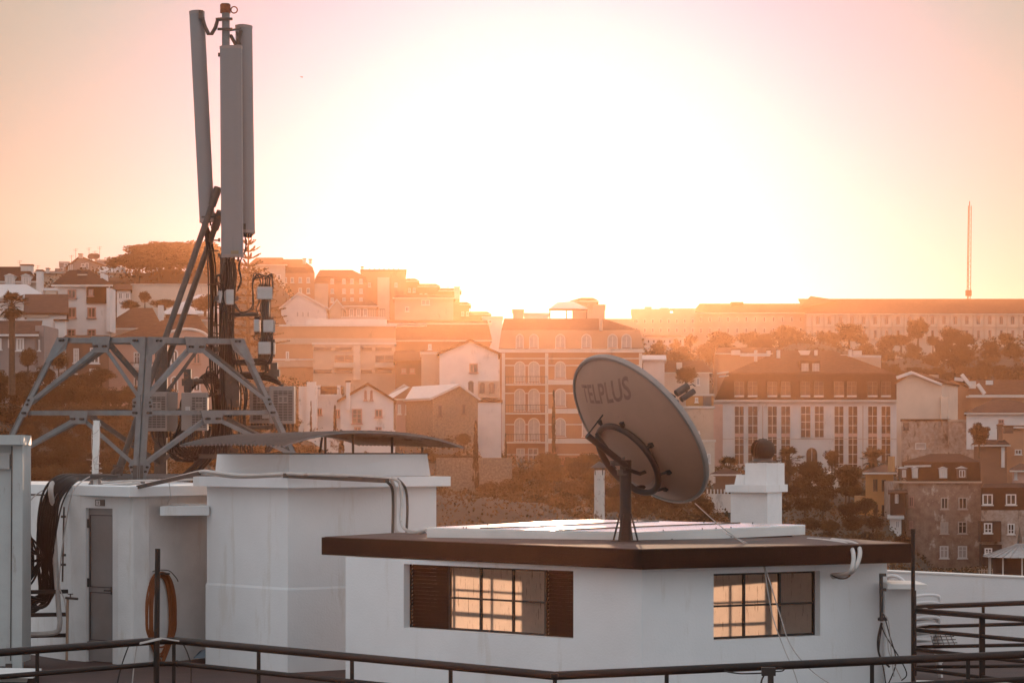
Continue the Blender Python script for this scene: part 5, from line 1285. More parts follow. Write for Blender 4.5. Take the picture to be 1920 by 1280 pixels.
# ================================================================== left side, near
d = house('house', 'white four storey house with pink framed windows and dark hipped roof', 'house', 104, 206, 537, 660, 222, 10, W_white, ('hip', 506, 130, 168, T_dark),
      [(127, 543, 143, 559), (127, 576, 143, 596), (164, 576, 180, 596), (126, 617, 142, 640), (164, 617, 180, 640)], frame=frp, shear=-.8)
for a in ((150, 200, 537, 569),): part_box(d, 'roof_apron', T_dark, 163, 204, 537, 569, 222, .5, .25)
window(d, 166, 542, 175, 555, 221.7, frp, glw); part_box(d, 'firewall', W_white, 188, 193, 512, 540, 224, 3); part_box(d, 'firewall', W_white, 200, 207, 540, 622, 221.6, 3, .1); part_box(d, 'chimney', W_cream, 145, 163, 514, 524, 225, 1.2)
part_box(d, 'eave', W_trim, 99, 166, 535, 538, 222, .5, .4)
d = house('house', 'dark roofed house with two white dormers at the left edge of the view', 'house', -40, 68, 530, 600, 236, 9, W_cream, ('hip', 500, -60, 50, T_dark), [])
dormer(d, 9, 27, 516, 534, 235.6); dormer(d, 40, 57, 516, 534, 235.6); chimney(d, 39, 60, 498, 515, 239); chimney(d, 68, 79, 508, 560, 232, W_white)
d = house('house', 'low white building under a pale metal roof behind the fan palm', 'house', -60, 83, 560, 650, 214, 8, W_white, ('hip', 533, -10, 50, T_metal), [(44, 562, 50, 569, 'blank')], surround=False)
d = house('house', 'pale annex with a small window between the palm and the white house', 'house', 84, 106, 545, 640, 216, 5, W_cream, ('flat', W_white), [(89, 564, 98, 572)], frame=frp)
d = house('house', 'white villa wing with a bay window left of the truss corner', 'house', 50, 125, 590, 720, 205, 7, W_white, ('shed', 555, T_brown), [(97, 603, 101, 622, 'blank'), (109, 608, 115, 624, 'blank', frp)]); part_box(d, 'cornice', W_beige, -20, 93, 590, 595, 205, .6, .2); part_box(d, 'bay_window', W_white, 105, 124, 602, 632, 205, .9, .5); part_box(d, 'bay_roof', T_brown, 103, 127, 599, 602, 205, 1.2, .7)
d = house('house', 'dark grey house with a brown tiled roof and pale eave behind the palm trunk', 'house', -60, 66, 630, 700, 190, 8, W_grey, ('gable_side', 601, -70, 80, T_brown), [(31, 634, 45, 657, 'casement', None, glw), (-4, 634, 3, 655), (72, 637, 75, 657, 'blank')], gutter=W_white)
part_box(d, 'side_wing', W_grey, 66, 83, 610, 690, 190.6, 6); part_box(d, 'window_band', W_trim, 15, 17, 636, 652, 190, .1, .05)
d = house('house', 'dark brown town house with tall white framed windows behind the truss', 'house', 124, 204, 638, 770, 200, 9, W_brown, ('gable_side', 628, 124, 204, T_red), [(138, 653, 148, 680, 'six', None, glw), (169, 652, 186, 681, 'six'), (168, 691, 186, 702, 'blank', None, glw), (134, 700, 146, 730)])
d = house('house', 'house with a broad terracotta hipped roof above the truss', 'house', 195, 300, 618, 660, 228, 14, W_cream, ('hip', 577, 248, 286, T_red), []); chimney(d, 296, 305, 572, 604, 232, W_white)
d = house('house', 'pink house with an arched gable and balcony windows seen through the truss', 'house', 204, 397, 640, 758, 210, 12, W_pink, ('hip', 592, 330, 372, T_red), [(251, 660, 263, 684, 'casement'), (276, 660, 284, 684, 'casement'), (251, 705, 263, 733, 'arch'), (276, 705, 286, 733, 'arch'), (320, 655, 334, 682, 'arch'), (362, 661, 376, 682, 'casement', frp), (320, 705, 334, 733, 'arch'), (362, 706, 376, 733, 'arch')])
balcony(d, 246, 290, 680, 691, 210, .5); part_box(d, 'white_panel', W_white, 252, 283, 685, 690, 210, .1, .56)
m = MB(); n = 16; Pn = [V(305, 640, 209.9), V(394, 640, 209.9)] + [Vector((X(349.5 + 44.5 * math.cos(math.pi * i / n), 209.9), 209.9, Z(640 - 23 * math.sin(math.pi * i / n), 209.9))) for i in range(n + 1)]; m.extrude(Pn, (0, 1.2, 0)); m.build('arched_gable', W_pink, d)
m = MB(); m.tube([Vector((X(349.5 + 44.5 * math.cos(math.pi * i / n), 209.8), 209.8, Z(640 - 23 * math.sin(math.pi * i / n), 209.8))) for i in range(n + 1)], .12, 6); m.build('arch_moulding', W_trim, d)
for i, (x0, x1, lb) in enumerate(((-40, 60, 'low'), )): pass
d = house('house', 'house with a ribbed glass lantern on its roof right of the terracotta roof', 'house', 300, 400, 602, 650, 238, 10, W_cream, ('hip', 592, 320, 380, T_red), [])
m = MB(); m.lathe([(1.5, 0), (1.1, .55), (.5, .95), (.0001, 1.0)], 14, None, V(341, 590, 240)); m.v = [((x - V(341, 590, 240).x) * .95 + V(341, 590, 240).x, y, z) for x, y, z in m.v]; m.sm = False; m.build('roof_lantern', T_metal, d)
m = MB(); m.lathe([(1.45, -.5), (1.5, 0), (.001, 0)], 14, None, V(341, 590, 240)); m.build('lantern_drum', T_dark, d)
d = house('house', 'pale house with a light metal roof behind the ribbed lantern', 'house', 306, 420, 590, 640, 262, 9, W_white, ('hip', 552, 372, 390, T_metal), [])
# retaining wall below the umbrella pines
rw = thing('retaining_wall', (X(320, 300), 300, Z(580, 300)), 'long pale retaining wall below the umbrella pines', 'wall'); part_box(rw, 'wall_face', W_cream, 246, 410, 534, 600, 300, 1.0); part_box(rw, 'coping', W_trim, 245, 411, 532.5, 533.9, 300, 1.3, .15)
d = house('house', 'tiny white house with two windows left of the long retaining wall', 'house', 219, 245, 545, 562, 296, 5, W_white, ('shed', 536, T_red), [(223, 549, 229, 560), (236, 549, 242, 560)], surround=False)
house('house', 'low terracotta roofed house behind the pines at the hilltop', 'house', 232, 300, 545, 580, 312, 8, W_beige, ('gable_side', 533, 232, 296, T_red), [])
# hilltop left
d = house('apartment_building', 'grey hilltop apartment block with a pitched roof and rooftop dishes', 'building', 127, 196, 500, 560, 400, 12, W_grey, ('gable_front', 482, 150, T_brown), [(128, 496, 136, 507, 'casement', None, glw), (152, 494, 159, 500), (160, 493, 166, 505), (172, 505, 178, 514), (184, 500, 190, 510)]); chimney(d, 147, 154, 477, 484, 399, W_cream)
d = house('apartment_building', 'stepped hilltop block left of the pitched roof block', 'building', 112, 130, 493, 550, 405, 10, W_grey, ('flat',), [(114, 502, 120, 508), (120, 494, 127, 499)]); part_box(d, 'lower_step', W_grey, 103, 113, 503, 550, 404, 8)
house('apartment_building', 'low hilltop building touching the left edge of the umbrella pines', 'building', 180, 225, 489, 545, 415, 10, W_grey, ('flat', W_cream), [(186, 497, 194, 503), (200, 498, 206, 504)])
d = house('house', 'low hilltop house with small chimneys above the dark hipped roofs', 'house', 68, 135, 512, 560, 350, 8, W_beige, ('gable_side', 508, 70, 130, T_red), []); chimney(d, 86, 92, 504, 512, 349)
house('house', 'small house with a lit terrace left of the pine trunks', 'house', 188, 235, 512, 560, 330, 7, W_beige, ('gable_side', 500, 192, 232, T_metal), [(192, 515, 200, 521, 'blank', None, glw), (205, 516, 212, 522)])
for x, y0, y1, lb in ((37, 488, 503, 'chimney stack pole at far left'), (71, 497, 512, 'low twin bar aerial over the dark dormered roof'), (134, 478, 498, 'aerial left of the hilltop block'), (142, 466, 492, 'tall thin aerial on the hilltop block'), (167, 464, 488, 'thin aerial right of the hilltop block ridge'), (178, 470, 490, 'aerial between the rooftop dishes'), (187, 462, 488, 'tallest aerial before the umbrella pines')):
    aerial(x, y0, y1, 396 if x > 100 else 235, lb)
for i, x in enumerate((172, 180)):
    m = MB(); M_ = Matrix.Rotation(.9, 3, 'X'); m.lathe([(.0001, 0), (.5, .08), (.62, .16), (.5, .1), (.0001, .02)], 12, M_, V(x, 482, 396)); m.tube([V(x, 482, 396), V(x, 490, 396)], .06, 5)
    solo(m, 'rooftop_dish', iron, ['left' , 'right'][i] + ' of two small dark dishes on the hilltop block roof', 'satellite dish', 'small dark dishes on the hilltop block')

# ================================================================== centre left hill
d = house('apartment_building', 'tall hill block with chimneys just right of the antenna panels', 'building', 500, 590, 512, 620, 380, 14, W_orange, ('mansard', 500, 503, 586, 486, 510, 566, T_brown, T_red), [(532, 520, 538, 530), (545, 520, 551, 530), (560, 520, 566, 530), (560, 540, 566, 550), (575, 520, 581, 530), (575, 540, 581, 550), (575, 560, 581, 570)]); chimney(d, 568, 573, 486, 494, 380); chimney(d, 579, 584, 487, 494, 380)
house('apartment_building', 'lighter hill block partly hidden by the layered pine', 'building', 470, 535, 498, 620, 372, 10, W_cream, ('gable_side', 483, 480, 530, T_red), [(490, 515, 496, 525), (505, 515, 511, 525), (520, 515, 526, 525), (505, 540, 511, 550), (520, 540, 526, 550)])
d = house('apartment_building', 'long hill block with rows of bright windows below its mansard roof', 'building', 588, 690, 530, 620, 390, 14, W_orange, ('mansard', 518, 592, 686, 506, 600, 660, T_brown, T_red), [(x, y, x + 6, y + 9) for y in (523, 541, 558) for x in (620, 642, 657, 674)], glass=glw, shear=0); part_box(d, 'end_wall', W_cream, 588, 615, 532, 600, 389.6, 2, .1)
d = house('apartment_building', 'tallest flat topped block on the centre left hill', 'building', 677, 761, 508, 620, 396, 14, W_orange, ('flat', T_brown), [(717, 525, 721, 534), (717, 544, 721, 553), (717, 560, 721, 568), (690, 530, 695, 538), (740, 530, 745, 538)]); part_box(d, 'stair_tower', W_cream, 708, 730, 520, 600, 395.6, 2, .2); chimney(d, 677, 681, 501, 508, 396)
for i in range(7): part_box(d, 'chimney', W_beige, 692 + i * 9, 694 + i * 9, 503.5, 507, 397, .6)
for x0, x1, y, lb in ((760, 783, 528, 'house stepping down right of the flat topped block'), (782, 822, 538, 'hill house with a rounded roofline, third step down the slope'), (820, 862, 546, 'hill house whose roof carries a square tower chimney'), (860, 880, 572, 'low hill house right of the square tower chimney'), (878, 918, 590, 'lowest hill house at the foot of the sunlit slope')):
    d = house('house', lb, 'house', x0, x1, y, 650, 410 + (x0 - 760) * .2, 10, W_orange if x0 % 3 else W_beige, ('gable_side', y - 6, x0 + 3, x1 - 5, T_red), [(x0 + 5, y + 12, x0 + 10, y + 20), (x0 + 14, y + 12, x0 + 19, y + 20), (x0 + 5, y + 30, x0 + 10, y + 38)])
    if x0 == 820: chimney(d, 852, 862, 539, 560, 418); 
aerial(840, 536, 546, 420, 'short aerial on the sunlit hill houses', 1); aerial(882, 572, 586, 425, 'small aerial where the sunlit slope meets the sky')
house('house', 'hill house with lower annex behind the stepped slope', 'house', 740, 850, 560, 640, 380, 8, W_beige, ('gable_side', 552, 745, 845, T_red), [(790, 562, 806, 572, 'casement', None, glw), (760, 575, 767, 584)])
house('house', 'white house with a tall pointed gable behind the layered pine', 'house', 527, 612, 578, 620, 330, 9, W_white, ('gable_front', 550, 561, T_metal), [(556, 584, 560, 594), (566, 584, 570, 594), (576, 584, 580, 594)], surround=False)
house('house', 'house with a pointed gable end left of the glazed veranda', 'house', 618, 645, 580, 620, 336, 8, W_beige, ('gable_front', 563, 632, T_metal), [])
d = house('house', 'long veranda house with a railing right of the pointed gables', 'house', 642, 706, 575, 620, 338, 8, W_beige, ('gable_side', 565, 640, 697, T_red), [(x, 578, x + 8, 592, 'blank', None, glw) for x in (655, 668, 681)]); balcony(d, 640, 722, 580, 594, 336, .4)
# long terraces and modern blocks
d = house('terrace_building', 'long building with pale horizontal parapets below the pointed gables', 'building', 500, 742, 612, 680, 300, 12, W_orange, ('flat', W_trim), []); part_box(d, 'parapet_band', W_trim, 575, 724, 598, 611, 303, 2); part_box(d, 'wall_band', W_beige, 515, 742, 634, 645, 300, .3, .12); cornice(d, 520, 800, 610, 612, 301)
d = house('terrace_building', 'low block with a pale band left of the modern flats', 'building', 500, 590, 676, 760, 285, 9, W_orange, ('flat', W_trim), [(536, 659, 542, 675, 'blank', None, glw)]); part_box(d, 'wall_band', W_beige, 500, 588, 677, 688, 285, .3, .12)
d = house('apartment_building', 'modern flats with strip windows and small balconies', 'building', 587, 741, 646, 760, 275, 12, W_beige, ('flat', W_trim), [(x0, y, x1, y + 6, 'blank', frd) for y in (651, 693) for x0, x1 in ((588, 622), (628, 660), (677, 698), (704, 735))] + [(628, 666, 664, 679, 'six', frd), (704, 666, 738, 679, 'six', frd)], surround=False)
part_box(d, 'balcony_parapet', W_cream, 627, 663, 680, 689, 275, .8, .6); part_box(d, 'balcony_parapet', W_cream, 703, 739, 680, 689, 275, .8, .6); part_box(d, 'fin_wall', W_cream, 663, 676, 648, 712, 275, .4, .25)
d = house('warehouse', 'broad low building under a long dark roof right of the modern flats', 'building', 726, 918, 640, 720, 310, 20, W_orange, ('gable_side', 600, 726, 914, T_red), []); cornice(d, 726, 914, 606, 610, 318)
d = house('house', 'brown shed roofed house right of the modern flats', 'house', 742, 792, 678, 750, 268, 8, W_brown, ('shed', 660, T_red), [(752, 690, 762, 700, 'casement', None, glw), (768, 690, 778, 700, 'casement', None, glw)], frame=frp)
house('house', 'plain beige block left of the large white gable', 'house', 790, 826, 664, 760, 262, 9, W_beige, ('flat', W_trim), [(803, 645, 809, 655)])
d = house('house', 'large plain white gabled house with one twin window', 'house', 824, 934, 664, 760, 255, 12, W_white, ('gable_front', 640, 882, T_red), [(880, 681, 896, 699)], frame=frp)
part_box(d, 'annex', W_beige, 896, 936, 714, 745, 252, 3); 
for x in (878, 899, 917): window(d, x, 717 if x > 890 else 714, x + 10, 738, 251.9, frd, gl, 'arch', False)
# white villa with gothic windows
d = house('house', 'white villa with two narrow gothic windows in its gable', 'house', 638, 738, 752, 812, 222, 10, W_white, ('gable_front', 722, 690, T_red), [(683, 731, 688, 750, 'arch', frp), (694, 731, 699, 750, 'arch', frp), (660, 766, 679, 794, 'six', frp), (703, 767, 717, 782, 'casement', frp), (664, 800, 677, 812, 'casement', frp), (704, 800, 716, 812, 'casement', frp)])
part_box(d, 'wing', W_white, 588, 640, 744, 812, 222.4, 8); chimney(d, 649, 656, 716, 768, 221.7, W_white, .5); part_box(d, 'terrace_parapet', W_white, 588, 640, 739, 744, 222.4, .3)
for b_ in ((594, 765, 604, 778), (627, 767, 638, 782)): window(d, *b_, 222.3, frp)
part_box(d, 'roof_wall', T_red, 590, 640, 724, 739, 226, 3); part_box(d, 'terrace_gable', W_white, 632, 638, 722, 742, 222.5, .5); balcony(d, 594, 636, 728, 740, 222.2, .1, W_white); part_box(d, 'terrace_post', W_white, 588, 600, 722, 744, 222.3, .5)
m = MB(); m.prism([(X(560, 219), 219), (X(592, 219), 219), (X(592, 219), 221), (X(560, 219), 221)], Z(812, 219), Z(724, 219)); m.prism([(X(575, 218.5), 218.5), (X(592, 218.5), 218.5), (X(592, 218.5), 219), (X(575, 218.5), 219)], Z(820, 219), Z(716, 219))
solo(m, 'garden_wall', mat('flaking_whitewash', (.58, .53, .50), .95, bump=.4, bscale=3, stain=((.14, .09, .06), .45, .55)), 'tall flaking whitewashed wall left of the white villa', 'wall')
m = MB(); m.prism([(X(575, 214), 214), (X(740, 214), 214), (X(740, 214), 215), (X(575, 214), 215)], Z(880, 214), Z(806, 214)); solo(m, 'garden_wall', MATS['flaking_whitewash'], 'stained white terrace wall below the villa and cypresses', 'wall')
d = house('house', 'rubble stone house with a pale edged gable right of the villa', 'house', 812, 896, 748, 840, 232, 12, W_stone, ('gable_front', 724, 862, T_metal), [(822, 760, 829, 780, 'blank', frd), (866, 758, 873, 776, 'blank', frd)], shear=-5)
house('house', 'tile roofed cottage between the villa and the stone house', 'house', 742, 818, 750, 830, 238, 9, W_pink, ('gable_side', 724, 770, 838, T_red), [(746, 758, 752, 776), (760, 758, 772, 776, 'casement', None, glw), (784, 758, 802, 776, 'casement', None, glw)])
house('house', 'small gabled roof peeping behind the villa on its right', 'house', 736, 780, 738, 790, 246, 8, W_beige, ('gable_front', 724, 758, T_metal), [])
house('house', 'plain white wall house below the brown terrace beside the stone house', 'house', 896, 940, 754, 800, 240, 8, W_white, ('flat', T_red), [])
m = MB(); m.prism([(X(818, 205), 205), (X(960, 205), 205), (X(960, 205), 206), (X(818, 205), 206)], Z(980, 205), Z(858, 205)); solo(m, 'garden_wall', W_stone, 'rubble retaining wall on the slope left of the striped building', 'wall')

# ================================================================== striped building
SD = 285
d = house('apartment_building', 'tall red and white banded building with arched windows and balconies', 'building', 937, 1204, 658, 900, SD, 16, W_stripe, ('flat', W_trim), [])
m = MB(); Q0 = [(X(935, SD), SD), (X(1206, SD), SD), (X(1206, SD), SD + 16), (X(935, SD), SD + 16)]; Q1 = [(X(940, SD), SD + 1), (X(1201, SD), SD + 1), (X(1201, SD), SD + 15), (X(940, SD), SD + 15)]
m.prism(Q0, Z(657, SD) + .23, Z(618, SD), Q1); m.build('attic_wall', W_orange, d)
m = MB(); Dm = SD + 8; m.add([(p[0], p[1], Z(618, SD) + .003) for p in Q1] + [(X(945, Dm), Dm, Z(597, Dm)), (X(1130, Dm), Dm, Z(597, Dm))], [(3, 2, 1, 0), (0, 1, 5, 4), (2, 3, 4, 5), (1, 2, 5), (3, 0, 4)]); m.build('roof', T_brown, d)
for x0, x1 in ((967, 982), (992, 1010), (1041, 1060), (1090, 1109), (1139, 1158), (1165, 1184)): window(d, x0, 626, x1, 653, SD - .15, W_trim, glw, 'arch')
part_box(d, 'chimney', W_beige, 1124, 1130, 597, 620, SD, 1)
for y0, y1, x0, x1 in ((657, 661, 933, 1208), (671, 673, 944, 1202), (684, 686, 944, 1202), (736, 738, 944, 1202), (794.5, 796.5, 948, 1202), (851, 852.5, 948, 1202)):
    xs_ = x0; 
    part_box(d, 'string_course', W_trim, x0, x1, y0, y1, SD, .12, .1 if y0 > 660 else .5)
wcols = [(965, 984), (991, 1011), (1041, 1060), (1092, 1110), (1139, 1157), (1166, 1184)]
for (y0, y1, st) in ((677, 717, 'arch'), (728, 770, 'arch'), (783, 826, 'arch')):
    for i, (x0, x1) in enumerate(wcols): window(d, x0 - 1, y0, x1 + 1, y1 - (8 if i > 1 else 0), SD - .1, W_trim, glw, st)
for y0, y1 in ((712, 722), (765, 776), (820, 830)): balcony(d, 948, 1026, y0 - 6, y1 - 2, SD, .8)
for y in (712, 766, 822): part_box(d, 'panel_band', W_trim, 1028, 1204, y, y + 9, SD, .1, .14)
for x0, x1, gl_ in ((968, 984, glw), (990, 1009, gl)): window(d, x0, 840, x1, 880, SD - .05, W_trim, gl_, 'six')
for x in (944, 1025, 1201): part_box(d, 'pilaster', W_trim, x - 3, x + 3, 662, 890, SD, .1, .16)
# roof pergola and block behind
pg = thing('roof_pergola', (X(1065, 300), 300, Z(600, 300)), 'open glazed pergola frame on the rooftop against the sun', 'pergola')
m = MB()
for x in (1031, 1062, 1100): m.bar(V(x, 600, 300), V(x, 580, 300), .12, .12, (0, 1, 0))
m.bar(V(1029, 580, 300), V(1102, 580, 300), .2, .15); m.bar(V(1029, 581, 303), V(1102, 581, 303), .2, .15); m.build('frame', frd, pg)
m = MB(); a = [V(1030, 579, 299.8), V(1102, 579, 299.8), V(1075, 566, 303), V(1045, 568, 303)]; m.extrude(a, (0, 0, .06)); m.build('glass_roof', T_metal, pg)
house('apartment_building', 'sunlit block beside the rooftop pergola with a stepped skyline', 'building', 1100, 1134, 574, 640, 330, 10, W_beige, ('flat', W_beige), [])
house('apartment_building', 'higher step of the block beside the rooftop pergola', 'building', 1073, 1118, 566, 640, 334, 8, W_beige, ('gable_side', 558, 1090, 1112, T_red), [])
house('house', 'small block at the left end of the pergola rooftop', 'house', 962, 981, 583, 640, 315, 6, W_beige, ('flat', W_beige), []); house('house', 'low rooftop structure between the small block and the pergola', 'house', 983, 1028, 590, 640, 316, 6, W_white, ('flat', T_metal), [])
house('house', 'low hazy house at the bottom of the sunlit saddle', 'house', 905, 942, 596, 660, 340, 7, W_white, ('flat', W_trim), [(915, 600, 922, 606)])

# ================================================================== monastery-like long building on the right ridge
MO = 440
d = house('long_building', 'very long hilltop building with a tiled roof and rows of arched windows', 'building', 1512, 2300, 590, 650, MO, 22, W_cream, ('gable_side', 560, 1496, 2300, T_red), [], shear=0)
for i in range(21):
    x = 1530 + i * 21.5
    if x < 1925: window(d, x, 592.5, x + 6.5, 608, MO - .05, frp, gl, 'arch', False); window(d, x + 1, 619, x + 6, 634, MO - .05, frp, gl, 'blank', False)
for y in (589, 612.5, 635): part_box(d, 'string_course', W_beige, 1512, 2300, y, y + 1.3, MO, .2, .25)
for i in range(20): part_box(d, 'pilaster', W_beige, 1522 + i * 21.5, 1524.5 + i * 21.5, 591, 640, MO, .2, .2)
d = house('long_building', 'long hilltop wing with faint windows left of the tiled ridge', 'building', 1300, 1515, 588, 650, 446, 20, W_beige, ('gable_side', 569, 1312, 1505, T_red), [(x, y, x + 4.5, y + 9, 'blank') for y in (594, 615) for x in range(1312, 1500, 17)], surround=False); part_box(d, 'chimney', T_red, 1371, 1394, 566, 572, 452, 2)
m = MB(); m.add([V(1498, 577, 441), V(1520, 555, 446), V(1570, 563, 446), V(1500, 577, 458), V(1520, 556, 456), V(1575, 563, 456)], [(0, 1, 2), (3, 5, 4), (0, 3, 4, 1), (1, 4, 5, 2), (0, 2, 5, 3)]); m.build('raised_roof', T_red, d)
d = house('long_building', 'ruined hilltop wing with a gap in its wall near the saddle', 'building', 1184, 1304, 590, 650, 441, 14, W_beige, None, [(x, y, x + 4, y + 8, 'blank') for y in (598, 615) for x in range(1192, 1300, 15)], surround=False)
for a_ in ((1184, 1256, 579, 590), (1264, 1304, 578, 590), (1256, 1264, 587, 590), (1256, 1264, 578, 581), (1210, 1222, 575, 579), (1238, 1254, 577, 579)): part_box(d, 'upper_wall', W_beige, *a_, 441, 3)
house('house', 'low hazy house below the ruined wing with a row of small windows', 'house', 1208, 1282, 634, 665, 415, 8, W_white, ('gable_side', 629, 1210, 1275, T_red), [(x, 637, x + 4, 643, 'blank') for x in range(1214, 1278, 10)], surround=False)
house('house', 'distant flat block at the foot of the saddle left of the ruined wing', 'house', 1130, 1190, 600, 650, 430, 8, W_beige, ('flat', W_beige), [])
# lattice radio tower on the ridge
tw = thing('radio_tower', (X(1816, 470), 470, Z(562, 470)), 'slender guyed lattice radio tower above the long ridge building', 'tower')
towm = mat('tower_paint', (.20, .10, .06), .6, .2)
m = MB(); b0, t0_ = V(1816, 575, 470), V(1818, 386, 470); hw = .32
for s1, s2 in ((-1, -1), (1, -1), (0, 1)): m.tube([b0 + Vector((s1 * .14, s2 * .14, 0)), b0 + Vector((s1 * hw, s2 * hw, 2.4)), t0_ + Vector((s1 * hw * .8, s2 * hw * .8, 0))], .07, 5)
m.build('mast_leg', towm, tw); m = MB(); nseg = 34
for i in range(nseg):
    p = b0 + (t0_ - b0) * ((i + 1) / (nseg + 1)) ; q_ = b0 + (t0_ - b0) * ((i + 2) / (nseg + 1)); s_ = 1 if i % 2 else -1
    m.tube([p + Vector((s_ * hw, -hw, 0)), q_ + Vector((-s_ * hw, -hw, 0))], .05, 4)
m.build('lattice_brace', towm, tw); m = MB(); m.tube([t0_, t0_ + Vector((0, 0, .8))], .08, 5); m.box(b0 + Vector((0, 0, 2.4)), (1.0, .8, 1.0)); m.box(b0 + Vector((.5, 0, .6)), (.5, .5, .5)); m.build('equipment', iron, tw)

# ================================================================== palace and its neighbours
PD = 325
d = house('palace', 'long white palace with tall window strips and a dark mansard roof', 'building', 1338, 1690, 752, 905, PD, 22, W_white, ('mansard', 700, 1362, 1680, 657, 1462, 1562, T_dark, T_red), [], shear=0)
part_box(d, 'side_wing', W_pink, 1337, 1355, 758, 890, PD, .3, .15); cornice(d, 1334, 1694, 749.5, 753, PD, W_trim, .5); cornice(d, 1364, 1680, 699, 702, PD + .8, T_brown, .3)
for cx_ in (1386, 1411, 1448, 1473, 1510, 1535, 1573, 1597, 1636, 1661):
    window(d, cx_ - 9, 715, cx_ + 9, 741, PD - .1, frd, glb, 'casement', False, 'dormer_window'); part_box(d, 'sill', W_white, cx_ - 9, cx_ + 9, 741, 744, PD, .6, .25)
    part_box(d, 'dormer', T_dark, cx_ - 10, cx_ + 10, 713, 742, PD, 1.2, .05)
for x0, x1, y1 in ((1378, 1394, 870), (1403, 1420, 870), (1440, 1456, 870), (1465, 1481, 870), (1502, 1519, 820), (1528, 1544, 820), (1565, 1581, 888), (1591, 1607, 888), (1628, 1644, 888), (1653, 1669, 888)):
    window(d, x0 - 1, 761, x1 + 1, y1, PD, W_white, glb, 'strip', False, 'window_strip')
    if y1 > 830: part_box(d, 'spandrel', W_pink, x0, x1, 812, 819, PD, .1, .07)
window(d, 1511, 838, 1533, 890, PD, W_trim, glb, 'arch', False, 'entrance_door'); part_box(d, 'string_course', W_beige, 1352, 1690, 822, 823.2, PD, .1, .05)
for x in (1429, 1617): part_box(d, 'downpipe', W_beige, x, x + 1.6, 760, 880, PD, .1, .12)
o = part_box(d, 'roof_dormer', T_dark, 1500, 1538, 676, 700, PD + 2, 3)
for x in (1503, 1523): window(d, x, 681, x + 13, 698, PD + 1.9, W_trim, glw, 'casement', False)
for x0, x1, y0, y1 in ((1372, 1388, 656, 665), (1415, 1420, 656, 680), (1438, 1445, 657, 665), (1457, 1463, 656, 671), (1528, 1533, 656, 666), (1592, 1598, 655, 668), (1600, 1616, 657, 665)): chimney(d, x0, x1, y0, y1, PD + 6, W_trim)
m = MB(); m.extrude([V(1497, 657, PD + 8), V(1520, 657, PD + 8), V(1517, 665, PD + 8), V(1502, 665, PD + 8)], (0, .5, 0)); m.build('roof_basin', W_trim, d)
m = MB(); m.bar(V(1388, 666, PD + 5), V(1444, 666, PD + 5), .35, .22); m.bar(V(1576, 667, PD + 9), V(1652, 668, PD + 9), .35, .25); m.bar(V(1344, 700, PD - 2), V(1366, 697, PD - 2), .6, .18); m.bar(V(1348, 706, PD - 2), V(1366, 704, PD - 2), .5, .15); m.build('ridge_capping', T_metal, d)
part_box(d, 'rear_wall', W_beige, 1590, 1652, 669, 700, PD + 10, 2)
d = house('house', 'gabled house behind the left end of the palace roof', 'house', 1338, 1372, 690, 780, 350, 12, W_beige, ('gable_front', 651, 1340, T_red), [])
m = MB(); m.prism([(X(1410, 356), 356), (X(1448, 356), 356), (X(1448, 356), 359), (X(1410, 356), 359)], Z(680, 356), Z(637, 356)); solo(m, 'water_tank', T_red, 'boxy terracotta roof tank rising behind the palace ridge', 'tank')
house('house', 'shadowed building behind the palace on its left shoulder', 'house', 1345, 1470, 664, 720, 345, 9, W_orange, ('gable_side', 651, 1345, 1460, T_red), [])
d = house('house', 'pale two storey house with a dark tiled roof behind the dish feed', 'house', 1244, 1330, 700, 760, 300, 10, W_cream, ('hip', 676, 1250, 1318, T_red), [(1282, 707, 1290, 720), (1306, 708, 1312, 722)]); chimney(d, 1269, 1279, 679, 695, 301); 
d = house('house', 'white windowless house just right of the striped building', 'house', 1206, 1246, 676, 780, 292, 9, W_white, ('shed', 668, T_metal), [])
d = house('house', 'ochre house with a small window left of the palace', 'house', 1286, 1338, 742, 840, 290, 9, W_ochre, ('flat', W_trim), [(1303, 745, 1309, 754), (1318, 742, 1334, 764, 'blank', frd)])
house('house', 'broad pinkish wall house behind the dish rim, lower left of the palace', 'house', 1230, 1338, 765, 850, 280, 9, W_beige, ('flat', W_trim), [(1305, 808, 1312, 812)])
house('house', 'low white outbuilding at the palace foot beside the dish', 'house', 1300, 1340, 828, 880, 262, 6, W_cream, ('flat', W_trim), [(1326, 850, 1332, 868, 'six'), (1312, 850, 1318, 866)])
d = house('kiosk', 'small garden kiosk with a pyramid roof between the palm and the chimney', 'kiosk', 1338, 1384, 891, 925, 235, 3, W_brown, ('hip', 876, 1360, 1362, T_brown), [(1337, 893, 1341, 905, 'blank', None, glw)], surround=False)
m = MB(); m.prism([(X(1190, 215), 215), (X(1370, 215), 215), (X(1370, 215), 216), (X(1190, 215), 216)], Z(960, 215), Z(926, 215))
for i in range(28): m.box(V(1192 + i * 6.4, 922, 215), (.10, .1, .45))
solo(m, 'garden_wall', W_trim, 'balustraded garden wall below the palace, seen under the dish', 'wall')
m = MB(); m.prism([(X(1505, 262), 262), (X(1585, 262), 262), (X(1580, 266), 266), (X(1505, 266), 266)], Z(960, 262), [Z(916, 262), Z(872, 262), Z(872, 262), Z(910, 262)]); solo(m, 'garden_wall', W_cream, 'pale sloping garden ramp wall below the palace door', 'wall')
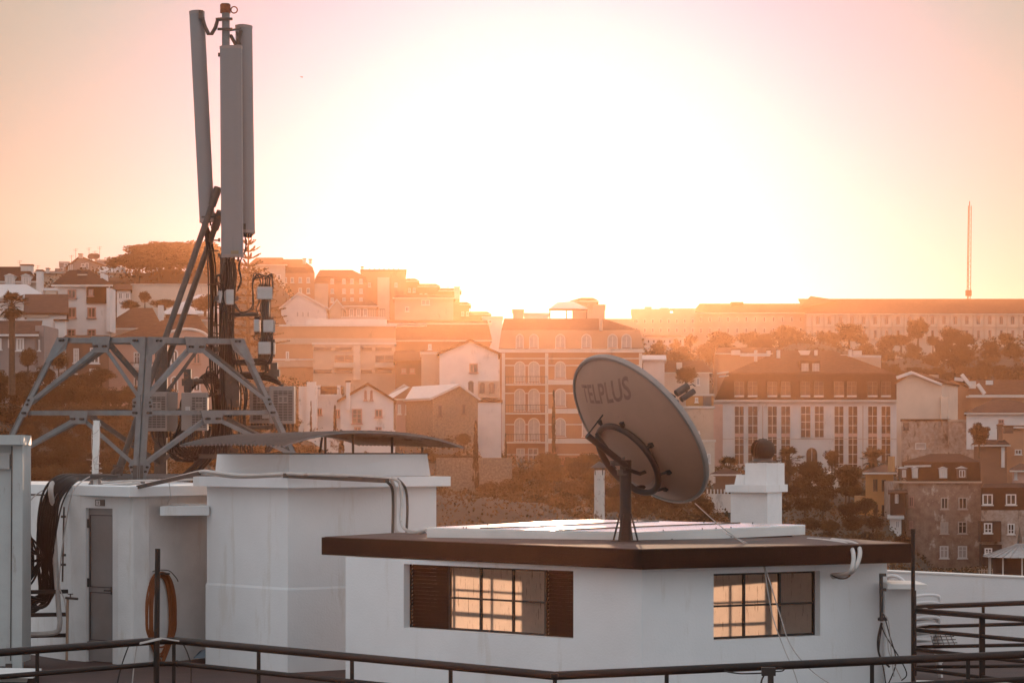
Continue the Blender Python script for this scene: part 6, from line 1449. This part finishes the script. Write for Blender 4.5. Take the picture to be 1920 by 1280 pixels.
# right neighbours
d = house('house', 'tall plain pinkish party wall with a white edged gable right of the palace', 'house', 1681, 1766, 718, 820, 300, 14, W_cream, ('gable_front', 700, 1710, T_red), [], shear=2); part_box(d, 'side_wall', W_cream, 1764, 1778, 744, 790, 299.5, 4); m = MB(); m.bar(V(1681, 708, 299.6), V(1710, 698, 299.6), .3, .35, (0, 0, 1)); m.bar(V(1710, 698, 299.6), V(1766, 721, 299.6), .3, .25); m.build('gable_coping', W_white, d)
d = house('house', 'row of stained shed walls below the plain party wall', 'house', 1690, 1780, 789, 880, 292, 6, W_old2, ('flat', T_brown), [(1694, 792, 1704, 806, 'blank', frd), (1716, 830, 1736, 842, 'blank', None, glw)])
house('house', 'mouldy grey wall building right of the stained sheds', 'house', 1779, 1812, 790, 880, 286, 6, W_old2, ('flat', W_beige), [])
d = house('house', 'house with several small tiled roofs behind the party wall', 'house', 1740, 1830, 735, 800, 330, 12, W_orange, ('gable_front', 712, 1785, T_red), [(1775, 742, 1790, 752)]); chimney(d, 1744, 1760, 702, 722, 328, W_beige)
for p0, p1, wd_, lb in ((V(1803, 702, 320), V(1820, 723, 320), .5, 'left sloping white firewall cap between the tiled roofs'), (V(1833, 720, 318), V(1846, 738, 318), .6, 'right sloping white firewall cap between the tiled roofs'), (V(1790, 710, 321), V(1806, 712, 321), .5, 'short level white firewall cap left of the sloping ones')):
    m = MB(); m.bar(p0, p1, wd_, .4); solo(m, 'firewall', W_white, lb, 'wall')
d = house('house', 'wide tile roof with a pale skylight above the white hipped house', 'house', 1820, 1990, 742, 800, 325, 14, W_orange, ('gable_side', 712, 1815, 1990, T_red), []); part_box(d, 'skylight', W_white, 1849, 1862, 713, 721, 327, .3); chimney(d, 1819, 1830, 714, 728, 327); cornice(d, 1812, 1920, 742, 745, 324)
d = house('house', 'white house with a broad brown hipped roof at the right edge', 'house', 1812, 1990, 776, 860, 280, 12, W_white, ('hip', 748, 1862, 1895, T_brown), [(1872, 786, 1882, 794)], frame=frp); 
house('house', 'shadowed brick house with chimneys in front of the white hipped house', 'house', 1872, 1990, 802, 900, 262, 8, W_orange, ('gable_side', 797, 1880, 1990, T_dark), [(1903, 842, 1915, 852)]); 
d = house('house', 'narrow shadowed house with a pale drainpipe below the right chimneys', 'house', 1826, 1888, 836, 910, 258, 8, W_brown, ('gable_side', 824, 1830, 1884, T_dark), []); part_box(d, 'downpipe', W_white, 1877, 1883, 838, 876, 258, .3, .2); chimney(d, 1872, 1880, 798, 826, 256, W_brown); chimney(d, 1884, 1900, 800, 812, 257, W_brown)
house('house', 'gabled reddish house at the right edge above the wooden bays', 'house', 1898, 1990, 884, 930, 238, 8, W_pink, ('gable_side', 868, 1912, 1990, T_brown), [(1902, 884, 1907, 898, 'blank', None, glw)])
m = MB(); m.prism([(X(1700, 272), 272), (X(1830, 272), 272), (X(1830, 273), 273), (X(1700, 273), 273)], Z(880, 272), Z(842, 272)); solo(m, 'garden_wall', W_old2, 'messy patched yard wall below the stained sheds', 'wall')
d = house('house', 'small yellow house with four dark tall windows', 'house', 1623, 1675, 888, 990, 232, 8, W_ochre, ('gable_side', 872, 1650, 1678, T_brown), [(1637, 898, 1645, 921, 'blank', frd), (1653, 899, 1661, 921, 'blank', frd), (1638, 945, 1646, 974, 'blank', frd), (1653, 946, 1661, 968, 'blank', frd)], gutter=W_white, surround=False)
part_box(d, 'side_extension', W_ochre, 1613, 1623, 930, 990, 232.5, 4)
d = house('apartment_building', 'large crumbling brick building with a dark dormered roof', 'building', 1700, 1839, 903, 1110, 226, 13, W_old, ('mansard', 866, 1690, 1836, 850, 1745, 1800, T_dark, T_dark), [(1764, 932, 1778, 954), (1797, 932, 1813, 954), (1763, 978, 1778, 1000, 'casement', None, glw), (1796, 977, 1813, 1000), (1762, 1023, 1778, 1046, 'casement', frw, glw), (1796, 1023, 1813, 1046, 'casement', frw, glw), (1704, 930, 1713, 950, 'casement', frp), (1705, 976, 1712, 990, 'casement', frp)], frame=mat('peeling_frame', (.40, .33, .29), .8))
part_box(d, 'plaster_bay', W_old2, 1675, 1700, 903, 1060, 226.4, 6); part_box(d, 'eave', W_beige, 1675, 1840, 902, 905, 226, .5, .3); part_box(d, 'firewall', W_ochre, 1674, 1678, 855, 884, 227, 3)
for x0, x1, wm in ((1690, 1700, W_brown), (1711, 1721, W_white), (1762, 1776, W_white), (1795, 1813, W_brown)): dormer(d, x0, x1, 877, 896, 225.9, wm=wm)
m = MB(); m.bar(V(1696, 874, 226.5), V(1745, 873, 226.5), .4, .15); m.build('ridge_capping', T_metal, d)
d = house('shed', 'tiny white lean-to hut beside the yellow house', 'shed', 1668, 1690, 973, 1004, 222, 3, W_white, ('shed', 967, T_metal), [(1679, 976, 1686, 989)], surround=False)
d = house('enclosed_balcony', 'dark boarded oriel between the yellow house and the brick building', 'oriel', 1669, 1697, 926, 968, 224, 2.5, wood_dark, ('shed', 921, T_brown), [(1678, 926, 1684, 943)], surround=False)
d = house('apartment_building', 'old stained building with dark wooden bays at the right edge', 'building', 1840, 1990, 956, 1110, 220, 12, W_old2, ('mansard', 914, 1840, 1990, 905, 1845, 1990, T_dark, T_dark), [(1889, 981, 1902, 1001, 'six')])
part_box(d, 'wooden_bay', wood_dark, 1836, 1874, 976, 1014, 220, 1.2, .8); part_box(d, 'wooden_bay', wood_dark, 1838, 1876, 1020, 1060, 220, 1.0, .6)
for b_ in ((1845, 980, 1860, 999), (1846, 1027, 1860, 1038)): window(d, *b_, 219.1, frw, gl, 'six')
for x0 in (1842, 1886): window(d, x0, 926, x0 + 19, 946, 219.9, frw, gl, 'casement'); 
# bandstand
BDD = 150
pv = thing('bandstand', (X(1905, BDD), BDD, Z(1085, BDD)), 'round bandstand with a ribbed conical metal roof', 'bandstand')
c_ = Vector((X(1912, BDD), BDD, 0))
m = MB(); nn = 28; zt_b, ze = Z(1018, BDD), Z(1043, BDD)
for i in range(nn):
    t0, t1b = 2 * math.pi * i / nn, 2 * math.pi * (i + 1) / nn; m.add([c_ + Vector((math.cos(t0) * 2.05, math.sin(t0) * 2.05, ze)), c_ + Vector((math.cos(t1b) * 2.05, math.sin(t1b) * 2.05, ze)), c_ + Vector((0, 0, zt_b))], [(0, 1, 2)])
    m.bar(c_ + Vector((math.cos(t0) * 2.05, math.sin(t0) * 2.05, ze + .02)), c_ + Vector((0, 0, zt_b + .02)), .04, .05)
m.build('roof', mat('ribbed_zinc', (.33, .31, .30), .5, .3, noise=.3, nscale=3), pv); m = MB(); m.tube([c_ + Vector((0, 0, zt_b)), c_ + Vector((0, 0, zt_b + .35)), c_ + Vector((0, 0, zt_b + .6)), c_ + Vector((0, 0, zt_b + .9))], [.14, .12, .05, .03], 8); m.build('finial', galvd, pv)
for i in range(10):
    th = 2 * math.pi * i / 10 + .2; p = c_ + Vector((math.cos(th) * 1.75, math.sin(th) * 1.75, 0)); m = MB(); m.bar(p + Vector((0, 0, Z(1110, BDD))), p + Vector((0, 0, ze)), .07, .07, (0, 1, 0)); m.build('column', W_trim, pv)
m = MB(); m.lathe([(1.9, Z(1110, BDD)), (1.9, Z(1078, BDD)), (0.001, Z(1078, BDD))], 20, None, c_); m.build('plinth', W_brown, pv)
m = MB(); m.lathe([(1.5, Z(1078, BDD)), (1.5, ze)], 20, None, c_); m.build('inner_screen', wood_dark, pv)
fn = thing('picket_fence', (X(1850, 152), 152, Z(1090, 152)), 'low picket fence beside the bandstand', 'fence'); m = MB()
for i in range(22): m.bar(V(1836 + i * 5, 1082 - i * .1, 153), V(1836 + i * 5, 1066 - i * .1, 153), .04, .03, (0, 1, 0))
m.bar(V(1834, 1069, 153), V(1946, 1068, 153), .04, .04); m.bar(V(1834, 1077, 153), V(1946, 1076, 153), .04, .04); m.build('pickets', W_beige, fn)
# ================================================================== vegetation
def leafmat(n, c, c2): return mat(n, c, .85, col2=c2, nscale=.6, spec=.25, trans=.25)
LF = [leafmat('foliage_olive', (.085, .045, .018), (.045, .026, .012)), leafmat('foliage_dry', (.12, .062, .026), (.06, .034, .016)), leafmat('foliage_dark', (.05, .028, .013), (.028, .017, .009))]
barkm = mat('tree_bark', (.09, .055, .035), .95, noise=.4, nscale=4)
def quad_cloud(P, N_, S, rs):
    """many small leaf faces: positions P, sizes S, random orientation"""
    n = len(P); a = rs.normal(size=(n, 3)); a /= np.linalg.norm(a, axis=1)[:, None]; b = rs.normal(size=(n, 3)); b -= (a * b).sum(1)[:, None] * a; b /= np.linalg.norm(b, axis=1)[:, None]
    s = S[:, None]; asp = rs.uniform(.5, .9, (n, 1))
    v = np.stack([P - a * s - b * s * asp * .6, P + a * s * .2 - b * s * asp, P + a * s + b * s * asp * .3, P - a * s * .1 + b * s * asp], 1).reshape(-1, 3)
    f = np.arange(n * 4).reshape(-1, 4); return v, f
def mesh_np(name, v, f, m):
    me = bpy.data.meshes.new(name); me.vertices.add(len(v)); me.vertices.foreach_set('co', v.astype('f').ravel())
    me.loops.add(f.size); me.loops.foreach_set('vertex_index', f.astype('i').ravel()); me.polygons.add(len(f))
    me.polygons.foreach_set('loop_start', np.arange(0, f.size, f.shape[1], dtype='i')); me.update(calc_edges=True); me.materials.append(m); return me
def blobs(rs, nb, kind):
    B = []
    for i in range(nb):
        if kind == 'round':
            d = rs.normal(size=3); d /= np.linalg.norm(d); r = rs.uniform(.35, .95) ; c = d * r * np.array([.78, .78, .62]); c[2] += .1; s = rs.uniform(.20, .38)
        elif kind == 'umbrella':
            th = rs.uniform(0, 6.28); r = math.sqrt(rs.uniform(0, 1)) * .9; c = np.array([r * math.cos(th), r * math.sin(th), .45 * math.sqrt(max(0, 1 - r * r)) * rs.uniform(.1, 1) + rs.uniform(-.28, .12)]); s = rs.uniform(.12, .22)
        elif kind == 'cypress':
            z = rs.uniform(-1, 1); r = (.95 * (1 - z) / 2) ** .6 * .8 + .05; th = rs.uniform(0, 6.28); c = np.array([r * math.cos(th) * .5, r * math.sin(th) * .5, z]); s = .16
        B.append((c, s))
    return B
def crown_mesh(kind, seed, nb=34, per=75, leaf=.05, m=None):
    rs = np.random.RandomState(seed); P = []
    for c, s in blobs(rs, nb, kind):
        d = rs.normal(size=(per, 3)); d /= np.linalg.norm(d, axis=1)[:, None]; r = rs.uniform(.25, 1.05, (per, 1)) ** .5
        fl = np.array([1, 1, .75]) if kind != 'umbrella' else np.array([1.15, 1.15, .45])
        P.append(c + d * r * s * fl)
    P = np.concatenate(P); S = rs.uniform(.6, 1.5, len(P)) * leaf; v, f = quad_cloud(P, None, S, rs)
    return mesh_np('crown', v, f, m or LF[0])
def trunk_mesh(kind, seed):
    rs = random.Random(seed); m = MB()
    if kind == 'umbrella':
        for k in range(5):
            th = rs.uniform(0, 6.28); r = rs.uniform(.3, .75); m.tube(spline([Vector((.02 * k - .04, 0, -1.5)), Vector((.04 * math.cos(th), .04 * math.sin(th), -.5)), Vector((r * .5 * math.cos(th), r * .5 * math.sin(th), -.2)), Vector((r * math.cos(th), r * math.sin(th), .1))], 3), [.035 - .0025 * i for i in range(10)], 6)
    elif kind == 'round':
        m.tube([Vector((0, 0, -1.5)), Vector((.03, 0, -.8)), Vector((0, .02, -.2)), Vector((.02, 0, .4))], [.09, .07, .05, .02], 7)
        for k in range(6):
            th = k * 1.05 + rs.uniform(-.3, .3); m.tube([Vector((0, 0, -.6 + .1 * k)), Vector((.35 * math.cos(th), .35 * math.sin(th), -.2 + .1 * k)), Vector((.65 * math.cos(th), .65 * math.sin(th), .1 + .08 * k))], [.035, .022, .01], 5)
    else: m.tube([Vector((0, 0, -1.25)), Vector((0, 0, .6))], [.08, .03], 6)
    return m.mesh('trunk', barkm)
PR = {}
def tree(name, label, cx, cy, rx, rz, D, kind='round', var=0, m=0, group=None, cat='tree', yaw=None):
    """crown centred at photo (cx, cy), half width rx and half height rz in pixels"""
    key = (kind, var, m)
    if key not in PR:
        leaf = {'round': .038, 'umbrella': .028, 'cypress': .05}[kind]; nb, per = {'round': (52, 150), 'umbrella': (230, 120), 'cypress': (60, 90)}[kind]
        PR[key] = (crown_mesh(kind, 10 + var * 7 + m, nb, per, leaf, LF[m]), trunk_mesh(kind, var))
    cm, tm = PR[key]; p = V(cx, cy, D); sx, sz = rx / F * D * (1.28 if kind == 'round' else 1), rz / F * D * (1.28 if kind == 'round' else 1)
    r = bpy.data.objects.new(name, None); C.objects.link(r); r.location = p; tag(r, label, cat, group); r.empty_display_size = .5
    r.scale = (sx, sx, sz); r.rotation_euler = (0, 0, yaw if yaw is not None else rnd.uniform(0, 6.28))
    for nm, me in (('crown', cm), ('trunk', tm)): o = bpy.data.objects.new(nm, me); C.objects.link(o); o.parent = r
    ORG[r.name] = p; return r
# umbrella pines on the left hill
tree('umbrella_pine', 'umbrella pine with the flattest crown, leftmost on the hill', 258, 494, 58, 30, 322, 'umbrella', 0, 0, 'umbrella pines on the left hill', yaw=.4)
tree('umbrella_pine', 'tallest umbrella pine, in the middle of the hill group', 300, 476, 66, 46, 326, 'umbrella', 1, 0, 'umbrella pines on the left hill', yaw=1.4)
tree('umbrella_pine', 'umbrella pine behind the raking struts of the mast', 364, 478, 64, 46, 330, 'umbrella', 2, 0, 'umbrella pines on the left hill', yaw=2.2)
tree('umbrella_pine', 'low umbrella pine filling the gap under the tallest crowns', 318, 490, 92, 30, 334, 'umbrella', 1, 0, 'umbrella pines on the left hill', yaw=4.0)
tree('umbrella_pine', 'rightmost umbrella pine behind the wide antenna panel', 406, 496, 46, 40, 328, 'umbrella', 0, 0, 'umbrella pines on the left hill', yaw=5.0)
# layered (norfolk type) pine
np_ = thing('layered_pine', V(466, 650, 195), 'tall pine with separate upcurved layers of branches right of the mast', 'tree')
rs = np.random.RandomState(4); m = MB(); m.tube([V(466, 660, 195), V(465, 560, 195), V(466, 438, 195)], [.2, .12, .03], 8); m.build('trunk', barkm, np_)
Pp = []
for k in range(15):
    y = 446 + k * 12.6 + k * k * .12; L_ = (10 + k * 5.4) * (.92 if k % 2 else 1.05)
    for b in range(7):
        th = b * 2 * math.pi / 7 + k * .5 + rs.uniform(-.2, .2); ln = L_ * rs.uniform(.8, 1.15)
        n = int(90 + 40 * k); t_ = rs.uniform(.08, 1, n)
        sx_ = ln * t_; rise = 7 * t_ ** 2 + 3 * t_ - (k * .25) * t_
        w_ = (1 - abs(t_ - .5) * 1.2) * (1.2 + ln * .045)
        lx = rs.normal(0, .45, n) * w_; lz = rs.normal(0, .14, n) * w_
        Pp.append(np.stack([sx_ * math.cos(th) - lx * math.sin(th), sx_ * math.sin(th) + lx * math.cos(th), rise + lz], 1) * 195 / F + np.array([X(466, 195), 195, Z(y, 195)]))
Pp = np.concatenate(Pp); v, f = quad_cloud(Pp, None, rs.uniform(.03, .07, len(Pp)), rs); me = mesh_np('foliage', v - np.array(ORG[np_.name]), f, LF[0]); o = bpy.data.objects.new('foliage', me); C.objects.link(o); o.parent = np_
# fan palms
def palm(label, cx, cy, r_, D, ybase, seed=0):
    t = thing('palm_tree', V(cx, ybase, D), label, 'palm tree'); s_ = D / F; rs = np.random.RandomState(seed)
    m = MB(); m.tube([V(cx, ybase + 10, D), V(cx + .5, (cy + ybase) / 2, D), V(cx, cy, D)], [r_ * .2 * s_, r_ * .16 * s_, r_ * .2 * s_], 9); m.build('trunk', barkm, t)
    m = MB(); c = V(cx, cy, D)
    for k in range(46):
        th = rs.uniform(0, 6.28); el = rs.uniform(-1.0, 1.35); ln = r_ * s_ * rs.uniform(.75, 1.1)
        d_ = Vector((math.cos(th) * math.cos(el), math.sin(th) * math.cos(el), math.sin(el))); side = d_.cross(Vector((0, 0, 1))).normalized(); e_ = c + d_ * ln * .55 - Vector((0, 0, .06 * ln))
        m.bar(c, e_, .03 * ln, .02 * ln)
        up = side.cross(d_).normalized()
        for q in range(11):
            a_ = (q - 5) / 5 * 1.15; dd2 = (d_ * math.cos(a_) + side * math.sin(a_)).normalized(); tip = e_ + dd2 * ln * .5 - Vector((0, 0, .12 * ln * rs.uniform(.5, 1.6)))
            w2 = ln * .035; m.add([e_ - side * w2 * .3, e_ + dd2 * ln * .25 + up.cross(dd2) * w2, tip, e_ + dd2 * ln * .25 - up.cross(dd2) * w2], [(0, 1, 2, 3)])
    m.build('crown', LF[0], t); return t
palm('fan palm with a thick ragged trunk at the left edge', 22, 572, 34, 150, 730, 1)
palm('bushy palm just right of the dark cowl', 1478, 862, 34, 262, 930, 2); palm('bushy palm in front of the right end of the palace', 1640, 862, 32, 262, 905, 3); palm('drooping palm between the dish and the white chimney', 1366, 880, 30, 240, 925, 4)
# cypresses
for cx, cy, rx, rz, D, lb in ((1038, 788, 8, 55, 250, 'tall narrow cypress in front of the striped building'), (892, 850, 12, 60, 205, 'broad cypress on the slope below the stone house'), (628, 790, 7, 30, 212, 'dark cypress in front of the white villa'), (583, 782, 4, 30, 212, 'thin cypress at the left end of the white villa'), (948, 842, 5, 30, 235, 'thin cypress at the foot of the striped building'), (640, 832, 12, 26, 205, 'stout cypress below the curved cover'), (1385, 960, 7, 26, 190, 'small cypress behind the white chimney')):
    tree('cypress', lb, cx, cy, rx, rz, D, 'cypress', 0, 2)
# numbered slopes of ordinary trees: every tree gets its own crown
def grove(regions, group, what, D0, seed):
    rs = random.Random(seed)
    for i, (cx, cy, rx, rz, D) in enumerate(regions):
        tree('tree', what, cx, cy, rx, rz, D, 'round', rs.randrange(4), rs.choice((0, 0, 1, 2)), group)
left = []
rs = random.Random(21)
for D, y, n, x0, x1, r in ((188, 712, 7, -10, 190, 22), (175, 745, 9, -20, 260, 26), (165, 775, 9, -30, 300, 28), (160, 800, 9, 20, 560, 28), (150, 830, 11, -20, 560, 30), (140, 862, 11, -20, 600, 32), (128, 900, 10, -20, 640, 34)):
    for i in range(n): left.append((x0 + (x1 - x0) * (i + .5) / n + rs.uniform(-9, 9), y + rs.uniform(-7, 7), r * rs.uniform(.8, 1.25), r * rs.uniform(.7, 1.0), D + rs.uniform(-4, 4)))
grove(left, 'trees on the dark left slope', 'dark leafy tree in the dense grove behind the truss', 170, 1)
mid = []
for D, y, n, x0, x1, r in ((225, 868, 7, 1000, 1200, 20), (215, 890, 9, 960, 1280, 22), (205, 920, 10, 840, 1320, 25), (196, 950, 10, 830, 1340, 27), (186, 985, 9, 820, 1340, 30), (178, 1015, 8, 820, 1300, 30), (228, 830, 4, 745, 880, 14), (215, 862, 6, 740, 900, 18)):
    for i in range(n): mid.append((x0 + (x1 - x0) * (i + .5) / n + rs.uniform(-9, 9), y + rs.uniform(-7, 7), r * rs.uniform(.8, 1.25), r * rs.uniform(.7, 1.0), D + rs.uniform(-4, 4)))
grove(mid, 'trees on the central slope', 'sunlit hazy tree on the central slope below the striped building', 200, 2)
rt = []
for D, y, n, x0, x1, r in ((246, 905, 5, 1390, 1620, 20), (236, 925, 7, 1480, 1640, 17), (222, 950, 8, 1340, 1640, 19), (212, 985, 8, 1340, 1650, 18), (204, 1010, 7, 1480, 1700, 17)):
    for i in range(n): rt.append((x0 + (x1 - x0) * (i + .5) / n + rs.uniform(-9, 9), y + rs.uniform(-6, 6), r * rs.uniform(.8, 1.25), r * rs.uniform(.7, .95), D + rs.uniform(-4, 4)))
grove(rt, 'trees on the palace slope', 'brown leafy tree on the slope between the palace and the yellow house', 220, 3)
rg = []
for D, y, n, x0, x1, r in ((425, 640, 11, 1200, 1920, 15), (413, 652, 15, 1200, 1930, 16), (402, 668, 15, 1200, 1930, 18), (391, 684, 14, 1220, 1930, 18), (380, 700, 12, 1480, 1930, 19), (369, 716, 9, 1640, 1930, 20), (356, 735, 6, 1700, 1930, 18)):
    for i in range(n): rg.append((x0 + (x1 - x0) * (i + .5) / n + rs.uniform(-12, 12), y + rs.uniform(-5, 5), r * rs.uniform(.8, 1.3), r * rs.uniform(.7, 1.0), D + rs.uniform(-4, 4)))
grove(rg, 'trees on the ridge slope', 'hazy tree on the wooded slope below the long ridge building', 520, 4)
for cx, cy, rx, rz, D, lb in ((1440 + 152, 624, 26, 22, 430, 'big rounded tree hiding the left windows of the long ridge building'), (1722, 618, 21, 24, 430, 'tall rounded tree in the middle of the long ridge building'), (1672, 640, 18, 14, 430, 'low tree between the two rounded trees on the ridge'), (1785, 632, 22, 20, 430, 'broad tree right of the tallest ridge tree'), (1545, 635, 14, 14, 430, 'small tree at the left end of the tiled ridge building'),
                              (1312 + 40, 640, 24, 20, 430, 'hazy tree in front of the faint ridge wing'), (1404, 636, 22, 16, 430, 'flat tree right of the hazy ridge tree'), (1476, 628, 28, 18, 430, 'wide tree where the two ridge wings meet'), (1836, 815, 21, 23, 250, 'dense dark tree against the white hipped house'), (1560, 860, 14, 20, 256, 'bare twiggy tree by the palace door'),
                              (1558 - 40, 885, 22, 26, 250, 'ragged tree left of the palace door'), (1590, 890, 26, 20, 248, 'low tree under the palace window strips'), (110, 678, 17, 22, 186, 'rounded clipped tree beside the grey house'), (52, 672, 16, 20, 182, 'dark round bush tree beside the palm trunk'), (300, 728 + 12, 30, 14, 190, 'low dark tree in front of the pink house'), (190, 704, 22, 16, 188, 'tree in front of the brown town house'),
                              (272, 558, 11, 12, 290, 'small round tree before the retaining wall'), (245, 572, 22, 10, 286, 'low bush on the slope above the terracotta roof'), (310, 570, 26, 9, 288, 'wide bush behind the terracotta roof'), (385, 570, 30, 18, 250, 'hazy tree between the struts and the mast'), (1288, 705, 22, 18, 288, 'leafy tree before the pale tiled house'), (700, 700, 1, 1, 270, 'x')):
    if lb == 'x': continue
    tree('tree', lb, cx, cy, rx, rz, D, 'round', rnd.randrange(4), rnd.choice((0, 1, 2)))
# undergrowth covering the slopes
rs = np.random.RandomState(9); n = 200000
uu = rs.uniform(-250, 2150, n); dd_v = np.exp(rs.uniform(math.log(95), math.log(640), n)); zt_ = terr_c = np.concatenate([terr(uu[i:i + 5000], dd_v[i:i + 5000]) for i in range(0, n, 5000)])
P_ = np.stack([(uu - 960) / F * dd_v, dd_v, zt_ + rs.uniform(0, .9, n) * dd_v / 250], 1); v, f = quad_cloud(P_, None, rs.uniform(.06, .17, n) * np.clip(dd_v / 220, .5, 2), rs)
me = mesh_np('undergrowth', v, f, LF[1]); o = bpy.data.objects.new('undergrowth', me); C.objects.link(o); tag(o, kind='stuff')
# a bird in the sky
m = MB(); c_ = V(565, 144, 120); m.add([c_, c_ + Vector((-.10, 0, .07)), c_ + Vector((-.02, .05, .02)), c_ + Vector((.07, 0, .01)), c_ + Vector((.02, .05, -.03))], [(0, 1, 2), (0, 3, 4)]); m.tube([c_ + Vector((-.05, 0, 0)), c_ + Vector((.06, 0, -.03))], [.012, .02], 6)
solo(m, 'bird', iron, 'tiny distant bird flying in the pale sky right of the antennas', 'bird', smooth=False)
# push the townscape above farther off, enlarged about the camera, to deepen its haze
BG_SCALE = 1.5; done = set()
for o in list(bpy.data.objects):
    if o in BG_FIRST or o.name.startswith('ground') or o.name.startswith('building_block'): continue
    if o.parent is None or o.location.length: o.location = o.location * BG_SCALE
    if o.type == 'MESH' and o.data.name not in done and not (o.parent and o.parent.scale.x != 1):
        done.add(o.data.name); a = np.empty(len(o.data.vertices) * 3, 'f'); o.data.vertices.foreach_get('co', a); o.data.vertices.foreach_set('co', a * BG_SCALE); o.data.update()
    if o.type == 'EMPTY' and abs(o.scale.x - 1) > 1e-6: o.scale = o.scale * BG_SCALE
for m_ in MATS.values():
    pass
# ================================================================== haze: one closed box of air round everything
hm = bpy.data.materials.new('haze_air'); hm.use_nodes = True; t = hm.node_tree; t.nodes.clear()
pv_ = N(t, 'ShaderNodeVolumePrincipled'); pv_.inputs['Color'].default_value = (1.0, .50, .27, 1); pv_.inputs['Density'].default_value = HAZE_DENSITY; pv_.inputs['Anisotropy'].default_value = .845
ot = N(t, 'ShaderNodeOutputMaterial'); L(t, pv_.outputs[0], ot.inputs['Volume'])
mb = MB(); lo_z = zf * 1.5 - 2.5; mb.prism([(-2500, -60), (2500, -60), (2500, 1850), (-2500, 1850)], lo_z, 90)
hz_ = mb.build('haze', hm); tag(hz_, kind='stuff')
